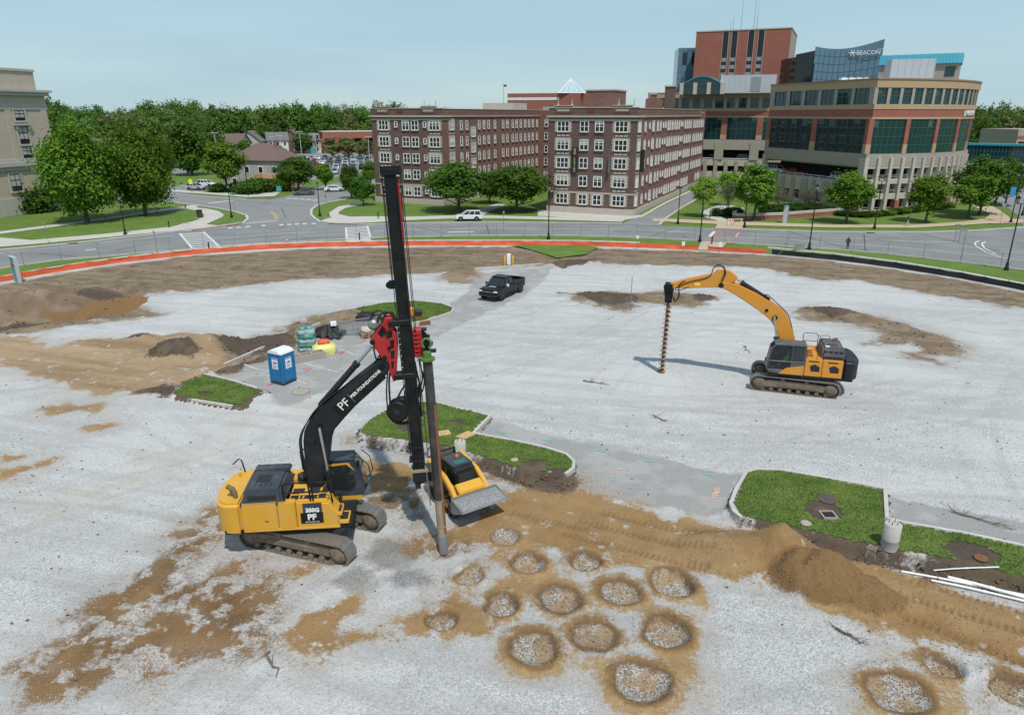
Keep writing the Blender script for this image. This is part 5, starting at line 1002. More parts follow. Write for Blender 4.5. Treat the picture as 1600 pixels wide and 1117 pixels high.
def tree(kind, u, v, vtop, wpx, label, group=None, seed=0, name='tree', Y=None, z0=0.0, cat='tree'):
    p = Vector(g(u, v)) if Y is None else Vector((aty(u, v, Y)[0], Y, 0)); h = aty(u, vtop, p.y)[2] - z0
    cr, tk = proto(kind, seed); zc = math.hypot(p.x, p.y, HC) ; wid = wpx / F_PX * (p.y * CP + HC * SP); co = np.empty(len(cr.vertices) * 3, np.float32)
    ext = {'maple': 10.3, 'street': 7.4, 'dark': 7.5, 'lime': 7.8, 'bare': 8.6, 'col': 5.4}.get(kind, 8.4)
    o = thing(name, label, cat, (p.x, p.y, z0), random.Random(u * 7.1 + v).uniform(0, 6.28), group); sx = wid / ext; o.scale = (sx, sx, h / 9.9)
    link('crown', cr, o); link('trunk', tk, o); return o
tree('maple', 137, 347, 190, 128, 'broad leafy maple at the left, nearer of the two on the lawn', seed=3, name='maple_tree'); tree('maple', 228, 336, 197, 114, 'broad leafy maple right of the other large maple on the lawn', seed=5, name='maple_tree')
tree('street', 355.5, 300, 219, 60, 'upright green tree in front of the grey house with brown roof', seed=6); tree('dark', 467, 298, 243, 52, 'rounded dark tree behind the grey parked car', seed=7); tree('street', 509, 297, 254, 28, 'slim young tree behind the white car on the side street', seed=8); tree('dark', 549, 311, 258, 26, 'slender dark tree beside the tall street light pole', seed=9); tree('dark', 568, 321, 274, 34, 'small round tree near the left corner of the apartment block', seed=7); tree('street', 580, 292, 251, 26, 'small tree touching the left end of the apartment block', seed=6)
tree('dark', 717, 331, 252, 86, 'dense dark tree left of the apartment court path', seed=10); tree('dark', 807, 331, 257, 84, 'dense dark tree right of the apartment court path', seed=11); tree('dark', 765, 318, 268, 40, 'small dark tree deep in the apartment court', seed=7)
tree('lime', 1097, 339, 276, 44, 'small bright lime green tree beside the alley', seed=12); tree('street', 1178, 344, 257, 66, 'tall full green tree beside the hospital deck', seed=13); tree('lime', 1136, 322, 266, 36, 'yellow green tree behind the small bare trees', seed=14)
tree('bare', 1137, 332, 283, 38, 'sparse grey twiggy tree left of the full green tree', seed=15, group='sparse twiggy trees by the hospital'); tree('bare', 1215, 328, 292, 44, 'sparse grey twiggy tree against the parking deck ribs', seed=16, group='sparse twiggy trees by the hospital'); tree('bare', 1262, 327, 293, 46, 'sparse grey twiggy tree nearest the lamp post by the deck', seed=17, group='sparse twiggy trees by the hospital')
tree('street', 1322, 349, 264, 66, 'green street tree in front of the hospital corner', seed=18); tree('street', 1446, 348, 269, 58, 'green street tree on the lawn in front of the curved ribs', seed=19); tree('street', 1512, 342, 268, 56, 'green street tree at the bend of the tan path', seed=20); tree('dark', 1530, 336, 240, 70, 'larger dark tree right of the curved hospital front', seed=21); tree('dark', 1570, 322, 250, 44, 'dark tree beside the far street at right', seed=10)
# mid-distance trees among the houses
for i, (k, u, v, vt, w, lab) in enumerate([('fard', 300, 274, 183, 66, 'large dark tree left of the grey house'), ('far', 408, 238, 190, 40, 'round tree between the dark roof and the white house'), ('fard', 330, 262, 205, 40, 'dark tree behind the upright tree'), ('far', 475, 240, 205, 36, 'green tree in front of the brick house'), ('faro', 520, 246, 214, 36, 'low olive tree, left one before the brick parking building'), ('faro', 545, 246, 213, 38, 'low olive tree, middle one before the brick parking building'), ('faro', 572, 247, 216, 36, 'low olive tree, right one before the brick parking building'), ('far', 250, 262, 190, 50, 'green tree right above the big maples'), ('fard', 385, 252, 215, 26, 'small tree behind the hip roofed house'), ('far', 440, 262, 226, 24, 'small tree beside the car park entrance'), ('far', 62, 240, 150, 40, 'tall tree just right of the museum'), ('far', 92, 240, 145, 34, 'tall thin tree right of the museum cornice')]):
    tree(k, u, v, vt, w, lab, None, 30 + i % 5)
# the wooded horizon: every tree its own object
rt = random.Random(5); kinds = ['far', 'farw', 'fard', 'far', 'faro', 'farw', 'fard', 'farp']
prof = [(40, 152), (100, 158), (150, 166), (200, 163), (260, 155), (300, 152), (340, 162), (400, 161), (440, 156), (480, 153), (520, 160), (560, 157), (600, 158), (660, 161), (720, 165), (1490, 163), (1540, 160), (1600, 156), (1660, 155)]
px_, py_ = [p[0] for p in prof], [p[1] for p in prof]
GRP = 'trees of the wooded horizon'
LMK = [(105, 'beside the museum'), (150, 'above the left maple'), (190, 'above the gap between the maples'), (235, 'above the right maple'), (275, 'above the grey roofed house'), (305, 'above the dark gabled house'), (340, 'above the large dark tree'), (385, 'above the weathered roof'), (420, 'above the slate gable'), (448, 'above the white house'), (475, 'above the brown gabled house'), (505, 'above the slate hip roof'), (545, 'above the brick parking building'), (590, 'by the left end of the apartments'), (640, 'above the left apartment wing'), (1400, 'above the apartment court'), (1525, 'beside the curved hospital front'), (1560, 'above the left end of the footbridge'), (1600, 'above the footbridge'), (9999, 'at the far right edge')]
SIDE = {0: 'front', 1: 'second', 2: 'third', 3: 'rear'}
for row, (Y, n, dv) in enumerate(((262, 30, 18), (305, 34, 11), (372, 40, 7), (450, 48, 1))):
    us = list(np.linspace(70, 690, n)) + list(np.linspace(1500, 1680, 6 + 2 * row))
    for u in us:
        u += rt.uniform(-7, 7)
        if row < 2 and 325 < u < 600: continue
        vt = float(np.interp(u, px_, py_)) + dv + rt.uniform(-4, 7); k = rt.choice(kinds[:-1]) if rt.random() < 2 else 'farp'
        side_ = next(t_ for lim, t_ in LMK if u < lim)
        tree(k, u, 200, vt, rt.uniform(34, 52) * 285 / Y * (1.15 if row else 1), '%s tree in the %s row of woods %s' % ({'far': 'tall green', 'farw': 'broad green', 'faro': 'pale olive', 'fard': 'dark green'}[k], SIDE[row], side_), GRP, 40 + rt.randrange(3), 'woodland_tree', Y + rt.uniform(-16, 16))
# shrubs
def shrub_mesh(seed, m, n=70, nl=40, ls=.16): return crown_mesh('foliage', seed, 1.0, .8, .62, n, nl, ls, m, spread=.26, drop=.75, fill=.3)
SHR = [shrub_mesh(60 + i, L_HEDGE) for i in range(3)] + [shrub_mesh(64, L_DARK)] + [shrub_mesh(65, L_MAPLE)]; STEM = MB().tube((0, 0, -.1), (0, 0, .7), .06, .03, 6).mesh('stem', M_BARK)
def shrub(u, v, w, h, label, k=0, group=None):
    p = g(u, v); o = thing('shrub', label, 'shrub', (p[0], p[1], 0), rt.uniform(0, 6.28), group); o.scale = (w / 2, w / 2, h / 1.4); link('foliage', SHR[k], o); link('stem', STEM, o); return o
shrub(60, 331, 7.4, 5.2, 'big rounded dark bush at the museum corner', 3)
for i, (u, v, w, h, k) in enumerate([(388, 303, 6, 3.2, 3), (404, 301, 5.5, 3.6, 3), (420, 300, 4, 2.6, 0), (444, 299, 4.2, 3.8, 4), (370, 300, 4, 2.2, 0), (340, 300, 4.5, 2.0, 3)]): shrub(u, v, w, h, ['dark shrub at the left of the grey house bed', 'tall dark shrub against the grey house wall', 'low shrub beside the white notice board', 'round light shrub right of the porch', 'low shrub below the upright tree', 'dark hedge shrub near the silver parked car'][i], k)
for i, u in enumerate((1122, 1136, 1150)): shrub(u, 338 - i * .5, 2.6, 1.5, 'dark planted shrub %s in the bed left of the brick planter' % ('nearest the path', 'in the middle', 'nearest the planter')[i], i % 3)
HG = 'shrubs planted along the hospital foot'
for i, (u, v) in enumerate([(1196, 334), (1207, 333.5), (1218, 333), (1230, 332.5), (1242, 332), (1254, 331.5), (1266, 331), (1278, 332), (1290, 334)]): shrub(u, v, 3.0, 1.7, 'dark clipped shrub in the row behind the curved brick planter', i % 3, HG)
for i, (u, v) in enumerate([(1352, 339), (1364, 338), (1376, 337), (1388, 336), (1400, 334.5), (1412, 333), (1424, 331.5), (1436, 330), (1448, 328.5), (1460, 327), (1472, 325.5), (1484, 324)]): shrub(u, v, 2.6, 1.0, 'low green ground shrub along the curved ribbed hospital base', 4 if i % 2 else 0, 'low shrubs at the ribbed base')
for i, (u, v) in enumerate([(1316, 337), (1328, 338), (1340, 339)]): shrub(u, v, 2.6, .9, 'low square clipped shrub %s beside the brick planter end' % ('left', 'middle', 'right')[i], 0)
# curved brick planter
pw = thing('brick_planter', 'curved low red brick planter wall with pale coping before the hospital', 'planter'); P0 = Vector(g(1146, 343)); pw.location = (P0.x, P0.y, 0)
ppx = [(1160, 334), (1147, 339), (1146, 342), (1152, 343.5), (1180, 343.5), (1220, 342), (1260, 339), (1300, 336), (1314, 335)]; W_ = [Vector(g(*q)[:2]) - P0.to_2d() for q in dens(ppx, 8)]
o = ribbon(None, .45, .95, 'wall', M_BRK_H, 0, pw, world=[(p.x, p.y) for p in W_]); o = ribbon(None, .6, .12, 'coping', M_STONE2, .952, pw, world=[(p.x, p.y) for p in W_])
# ================================================================== MACHINES
DUST = (.36, .33, .29)
M_YEL2 = mat('machine_yellow', (.64, .335, .03), .5, var=.12, scale=1.2, dirt=(.46, .33, .16), dirt_amt=.5, dscale=1.3); M_YEL3 = mat('weathered_yellow', (.64, .262, .022), .5, var=.12, scale=1.0, dirt=(.36, .24, .12), dirt_amt=.5, dscale=1.0); M_GREYB = mat('slate_grey_paint', (.032, .040, .054), .5, var=.15, scale=2, dirt=DUST, dirt_amt=.18); M_CHAR = mat('charcoal_paint', (.014, .016, .020), .5, var=.2, scale=1.5, dirt=DUST, dirt_amt=.06, spec=.3); M_BLK = mat('black_paint', (.006, .006, .007), .5, var=.3, scale=2, dirt=DUST, dirt_amt=.05, spec=.3)
M_TRK = mat('worn_track_steel', (.17, .15, .13), .6, .35, var=.3, scale=3, dirt=(.36, .32, .27), dirt_amt=.6, dscale=2); M_TFR = mat('muddy_track_frame', (.15, .115, .085), .9, var=.35, scale=2.5, dirt=(.30, .23, .16), dirt_amt=.7); M_CHROME = mat('chrome_rod', (.55, .57, .6), .18, .9, var=.05); M_RED = mat('drill_red', (.42, .012, .018), .4, var=.15, scale=2, dirt=(.2, .12, .1), dirt_amt=.3); M_HOSE = mat('rubber_hose', (.014, .014, .015), .5, var=.2); M_RUST = mat('rusty_steel', (.23, .10, .045), .85, .1, var=.35, scale=3, dirt=(.12, .06, .035), dirt_amt=.6); M_PIPE = mat('black_drill_pipe', (.035, .033, .034), .55, .2, var=.35, scale=2.5, dirt=(.24, .19, .15), dirt_amt=.35, dscale=1.2); M_MUDST = mat('mud_scraped_steel', (.33, .25, .18), .8, .2, var=.25, scale=3, dirt=(.14, .11, .09), dirt_amt=.5); M_GRN = mat('green_swivel_paint', (.08, .16, .03), .6, var=.25); M_CABG = glass_mat('cab_glass', (.02, .028, .03), .04, .7, .3, 1.0); M_RUB = mat('black_rubber', (.022, .022, .023), .75, var=.25, dirt=DUST, dirt_amt=.3); M_GRIP = mat('black_grip_tape', (.02, .02, .021), .9); M_TXTW = mat('white_vinyl', (.78, .78, .78), .5, var=.02); M_STEELG = mat('bare_steel', (.30, .31, .32), .4, .6, var=.2, dirt=DUST, dirt_amt=.4)
M_WORN = mat('polished_grouser', (.42, .40, .37), .45, .6, var=.25, scale=4, dirt=(.3, .26, .2), dirt_amt=.5)
def shoe_path(L, r, n):
    per = 2 * (L - 2 * r) + 2 * math.pi * r; out = []
    for i in range(n):
        s = per * i / n; st = L - 2 * r
        if s < st: out.append((-st / 2 + s, 2 * r, 0))
        elif s < st + math.pi * r: a = (s - st) / r; out.append((st / 2 + math.sin(a) * r, r + math.cos(a) * r, -a))
        elif s < 2 * st + math.pi * r: out.append((st / 2 - (s - st - math.pi * r), 0, -math.pi))
        else: a = (s - 2 * st - math.pi * r) / r; out.append((-st / 2 - math.sin(a) * r, r - math.cos(a) * r, -math.pi - a))
    return out, per / n
def make_track(root, off, ang, L=5.0, r=.47, wd=.62, n=48, side=1, m=M_TRK):
    """one crawler: frame with idler, sprocket and rollers; every shoe its own piece"""
    ca, sa = math.cos(ang), math.sin(ang); loc = (off[0], off[1], 0)
    fr = MB(); fr.xz([(-L / 2 + .55, .30), (L / 2 - .6, .30), (L / 2 - .35, .5), (L / 2 - .6, .70), (L / 2 - 1.6, .80), (-L / 2 + 1.5, .80), (-L / 2 + .5, .66)], -wd * .34, wd * .34); fr.xz([(-L / 2 + 1.2, .36), (L / 2 - 1.3, .36), (L / 2 - 1.5, .62), (-L / 2 + 1.4, .62)], -wd * .40, wd * .40)
    t = fr.build('track', M_TFR, root, loc, ang, bevel=.03)
    sp, pit = shoe_path(L, r, n); mb = MB(); mb.box((0, 0, -.015), (pit * .95, wd, .035))
    for gx in (-.36, 0, .36): mb.box((pit * gx, 0, .02), (.026, wd, .06), m=1)
    mb.box((0, 0, -.055), (pit * .8, wd * .3, .05)); me = mb.mesh('track_shoe', [m, M_WORN])
    for x, z, a in sp: o = link('track_shoe', me, t, (x, 0, z)); o.rotation_euler = (0, -a, 0)
    for x, rr in ((L / 2 - r, r * .80), (-L / 2 + r, r * .78)): MB().lathe([(rr * .5, -wd * .42), (rr, -wd * .38), (rr, wd * .38), (rr * .5, wd * .42)], axis='y', n=20).build('drive_wheel', M_TFR, t, (x, 0, r)); MB().lathe([(rr * .45, -wd * .47), (rr * .45, wd * .47)], axis='y', n=14).build('wheel_hub', M_TFR, t, (x, 0, r))
    rm = MB().lathe([(.13, -wd * .36), (.13, wd * .36)], axis='y', n=12).mesh('roller', M_TFR)
    for i in range(8): link('roller', rm, t, (-L / 2 + .75 + i * (L - 1.5) / 7, 0, .16))
    for x in (-.7, .7): link('roller', rm, t, (x, 0, .80))
    return t
def hydraulic(root, a, b, r, f=.55, name='hydraulic_cylinder', mb_=M_CHAR):
    a, b = Vector(a), Vector(b); mid = a.lerp(b, f); o = MB().path([a, a.lerp(mid, .02), mid], [r * .8, r, r], 12).build(name, mb_, root)
    MB().tube(mid - (b - a).normalized() * .05, b, r * .5, n=10).build('piston_rod', M_CHROME, o); MB().tube(mid - (b - a).normalized() * .12, mid + (b - a).normalized() * .04, r * 1.18, n=12).build('gland', mb_, o)
    return o
def hose(root, pts, r=.03, m=M_HOSE, n=6, k=10):
    P = [Vector(p) for p in pts]; out = []
    for i in range(len(P) - 1):
        p0, p1, p2, p3 = P[max(i - 1, 0)], P[i], P[i + 1], P[min(i + 2, len(P) - 1)]
        for j in range(k):
            t_ = j / k; out.append(.5 * ((2 * p1) + (-p0 + p2) * t_ + (2 * p0 - 5 * p1 + 4 * p2 - p3) * t_ ** 2 + (-p0 + 3 * p1 - 3 * p2 + p3) * t_ ** 3))
    return MB().path(out + [P[-1]], r, n).build('hose', m, root)
def rail(root, runs, r=.034, m=M_BLK, ang=0, name='handrail'):
    mb = MB()
    for q in runs: mb.path(q, r, 6)
    return mb.build(name, m, root, rz=ang)
# ---------------------------------------------------------------- the drill rig
RC = Vector((-8.4, 26.25)); HA_ = R(6); TA = R(-18.5); RZ = hz(RC.x, RC.y)
rig = thing('drill_rig_excavator', 'yellow tracked excavator with black boom carrying a tall black drill mast', 'excavator', (RC.x, RC.y, RZ))
for off in ((-.40, -1.25), (.40, 1.25)): make_track(rig, off, TA, 5.1, .48, .70, 46)
mb = MB(); mb.box((0, 0, .62), (2.6, 1.9, .4)).lathe([(.75, .8), (.75, 1.2)], n=20); mb.build('undercarriage', M_TFR, rig, rz=TA)
hp = lambda mb, name, m, bevel=.04, seg=2, parent=rig: mb.build(name, m, parent, rz=HA_ if parent is rig else 0, bevel=bevel, seg=seg)
hp(MB().box((-.7, 0, 1.28), (5.0, 2.9, .18)), 'deck_frame', M_CHAR, .02)
# counterweight, rounded at the back
cwp = lambda r0, r1, w: [(r0, -w), (r0, w)] + [(r0 - .25 + (r1 - r0 + .25) * math.cos(a) ** .7 * 1.0, w * math.copysign(abs(math.sin(a)) ** .8, math.sin(a))) for a in np.linspace(1.45, -1.45, 19)]; o = hp(MB().prism(cwp(-2.45, -3.62, 1.52), 1.15, 2.55), 'counterweight', M_YEL2, .12, 3)
MB().tube((-3.0, -.7, 2.5), (-3.0, -.7, 2.8), .05).build('lifting_eye', M_YEL2, o); MB().tube((-3.0, .8, 2.5), (-3.0, .8, 2.75), .05).build('lifting_eye', M_YEL2, o)
# side panels on the near (right) side: doors that can be told apart
for x0, x1 in ((-2.43, -1.06), (-1.04, -.36)): q = hp(MB().box(((x0 + x1) / 2, -1.36, 1.92), (x1 - x0, .32, 1.26)), 'engine_door', M_YEL2, .035); MB().box(((x0 + x1) / 2 + .25, -1.525, 1.75), (.13, .02, .08)).build('door_latch', M_CHROME, q) if x1 < -1 else None
tank = hp(MB().xz([(-.34, 1.29), (1.32, 1.29), (1.32, 1.9), (.95, 2.45), (-.34, 2.53)], -1.51, -.62), 'fuel_tank', M_YEL2, .07, 2)
hp(MB().box((-1.0, .95, 1.9), (2.9, .9, 1.2)), 'far_side_housing', M_YEL2, .05)
hp(MB().box((-.55, -1.50, 1.33), (3.75, .08, .10)), 'side_skirt', M_YEL2, .02)
for k, (x, z, w, d) in enumerate(((1.5, 1.5, .36, .8), (1.28, 1.86, .3, .75))): q = hp(MB().box((x, -1.1, z), (w, d, .14)), 'step', M_YEL2, .02); MB().box((x, -1.1, z + .078), (w * .7, d * .7, .012)).build('grip_pad', M_GRIP, q)
# engine hood
hood = hp(MB().box((-1.62, -.28, 2.72), (1.62, 2.3, .6), taper=(.86, .88)), 'engine_hood', M_GREYB, .09, 2); hp(MB().box((-1.62, -.28, 2.47), (1.72, 2.42, .18)), 'hood_base', M_GREYB, .03); hp(MB().box((-1.55, .6, 3.0), (1.45, .55, .16)), 'hood_rib', M_GREYB, .05)
MB().box((-1.72, -.32, 3.024), (.55, .62, .02)).build('mesh_window', M_GRIP, hood); MB().box((-1.62, -1.375, 2.70), (1.1, .03, .2)).build('side_vent', M_GRIP, hood)
for i in range(4):
    for j in range(2): MB().lathe([(.045, 0), (.045, .012)], n=10).build('vent_hole', M_GRIP, hood, (-1.95 + i * .2, -.78 - j * .14, 3.018))
hp(MB().box((.1, -.55, 2.42), (1.5, 1.55, .16)), 'top_deck', M_YEL2, .03)
for x, y, w, d in ((-.35, -1.1, .45, .3), (-.35, -.6, .45, .42), (.2, -1.1, .5, .26), (.28, -.55, .42, .55), (.65, -1.05, .28, .3), (.7, -.55, .22, .5), (-.2, .1, .5, .2)): hp(MB().box((x, y, 2.512), (w, d, .02)), 'grip_pad', M_GRIP, 0)
hp(MB().lathe([(.2, 0), (.24, .05), (.24, .2), (.12, .26)], c=(-.35, .5, 2.5), n=14), 'air_cleaner', M_RUB, 0)
hp(MB().path([(-2.75, -.95, 2.5), (-2.75, -.95, 2.78), (-2.82, -.95, 2.95), (-3.05, -.9, 3.06)], [.09, .09, .1, .1], 10), 'exhaust_pipe', M_TFR, 0)
rail(rig, [[(-.75, -1.42, 2.5), (-.8, -1.42, 3.25), (-.7, -1.42, 3.32), (.15, -1.42, 3.32), (.2, -1.42, 3.2), (.25, -1.42, 2.5)], [(-.77, -1.42, 2.9), (.22, -1.42, 2.9)], [(.35, -1.42, 2.5), (.32, -1.42, 3.25), (.42, -1.42, 3.32), (1.0, -1.42, 3.3), (1.1, -1.42, 2.4)], [(.34, -1.42, 2.9), (1.05, -1.42, 2.9)]], ang=HA_)
rail(rig, [[(-.5, 1.3, 2.5), (-.55, 1.3, 3.4), (-.45, 1.3, 3.46), (.5, 1.3, 3.46)], [(-.52, 1.3, 2.95), (.5, 1.3, 2.95)]], ang=HA_); rail(rig, [[(-2.9, 1.25, 2.5), (-3.0, 1.25, 3.1), (-3.1, 1.2, 3.2), (-3.3, 1.0, 3.05)]], .03, ang=HA_, name='mirror_arm')
# cab on the far (left) side
cab = hp(MB().xz([(.28, 1.35), (1.95, 1.35), (2.18, 1.75), (2.02, 2.75), (1.75, 3.18), (.28, 3.18)], .52, 1.52), 'cab', M_GREYB, .06, 2)
MB().xz([(.45, 2.0), (1.62, 1.8), (1.78, 2.1), (1.74, 2.7), (1.5, 3.0), (.45, 3.0)], .505, .52).build('side_window', M_CABG, cab); MB().xz([(.38, 2.95), (1.45, 3.05), (1.72, 2.8), (1.8, 2.72), (1.55, 3.12), (.38, 3.08)], .50, .525).build('cab_trim', M_YEL2, cab)
MB().extr([(.6, 0), (1.44, 0), (1.44, 1.0), (.6, 1.0)], (2.175, 0, 1.78), (0, 1, 0), (-.155, 0, .985), (.985, 0, .155), .0, .03).build('windshield', M_CABG, cab); MB().extr([(.6, 0), (1.44, 0), (1.44, .45), (.6, .45)], (2.01, 0, 2.78), (0, 1, 0), (-.53, 0, .85), (.85, 0, .53), .0, .03).build('top_window', M_CABG, cab)
MB().box((1.1, 1.0, 3.22), (1.3, .9, .08)).build('cab_roof', M_GREYB, cab); MB().box((1.15, 1.02, 1.45), (1.75, 1.03, .2)).build('cab_sill', M_YEL2, cab)
rail(rig, [[(2.2, .58, 1.9), (2.45, .6, 2.3), (2.35, .62, 2.95), (2.0, .65, 3.3), (1.6, .65, 3.35)], [(2.2, 1.45, 1.9), (2.45, 1.45, 2.3), (2.35, 1.42, 2.95), (2.0, 1.4, 3.3)]], .02, ang=HA_, name='cab_guard')
hp(MB().box((1.95, .5, 3.1), (.12, .1, .22)), 'mirror', M_BLK, .02)
# boom traced in its own plane
hv = Vector((math.cos(HA_), math.sin(HA_))); ln = Vector((-hv.y, hv.x))
def rp(u, v, lat=-.36): q = RC + ln * lat; s, z = pplane(u, v, (q.x, q.y), (hv.x, hv.y)); return (s, z - RZ)
bpx = [(483, 776), (477, 731), (473.5, 690), (475, 675), (484, 659), (500, 639), (538, 608), (568, 584), (592, 566), (604, 563), (610, 571), (606, 584), (580, 610), (555, 635), (535, 657), (523, 671), (516.5, 690), (514.5, 712), (506, 755), (500, 777)]
bp_ = [rp(*q) for q in bpx]; bp_ = bp_[:-1] + [(bp_[-1][0] + .05, 1.75), (bp_[0][0] + .1, 1.72)]
boom = hp(MB().xz(bp_, -.36, .30), 'boom', M_CHAR, .05, 2)
def bt_(u, v, txt, size, ext=.004, m=M_TXTW, ang=0.0, lat=-.372, align='CENTER', bold=0.0, parent=None, name='lettering'):
    s, z = rp(u, v, lat); o = link(name, text_mesh(txt, size, name, ext=ext, m=m, align=align, bold=bold), parent); o.location = (s, lat, z); o.rotation_euler = (math.pi / 2, 0, 0); o.rotation_euler = (Matrix.Rotation(math.pi / 2, 3, 'X') @ Matrix.Rotation(ang, 3, 'Z')).to_euler(); return o
tilt = math.atan2(rp(590, 585)[1] - rp(530, 640)[1], rp(590, 585)[0] - rp(530, 640)[0])
a_, b_ = rp(528, 645), rp(604, 574); dv = Vector((b_[0] - a_[0], b_[1] - a_[1])).normalized(); nv = Vector((-dv.y, dv.x)); decal = [(a_[0] + nv.x * q + dv.x * w, a_[1] + nv.y * q + dv.y * w) for q, w in ((-.27, 0), (-.30, 2.45), (.20, 2.3), (.30, 0))]
MB().xz(decal, -.366, -.36).build('decal', M_BLK, boom)
bt_(537.5, 632, 'PF', .50, ang=tilt, parent=boom, bold=.0); bt_(571, 600, 'PIER FOUNDATIONS', .175, ang=tilt, parent=boom, bold=.004); p_ = rp(549, 622); MB().box((p_[0], -.375, p_[1]), (.02, .008, .42), M=Matrix.Rotation(-tilt, 3, 'Y')).build('lettering_bar', mat('blue_vinyl', (.05, .2, .6), .5), boom)
for u, v, rr in ((499, 667, .13), (492, 690, .05), (597, 571, .11)): s, z = rp(u, v); MB().lathe([(rr, -.42), (rr, .36)], c=(s, 0, z), axis='y', n=14).build('pivot_pin', M_BLK, boom)
def rig3(u, v, lat): s, z = rp(u, v, lat); return Vector((s, lat, z))
for lat in (-.55, .46): hydraulic(rig, *[Matrix.Rotation(HA_, 3, 'Z') @ p for p in (rig3(524, 800, lat), rig3(499, 668, lat))], .125, .50)
hydraulic(rig, *[Matrix.Rotation(HA_, 3, 'Z') @ p for p in (rig3(500, 634, 0) , rig3(581, 541, 0))], .13, .72)
MB().xz([rp(492, 650, 0), rp(499, 628, 0), rp(506, 628, 0), rp(512, 642, 0)], -.2, .2).build('cylinder_bracket', M_CHAR, boom)
HR = Matrix.Rotation(HA_, 3, 'Z')
for k in range(4): hose(rig, [HR @ rig3(480 - k, 740, -.5 + .1 * k), HR @ rig3(471 - k, 690, -.45 + .1 * k), HR @ rig3(480, 660, -.3 + .1 * k), HR @ rig3(500 + k * 2, 633, -.2 + .1 * k), HR @ rig3(545, 598, -.1 + .1 * k), HR @ rig3(585, 566, 0 + .08 * k), HR @ rig3(600, 540, .1)], .028)
for k in range(3): hose(rig, [HR @ rig3(517 + 3 * k, 790, -.7), HR @ rig3(524 + 4 * k, 770, -.8), HR @ rig3(530 + 2 * k, 778, -.75), HR @ rig3(526, 800, -.7)], .025)
# lettering on the near side of the house
sgn = MB().box((.26, -1.532, 1.80), (.88, .012, .46)).build('name_plate', M_BLK, tank); o = link('lettering', text_mesh('PF', .36, m=M_TXTW, bold=.012, ext=.004), sgn); o.location = (.26, -1.542, 1.83); o.rotation_euler = (math.pi / 2, 0, 0)
o = link('lettering', text_mesh('PIER FOUNDATIONS', .06, m=M_TXTW, ext=.003), sgn); o.location = (.26, -1.542, 1.62); o.rotation_euler = (math.pi / 2, 0, 0)
sg2 = MB().box((.30, -1.528, 2.25), (.74, .012, .42)).build('model_plate', M_GREYB, tank); o = link('lettering', text_mesh('350G', .24, m=M_TXTW, bold=.012, ext=.004), sg2); o.location = (.30, -1.538, 2.14); o.rotation_euler = (math.pi / 2, 0, 0)
# mast
M0 = Vector(aty(657, 752, 26.35)) - Vector((RC.x, RC.y, RZ)); M1 = Vector(aty(609, 268, 26.7)) - Vector((RC.x, RC.y, RZ)); ax = (M1 - M0).normalized(); mxv = (Vector((1, .1, 0)) - ax * ax.dot(Vector((1, .1, 0)))).normalized(); myv = ax.cross(mxv); LM = (M1 - M0).length
mast = MB().extr([(-.20, -.22), (.20, -.22), (.20, .22), (-.20, .22)], M0, mxv, myv, ax, 0, LM).build('drill_mast', M_BLK, rig, bevel=.02)
def mp(a, b, h): return M0 + mxv * a + myv * b + ax * h
def mbox(name, a0, a1, b0, b1, h0, h1, m, parent=mast, bevel=.01):
    return MB().extr([(a0, b0), (a1, b0), (a1, b1), (a0, b1)], M0, mxv, myv, ax, h0, h1).build(name, m, parent, bevel=bevel)
for a in (-.23, .20): mbox('guide_rail', a, a + .05, -.27, -.20, .1, LM - .2, M_CHAR); mbox('guide_rail', a, a + .05, .20, .27, .1, LM - .2, M_BLK)
mbox('mast_head', -.34, .42, -.3, .3, LM - .12, LM + .1, M_BLK)
for k in range(6): MB().lathe([(.07, -.05), (.07, .05)], axis='y', n=10).build('head_bolt', M_BLK, mast, tuple(mp(-.28 + .13 * k, -.1, LM + .13)))
mbox('red_rail', .21, .30, -.12, .12, LM - 2.6, LM - .3, M_RED); mbox('bracket', -.45, -.2, -.1, .1, LM * .655, LM * .68, M_BLK); MB().lathe([(.12, -.09), (.12, .09)], c=tuple(mp(-.45, 0, LM * .667)), axis='y', n=12).build('sheave', M_BLK, mast)
for i in range(26): MB().lathe([(.032, -.235), (.032, .235)], c=tuple(mp(-.10, 0, 1.0 + i * .42)), axis='y', n=8).build('bolt', M_CHAR, mast)
for a, b, h0, h1 in ((-.32, -.1, LM * .68, LM - .1), (-.30, .1, 1.0, LM - .1), (.36, -.16, LM * .42, LM - .1), (.40, .08, 1.0, LM - .1)): MB().tube(mp(a, b, h0), mp(a, b, h1), .016, n=5).build('wire_rope', M_HOSE, mast)
def lvl(v):                                                     # mast height of a picture row
    best = min(np.linspace(0, LM, 400), key=lambda h: abs(prj_v(mp(0, 0, h)) - v)); return float(best)
def prj_v(p): q = p + Vector((RC.x, RC.y, RZ)); zc = q.y * CP - (q.z - HC) * SP; return CYP - F_PX * (q.y * SP + (q.z - HC) * CP) / zc
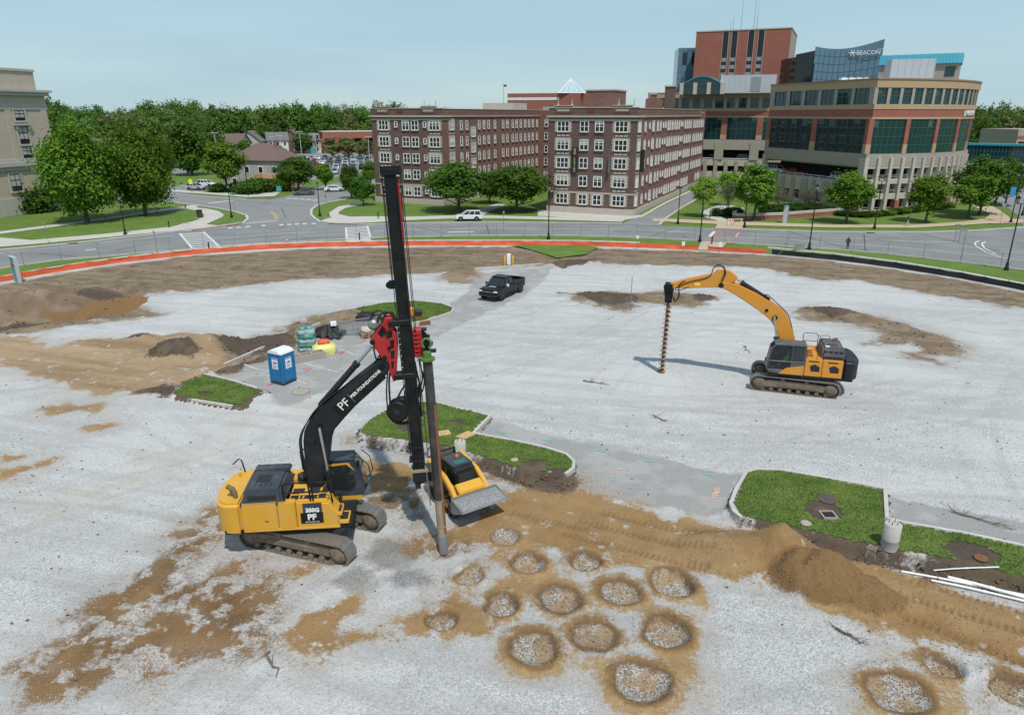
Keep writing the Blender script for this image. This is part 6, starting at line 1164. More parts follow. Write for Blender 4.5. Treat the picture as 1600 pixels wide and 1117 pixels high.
# red tilt frame between boom and mast
ry = [(602, 494), (615, 493), (615, 512), (620, 517), (622, 540), (620, 580), (618.5, 592), (615, 592), (609, 577), (603, 562), (600, 561), (592, 548), (585, 538), (578, 530), (582, 524), (590, 513), (597, 504)]
rpoly = [rp(u, v, 0) for u, v in ry]
frm = hp(MB().xz(rpoly, -.30, -.16), 'tilt_frame', M_RED, .02, 1); hp(MB().xz(rpoly, .16, .30), 'tilt_frame', M_RED, .02, 1)
for u, v in ((606, 500), (616, 520), (600, 530), (617, 548), (615, 565), (614, 582), (590, 530)): s, z = rp(u, v, 0); hp(MB().box((s, 0, z), (.16, .5, .07)), 'frame_rib', M_RED, .01)
for u, v, rr in ((600, 515, .10), (583, 531, .10), (609, 540, .07), (602, 555, .09)): s, z = rp(u, v, 0); hp(MB().lathe([(rr, -.36), (rr, .36)], c=(s, 0, z), axis='y', n=14), 'pivot_pin', M_BLK, 0)
for q in ([(604, 517), (613, 517), (613, 526), (606, 530)], [(609, 532), (616, 530), (616, 543), (611, 545)], [(610, 549), (617, 547), (616, 560), (611, 561)], [(611, 565), (616, 563), (615, 575), (612, 576)], [(590, 520), (598, 508), (602, 516), (596, 528)]): hp(MB().xz([rp(u, v, -.3) for u, v in q], -.306, -.30), 'frame_pocket', M_BLK, 0)
s, z = rp(584, 505, 0); mot = hp(MB().lathe([(.10, -.3), (.22, -.24), (.22, .24), (.10, .3)], c=(s, 0, z), axis='y', n=16).box((s + .2, 0, z + .15), (.3, .4, .25)), 'hydraulic_motor', M_STEELG, 0)
for v in (503, 585): h = lvl(v); mbox('mast_clamp', -.62, .25, -.26, .26, h - .12, h + .12, M_BLK, mast, .03)
for k, v in enumerate(range(515, 582, 9)): h = lvl(v); mbox('mast_lug', -.30, -.2, -.2, .2, h - .03, h + .05, M_BLK)
# red carriage and the bracket that carries the drill string
h0, h1 = lvl(556), lvl(513); car = mbox('carriage', .28, .62, -.34, .2, h0, h1, M_RED, rig, .02)
for k in range(6): q = h0 + (h1 - h0) * (k + .6) / 6.4; mbox('carriage_rib', .30, .60, -.38, -.33, q - .04, q + .05, M_RED, car, .0); mbox('carriage_slot', .34, .42, -.375, -.34, q + .06, q + .16, M_BLK, car, 0)
PT = Vector(aty(667, 553, 26.0)) - Vector((RC.x, RC.y, RZ)); PB = Vector(g(693, 860)) - Vector((RC.x, RC.y, 0)); ov = PT - mp(0, 0, h0 + .2)
pa, pb = ov.dot(mxv), ov.dot(myv)
br = MB().extr([(.6, h1 - .05), (pa + .10, h0 + .75), (pa + .12, h0 + .28), (.6, h0 - .2)], M0, mxv, ax, myv, -.12, .12).build('support_bracket', M_BLK, rig, bevel=.02)
for k in range(4): q = h0 + .1 + k * .3; mbox('bracket_rib', .62, .62 + max(.12, .5 - k * .1), -.2, .2, q, q + .05, M_BLK, br, 0)
# hoist drum on the near side of the mast
hd = lvl(638); dr = MB().lathe([(.36, -.25), (.44, -.23), (.44, -.19), (.34, -.18), (.34, .18), (.44, .19), (.44, .25)], c=tuple(mp(-.60, -.02, hd)), axis='y', n=22).build('hoist_drum', M_BLK, rig); MB().lathe([(.12, -.30), (.12, .28)], c=tuple(mp(-.6, -.02, hd)), axis='y', n=14).build('drum_hub', M_CHAR, dr); mbox('drum_bracket', -.62, -.19, -.22, .22, hd + .1, hd + .5, M_BLK, dr)
# foot of the mast
mbox('mast_foot', -.28, .5, -.3, .3, .12, .5, M_CHAR, mast); mbox('mast_foot_plate', -.32, .55, -.34, .34, .55, .66, M_MUDST, mast); mbox('foot_gripper', .15, .62, -.22, .22, -.10, .5, M_MUDST, mast); mbox('mast_foot', -.22, .0, -.24, .24, -.22, .15, M_CHAR, mast); MB().tube(mp(.3, -.3, .6), mp(.34, -.3, -1.0), .025, n=6).build('measuring_rod', M_STEELG, mast)
for h in (1.0, 1.6): mbox('mast_band', -.36, .24, -.26, .26, h, h + .08, M_CHAR, mast, 0)
X3 = lambda u, v, Y: Vector(aty(u, v, Y)) - Vector((RC.x, RC.y, RZ))
for i, q in enumerate([[(585, 545), (590, 500), (605, 487), (618, 500)], [(592, 530), (600, 495), (612, 488), (622, 508)], [(603, 520), (606, 550), (600, 570), (593, 555)], [(606, 540), (612, 560), (608, 600), (613, 650), (625, 660), (648, 650), (655, 600)], [(600, 520), (607, 560), (604, 610), (608, 648), (622, 662), (645, 658), (652, 640)], [(586, 520), (584, 545), (592, 570), (604, 568)], [(634, 600), (626, 612), (620, 625)], [(634, 600), (633, 615), (630, 622)], [(655, 560), (660, 590), (656, 615), (660, 650)], [(648, 565), (652, 585), (657, 610), (657, 660)], [(660, 580), (663, 595), (660, 612)], [(577, 500), (585, 488), (596, 486), (606, 498)], [(583, 512), (578, 500), (590, 492), (600, 505), (605, 530)], [(597, 560), (610, 575), (608, 590)]]):
    hose(rig, [X3(u, v, 26.35 + .05 * (i % 4)) for u, v in q], .032 if i % 3 else .042)
# ---------------------------------------------------------------- the hanging drill pipe
pipe = thing('drill_pipe', 'long black and rust steel drill pipe standing in the bored spoil ring', 'drill pipe', (RC.x + PB.x, RC.y + PB.y, 0)); top = PT - PB + Vector((0, 0, RZ)); pv = top.normalized(); LP = top.length
MB().path([pv * (LP * q) for q in (.27, .55, .98)], .19, 18).build('upper_tube', M_PIPE, pipe); MB().path([pv * (LP * q) for q in (.08, .27)], .185, 18).build('lower_tube', M_MUDST, pipe); MB().path([pv * -.12, pv * (LP * .05), pv * (LP * .082)], [.17, .20, .205], 18).build('casing_tip', M_STEELG, pipe)
side_ = pv.cross(Vector((0, 1, 0))).normalized()
rs = []; 
for q in np.linspace(.10, .76, 14):
    for a in (-.7, -.2, .3, .8): rs.append(pv * (LP * q) + (Vector((math.cos(a), 0, 0)) + Vector((0, -math.sin(a + .5), 0))).normalized() * .196)
MB().add(rs, [(i * 4 + k, i * 4 + k + 1, i * 4 + k + 5, i * 4 + k + 4) for i in range(13) for k in range(3)], 0, True).build('rust_streak', M_RUST, pipe)
MB().lathe([(.20, 0), (.30, .02), (.30, .10), (.17, .12), (.15, .34), (.10, .36)], c=tuple(pv * (LP * .97)), n=18, smooth=False).build('swivel', M_GRN, pipe); c = pv * LP + Vector((0, 0, .42)); MB().path([c + Vector((math.cos(a) * .17, 0, math.sin(a) * .2)) for a in np.linspace(-1.0, math.pi + 1.0, 14)], .05, 8).build('shackle', M_GRN, pipe)
for q in (.2, .185, .17, .155, .14): MB().box(tuple(pv * (LP * q) + Vector((-.03, -.185, 0))), (.05, .03, .07)).build('stud', M_STEELG, pipe)
for q in (.27, .135): MB().path([pv * (LP * q - .03), pv * (LP * q + .03)], .2, 18).build('weld_collar', M_MUDST, pipe)
M_GREYC = mat('faded_grey_paint', (.075, .078, .086), .6, var=.15, scale=2, dirt=DUST, dirt_amt=.3)
# ---------------------------------------------------------------- the auger excavator
YC = Vector((18.46, 43.55)); YA = R(164.5); YT = R(160.4); YZ = hz(YC.x, YC.y); yv = Vector((math.cos(YA), math.sin(YA))); yl = Vector((-yv.y, yv.x))
yx = thing('auger_excavator', 'weathered yellow excavator with long boom holding a tall auger', 'excavator', (YC.x, YC.y, YZ)); tl = Vector((-math.sin(YT), math.cos(YT)))
for sg in (1, -1): make_track(yx, (tl.x * 1.32 * sg, tl.y * 1.32 * sg), YT, 5.3, .50, .62, 50)
MB().box((0, 0, .62), (2.6, 2.0, .4)).lathe([(.8, .8), (.8, 1.2)], n=20).build('undercarriage', M_TFR, yx, rz=YT)
yp = lambda mb, name, m, bevel=.04, seg=2, parent=None: mb.build(name, m, parent or yx, rz=YA if parent is None else 0, bevel=bevel, seg=seg)
yp(MB().box((-.7, 0, 1.24), (5.0, 3.1, .2)), 'deck_frame', M_CHAR, .02)
yp(MB().prism(cwp(-2.55, -3.58, 1.58), 1.12, 2.45), 'counterweight', M_CHAR, .16, 3)
for x0, x1 in ((-2.53, -1.36), (-1.34, -.32)):
    q = yp(MB().box(((x0 + x1) / 2, 1.46, 1.87), (x1 - x0, .26, 1.12)), 'engine_door', M_YEL3, .03); s0 = (x0 + x1) / 2
    MB().xz([(s0 - .38, 1.65), (s0 + .12, 1.65), (s0 + .2, 2.0), (s0 - .1, 2.12), (s0 - .38, 1.95)], 1.59, 1.60).build('mesh_vent', M_GRIP, q); MB().box((s0, 1.595, 2.3), (.6, .012, .07)).build('slot_vent', M_GRIP, q)
yp(MB().box((-1.2, -1.3, 1.87), (2.6, .5, 1.12)), 'far_side_housing', M_YEL3, .04); yp(MB().box((-.75, .1, 2.36), (1.2, 2.5, .16)), 'top_deck', M_YEL3, .03)
for k in range(5): yp(MB().box((-.55 - .0, 1.0 - k * .28, 2.46), (.6, .05, .03)), 'tread_strip', M_GRIP, 0)
hd_ = yp(MB().box((-1.95, .05, 2.72), (1.35, 2.5, .85), taper=(.9, .86)), 'engine_hood', M_GREYC, .1, 2); MB().box((-1.95, 1.33, 2.5), (1.15, .03, .2)).build('side_vent', M_GRIP, hd_)
for i in range(4): MB().box((-2.4 + i * .3, 1.20, 2.88), (.2, .05, .1)).build('hood_slot', M_GRIP, hd_)
for i in range(6): MB().box((-2.2 + i * .09, .5, 3.15), (.04, .5, .012)).build('louvre_slot', M_GRIP, hd_)
MB().box((-1.6, .9, 3.15), (.26, .2, .012)).build('warning_label', M_TXTW, hd_); MB().path([(-2.1, -.3, 3.1), (-2.1, -.3, 3.3), (-2.3, -.3, 3.36)], .08, 8).build('exhaust_pipe', M_RUST, hd_)
rail(yx, [[(-.35, -.9, 2.4), (-.35, -.9, 3.35), (-.45, -.9, 3.42), (-1.15, -.9, 3.42), (-1.25, -.9, 3.35), (-1.25, -.9, 2.4)], [(-.35, -.9, 2.9), (-1.25, -.9, 2.9)], [(-1.35, -.7, 2.4), (-1.35, -.7, 3.35), (-1.8, -.7, 3.4), (-1.9, -.7, 3.3), (-1.9, -.7, 2.9)]], .025, M_GREYC, YA); rail(yx, [[(-.4, 1.45, 2.4), (-.4, 1.45, 3.0), (-1.0, 1.45, 3.0), (-1.0, 1.45, 2.4)]], .02, M_BLK, YA)
cb = yp(MB().xz([(-.28, 1.35), (1.75, 1.35), (1.92, 1.6), (-.28, 1.6)], .55, 1.62), 'cab', M_GREYC, .04, 1)
for nm, mbx in (('far_wall', MB().xz([(-.28, 1.6), (1.9, 1.6), (1.72, 2.95), (1.5, 3.2), (-.28, 3.2)], .55, .60)), ('rear_wall', MB().box((-.24, 1.08, 2.4), (.08, 1.06, 1.62))), ('cab_roof', MB().box((.62, 1.08, 3.24), (1.9, 1.08, .12))), ('seat', MB().box((.42, 1.1, 1.85), (.5, .5, .35)).box((.2, 1.1, 2.25), (.14, .5, .7)))): mbx.build(nm, M_GREYC if nm != 'seat' else M_BLK, cb, bevel=.02)
for pts in ([(-.28, 1.6), (-.28, 3.2)], [(.48, 1.6), (.48, 3.2)], [(1.92, 1.6), (1.72, 2.95), (1.5, 3.2)], [(-.28, 2.18), (1.84, 2.14)]): MB().path([(x, 1.58, z) for x, z in pts], .06, 4, smooth=False).build('cab_post', M_GREYC, cb)
MB().path([(1.92, .6, 1.6), (1.72, .6, 2.95), (1.5, .6, 3.2)], .05, 4).build('cab_post', M_GREYC, cb); MB().box((.1, 1.59, 1.9), (.75, .05, .6)).build('door_lower', M_GREYC, cb)
MB().xz([(-.28, 1.34), (1.2, 1.34), (.75, 1.75), (-.28, 1.98)], 1.622, 1.64).build('cab_side_panel', M_YEL3, cb)
m_, n_, l_, b_ = new_mat('clear_cab_glass'); b_.inputs['Base Color'].default_value = (.03, .04, .042, 1); b_.inputs['Roughness'].default_value = .05; b_.inputs['Alpha'].default_value = .42; M_CLR = m_
MB().xz([(.52, 2.2), (1.78, 2.17), (1.66, 2.95), (1.46, 3.15), (.52, 3.15)], 1.60, 1.612).build('side_window', M_CLR, cb); MB().xz([(.52, 1.62), (1.86, 1.62), (1.8, 2.1), (.52, 2.14)], 1.60, 1.612).build('door_window', M_CLR, cb); MB().xz([(-.22, 2.25), (.42, 2.22), (.42, 3.14), (-.22, 3.14)], 1.60, 1.612).build('rear_side_window', M_CABG, cb)
MB().extr([(.62, 0), (1.56, 0), (1.56, 1.3), (.62, 1.3)], (1.93, 0, 1.62), (0, 1, 0), (-.15, 0, .989), (.989, 0, .15), .0, .02).build('windshield', M_CLR, cb)
def yq(u, v, lat=0.0): q = YC + yl * lat; s, z = pplane(u, v, (q.x, q.y), (yv.x, yv.y)); return (s, z - YZ)
zz = lambda pts: zp(pts, 1000, 400, 4.297)
bo = zz([(1045, 592), (1035, 530), (1005, 440), (980, 385), (940, 348), (880, 305), (780, 245), (660, 188), (600, 172), (555, 168), (535, 185), (545, 203), (640, 255), (740, 320), (830, 385), (880, 430), (905, 480), (930, 540), (950, 592)]); bop = [yq(u, v) for u, v in bo]; bop = bop + [(bop[-1][0] - .25, 1.7), (bop[0][0] - .1, 1.7)]
yb_ = yp(MB().xz(bop, -.36, .36), 'boom', M_YEL3, .05, 2)
stp = [yq(u, v) for u, v in zz([(200, 183), (330, 150), (500, 115), (520, 92), (600, 97), (655, 140), (650, 160), (600, 182), (545, 207), (480, 206), (330, 211), (210, 211), (192, 198)])]
yst = yp(MB().xz(stp, -.27, .27), 'stick', M_YEL3, .04, 2)
for u, v, rr, pa_ in ((903, 405, .16, yb_), (848, 355, .1, yb_), (545, 190, .16, yb_)): s, z = yq(*zz([(u, v)])[0]); MB().lathe([(rr, -.42), (rr, .42)], c=(s, 0, z), axis='y', n=14).build('pivot_pin', M_BLK, pa_)
s, z = yq(*zz([(385, 190)])[0], .27); MB().box((s, .275, z), (.34, .012, .2)).build('warning_label', mat('yellow_label', (.75, .62, .10), .6), yst)
YR = Matrix.Rotation(YA, 3, 'Z'); y3 = lambda u, v, lat: YR @ Vector((yq(u, v, lat)[0], lat, yq(u, v, lat)[1])); Z1 = lambda x, y: zz([(x, y)])[0]
for lat in (.52, -.52): hydraulic(yx, y3(*Z1(922, 640), lat), y3(*Z1(903, 405), lat), .14, .40)
hydraulic(yx, y3(*Z1(868, 296), 0), y3(*Z1(655, 160), 0), .14, .87)
for lat in (-.2, -.05, .1): hose(yx, [y3(*Z1(1040, 570), lat), y3(*Z1(1000, 410), lat), y3(*Z1(950, 345), lat), y3(*Z1(860, 265), lat + .2), y3(*Z1(830, 262), lat), y3(*Z1(760, 225), lat)], .03)
for k, q in enumerate([[(545, 180), (575, 120), (560, 70), (520, 60), (490, 90), (482, 120)], [(480, 118), (500, 75), (535, 65), (570, 100), (548, 160)], [(480, 125), (440, 150), (330, 175), (260, 205), (235, 225)], [(300, 165), (260, 200), (265, 260), (245, 300), (225, 280), (215, 240)], [(330, 210), (280, 225), (235, 230)], [(262, 215), (255, 280), (235, 305), (222, 285)]]): hose(yx, [y3(*Z1(*p), .3) for p in q], .03)
# auger: drive head, stem, helical flight with teeth
AB = Vector((*g(1033, 585)[:2], 0)) - Vector((YC.x, YC.y, YZ)); AT = y3(*Z1(190, 300), 0); av = (AT - AB).normalized(); LA = (AT - AB).length
hdm = MB(); h1 = y3(*Z1(195, 205), 0); hdm.path([h1 + Vector((0, 0, .25)), h1, AT + Vector((0, 0, .3)), AT - av * .1], [.22, .36, .26, .24], 14); hdm.box(tuple(h1), (.5, .75, .45), YA); hdo = hdm.build('auger_drive', M_BLK, yx)
s_, z_ = yq(*Z1(200, 200)); MB().lathe([(.16, -.42), (.16, .42)], c=(s_, 0, z_), axis='y', n=14).build('pivot_pin', M_BLK, yx, rz=YA)
au = MB().path([AB + av * .02, AT], .095, 10).build('auger', M_RUST, yx); fx = av.cross(Vector((0, 1, 0))).normalized(); fy = av.cross(fx); turns = 15; vs = []; n_ = turns * 14
for i in range(n_ + 1):
    a = 2 * math.pi * i / 14; c = AB + av * (.15 + (LA - .45) * i / n_); d_ = fx * math.cos(a) + fy * math.sin(a); vs += [c + d_ * .08, c + d_ * .25, c + d_ * .25 + av * .025, c + d_ * .08 + av * .025]
fs = []
for i in range(n_):
    for k in range(4): fs.append((4 * i + k, 4 * i + (k + 1) % 4, 4 * i + 4 + (k + 1) % 4, 4 * i + 4 + k))
MB().add(vs, fs, 0).build('helical_flight', M_MUDST, au); MB().path([AB + av * -.02, AB + av * .05, AB + av * .28], [.12, .24, .24], 12).build('cutter_head', M_RUST, au)
# ---------------------------------------------------------------- compact loader
LCc = Vector((-2.42, 28.95)); LA_ = R(-56); LZ = hz(LCc.x, LCc.y)
ld = thing('compact_track_loader', 'small yellow compact track loader with a raised bucket of grey gravel', 'loader', (LCc.x, LCc.y, LZ), LA_)
def lobj(mb, name, m, bevel=.03, seg=2, parent=None): return mb.build(name, m, parent or ld, bevel=bevel, seg=seg)
for sg in (1, -1):
    y0 = .78 * sg; L_, r_ = 2.3, .30; sp_, pit = shoe_path(L_, r_, 40); q = lobj(MB().xz([(-.8, .2), (.85, .2), (.9, .36), (.1, .62), (-.75, .62), (-.9, .45)], y0 - .12, y0 + .12), 'track', M_YEL2, .02)
    pts = [(x, z) for x, z, a in shoe_path(L_, r_, 60)[0]]; pts = [(x - .1 * (z - r_), z * (1.0 + .35 * (x < -.2))) for x, z in pts]; k = len(pts); inn = [(x * .93, .05 + (z) * .88) for x, z in pts]; vs = []
    for (x, z), (xi, zi) in zip(pts, inn): vs += [(x, y0 - .2, z), (x, y0 + .2, z), (xi, y0 + .2, zi), (xi, y0 - .2, zi)]
    fs = [(4 * i + e, 4 * ((i + 1) % k) + e, 4 * ((i + 1) % k) + (e + 1) % 4, 4 * i + (e + 1) % 4) for i in range(k) for e in range(4)]; bl = MB().add(vs, fs).build('rubber_belt', M_RUB, q)
    for i in range(0, k, 2): (x, z) = pts[i]; MB().box((x, y0, z + (.02 if z > r_ else -.0)), (.07, .38, .035)).build('belt_lug', M_RUB, q)
    for x, z, rr in ((.75, .33, .22), (-.62, .48, .26), (-.3, .15, .11), (0, .15, .11), (.3, .15, .11)): MB().lathe([(rr, y0 - .16), (rr, y0 + .16)], c=(x, 0, z), axis='y', n=14).build('drive_wheel', M_BLK, q)
lobj(MB().box((-.35, 0, .85), (2.0, 1.1, .85)), 'chassis', M_YEL2, .06); lobj(MB().box((-1.25, 0, 1.1), (.55, 1.45, .95)), 'engine_bay', M_YEL2, .08); lobj(MB().xz([(-1.5, .7), (-1.1, .7), (-1.0, 1.9), (-1.35, 1.95)], -.95, -.74), 'rear_upright', M_YEL2, .04); lobj(MB().xz([(-1.5, .7), (-1.1, .7), (-1.0, 1.9), (-1.35, 1.95)], .74, .95), 'rear_upright', M_YEL2, .04)
for sg in (1, -1):
    y0, y1 = (.72, .92) if sg > 0 else (-.92, -.72); a = lobj(MB().xz([(-1.3, 1.7), (-1.2, 1.95), (.2, 1.72), (.85, 1.35), (1.25, .95), (1.22, .7), (1.0, .75), (.75, 1.1), (.1, 1.5)], y0, y1), 'lift_arm', M_YEL2, .03); MB().xz([(-.6, 1.62), (.1, 1.42), (.5, 1.2), (.5, 1.0), (-.6, 1.2)], y0 - .02, y1 + .02).build('painted_shade_plate', M_BLK, a)  # black plate below each arm stands in for the shade in that gap
    hydraulic(ld, (-.9, .82 * sg, .95), (.55, .82 * sg, 1.2), .06)
lobj(MB().box((1.15, 0, .9), (.2, 1.6, .45)), 'cross_tube', M_YEL2, .04); lobj(MB().xz([(.62, 1.2), (1.2, .95), (1.2, 1.25), (.75, 1.5)], -.65, .65), 'front_plate', M_YEL2, .04)
lc = lobj(MB().xz([(-.85, 1.15), (.72, 1.15), (.62, 1.95), (.4, 2.12), (-.75, 2.1)], -.5, .5), 'cab', M_BLK, .05); MB().box((-.2, 0, 2.13), (1.15, .98, .07)).build('cab_roof', M_GREYB, lc); MB().box((.1, 0, 2.172), (.4, .6, .02)).build('roof_window', glass_mat('green_roof_glass', (.03, .12, .10), .1, .6, .3, 2), lc); MB().extr([(-.44, 0), (.44, 0), (.42, .68), (-.42, .68)], (.74, 0, 1.22), (0, 1, 0), (-.12, 0, .99), (.99, 0, .12), 0, .02).build('windshield', M_CABG, lc)
for sg in (1, -1): MB().xz([(-.7, 1.4), (.58, 1.4), (.52, 1.95), (-.6, 1.98)], .5 * sg - .008, .5 * sg + .008).build('side_window', M_CABG, lc)
MB().lathe([(.08, 0), (.08, .1), (.04, .14)], c=(-.35, .1, 2.17), n=12).build('beacon_light', mat('orange_beacon', (.7, .12, .02), .3), lc); lobj(MB().box((-1.1, 0, 1.75), (.5, .8, .3)), 'rear_grille', M_BLK, .03)
rail(ld, [[(-1.2, -.5, 1.9), (-1.25, -.5, 2.2), (-1.25, .5, 2.2), (-1.2, .5, 1.9)]], .04)
BW = 1.15; bkp = [(1.25, .62), (1.3, 1.22), (1.36, 1.25), (1.42, .75), (1.55, .66), (2.28, 1.0), (2.32, .93), (1.6, .55), (1.35, .5)]
bk_ = lobj(MB().xz(bkp, -BW, BW), 'bucket', M_STEELG, 0)
for sg in (-1, 1): MB().xz([(1.27, .6), (1.33, 1.22), (1.5, 1.16), (2.3, .96), (1.6, .56), (1.35, .52)], BW * sg - .025, BW * sg + .025).build('bucket_side', M_STEELG, bk_)
gx = np.linspace(1.36, 2.24, 14); gy = np.linspace(-BW + .04, BW - .04, 34); rg = np.random.default_rng(3); GV = []
for i, x in enumerate(gx):
    for y in gy: t_ = (x - 1.36) / .88; GV.append((x, y, 1.14 - .16 * t_ + .07 * math.sin(math.pi * t_) * (1 - (abs(y) / BW) ** 3) + rg.uniform(-.015, .015)))
gid = np.arange(14 * 34).reshape(14, 34); M_GRAVL = flat_mat('wet_grey_gravel', (.17, .17, .17), (.46, .46, .46), 14.0, (.10, .10, .10), 34.0, .9, 1.0)
lg = link('gravel_load', npmesh('gravel_load', GV, np.stack([gid[:-1, :-1], gid[1:, :-1], gid[1:, 1:], gid[:-1, 1:]], -1).reshape(-1, 4), M_GRAVL), ld); lg['kind'] = 'stuff'; MB().box((1.4, 0, .98), (.06, BW * 2, .3)).build('load_back', M_GRAVL, bk_)
# ================================================================== VEHICLES
M_TYRE = mat('tyre_rubber', (.018, .018, .019), .8, var=.2); M_RIM = mat('alloy_rim', (.35, .36, .37), .35, .7); M_RIMB = mat('black_rim', (.02, .02, .02), .4); M_LIGHTW = mat('headlamp_glass', (.75, .77, .8), .15, .2, var=.03); M_LIGHTR = mat('tail_lamp', (.35, .01, .01), .25); M_CGL = glass_mat('car_glass', (.018, .024, .03), .05, .6, .2, 1.0); M_BLKP = mat('black_plastic', (.016, .016, .017), .6)
def paint(name, c): return mat('car_paint_' + name, c, .28, .0, var=.03, scale=1, coat=.6)
PAINT = {'white': paint('white', (.74, .75, .75)), 'silver': paint('silver', (.42, .44, .46)), 'grey': paint('grey', (.10, .11, .12)), 'black': mat('car_paint_black', (.005, .005, .006), .3, spec=.35), 'red': paint('red', (.32, .015, .018)), 'blue': paint('blue', (.03, .06, .16)), 'dark_blue': paint('dark_blue', (.02, .03, .06)), 'beige': paint('beige', (.33, .29, .23)), 'maroon': paint('maroon', (.12, .015, .02))}
CK = {'suv': dict(L=4.55, W=1.86, H=1.70, belt=1.02, lo=.30, hood=1.30, ws=.55, tail=-2.05, rt=-1.85, wb=2.68, wr=.36, prof=[(-2.27, .45), (-2.27, .8), (-2.18, 1.04), (.95, 1.06), (2.0, .94), (2.22, .78), (2.27, .5), (2.2, .32), (-2.2, .32)]),
      'sedan': dict(L=4.8, W=1.84, H=1.46, belt=.92, lo=.26, hood=1.25, ws=.35, tail=-1.75, rt=-1.05, wb=2.8, wr=.33, prof=[(-2.4, .45), (-2.4, .78), (-2.25, .98), (-1.5, 1.0), (1.0, .95), (2.15, .82), (2.36, .68), (2.4, .45), (2.3, .25), (-2.3, .25)])}
def green_house(k, inset=.2):
    """roof stations: bottom x range and top x range"""
    if k == 'suv': return (-2.12, 1.18), (-1.85, .30)
    return (-1.85, 1.15), (-1.05, .25)
def car_parts(k):
    c = CK[k]; W = c['W']; body = MB().xz(c['prof'], -W / 2, W / 2); (b0, b1), (t0, t1) = green_house(k); zb = c['belt'] - .02; zt = c['H'] - .06; wi = W / 2 - .06; wt = W / 2 - .25
    gl = MB().add([(b0, -wi, zb), (b1, -wi, zb), (b1, wi, zb), (b0, wi, zb), (t0, -wt, zt), (t1, -wt, zt), (t1, wt, zt), (t0, wt, zt)], [(0, 3, 2, 1), (4, 5, 6, 7), (0, 1, 5, 4), (1, 2, 6, 5), (2, 3, 7, 6), (3, 0, 4, 7)])
    rf = MB().add([(t0 - .06, -wt - .03, zt), (t1 + .06, -wt - .03, zt), (t1 + .06, wt + .03, zt), (t0 - .06, wt + .03, zt), (t0 + .1, -wt + .08, c['H']), (t1 - .12, -wt + .08, c['H']), (t1 - .12, wt - .08, c['H']), (t0 + .1, wt - .08, c['H'])], [(0, 3, 2, 1), (4, 5, 6, 7), (0, 1, 5, 4), (1, 2, 6, 5), (2, 3, 7, 6), (3, 0, 4, 7)])
    pil = MB()
    for sg in (-1, 1):
        for fb in (0, .36, .68, 1): pil.path([(b0 + (b1 - b0) * fb, sg * wi, zb), (t0 + (t1 - t0) * fb, sg * wt, zt)], .055, 5)
    return c, body, gl, rf, pil
def wheel_mesh(r, w, rim): mb = MB().lathe([(r * .6, -w / 2), (r * .95, -w / 2), (r, -w * .3), (r, w * .3), (r * .95, w / 2), (r * .6, w / 2)], axis='y', n=20); return mb.mesh('tyre', M_TYRE), MB().lathe([(r * .2, -w / 2 - .01), (r * .62, -w / 2 + .02), (r * .62, w / 2 - .02), (r * .2, w / 2 + .01)], axis='y', n=14).mesh('rim', rim)
def car(k, col, label, loc, rz, group=None, name='parked_car', cat='car'):
    c, body, gl, rf, pil = car_parts(k); o = thing(name, label, cat, loc, rz, group); P = PAINT[col]; b = body.build('body', P, o, bevel=.12, seg=3); gl.build('window_glass', M_CGL, o, bevel=.05, seg=2); rf.build('roof', P, o, bevel=.03, seg=2); pil.build('pillars', P, o)
    ty, ri = wheel_mesh(c['wr'], .22, M_RIM)
    for x in (-c['wb'] / 2, c['wb'] / 2):
        for s in (-1, 1):
            w = link('wheel', ty, o, (x, s * (c['W'] / 2 - .09), c['wr'])); link('rim', ri, w); MB().lathe([(c['wr'] * 1.22, -.02), (c['wr'] * 1.22, .02)], axis='y', n=18).build('wheel_arch', M_BLKP, b, (x, s * (c['W'] / 2 - .005), c['wr'] + .02))
    for s in (-1, 1): MB().box((c['L'] / 2 - .09, s * (c['W'] / 2 - .3), .76), (.12, .36, .13)).build('headlight', M_LIGHTW, o, bevel=.02); MB().box((-c['L'] / 2 + .07, s * (c['W'] / 2 - .2), .86), (.1, .22, .2)).build('tail_light', M_LIGHTR, o, bevel=.02); MB().box((.95, s * (c['W'] / 2 + .08), 1.05), (.12, .2, .14)).build('mirror', P, o, bevel=.03)
    MB().box((c['L'] / 2 - .02, 0, .52), (.08, W_g(k), .22)).build('grille', M_BLKP, o, bevel=.02); MB().box((0, 0, .3), (c['L'] * .9, c['W'] * .97, .1)).build('sill', M_BLKP, o); return o
def W_g(k): return 1.1
def gd(u0, v0, u1, v1): a, b = g(u0, v0), g(u1, v1); return math.atan2(b[1] - a[1], b[0] - a[0])
p = g(732, 345.5); car('suv', 'white', 'white SUV driving on the boulevard in front of the apartment block', (p[0], p[1] + .6, .012), math.pi + R(4), name='suv_car')
p = g(475, 305); car('sedan', 'grey', 'dark grey car leaving the side street past the dark round tree', (p[0], p[1], .016), R(200), name='moving_car'); p = g(523, 299.5); car('sedan', 'white', 'white car on the side street beside the slim young tree', (p[0], p[1], .016), R(15), name='moving_car')
p = g(307, 297); car('suv', 'silver', 'silver SUV parked in the drive below the yellow sign', (p[0], p[1], .013), R(-15), name='parked_car'); p = g(323, 292); car('suv', 'white', 'white SUV parked behind the silver one in the drive', (p[0], p[1], .013), R(-10), name='parked_car')
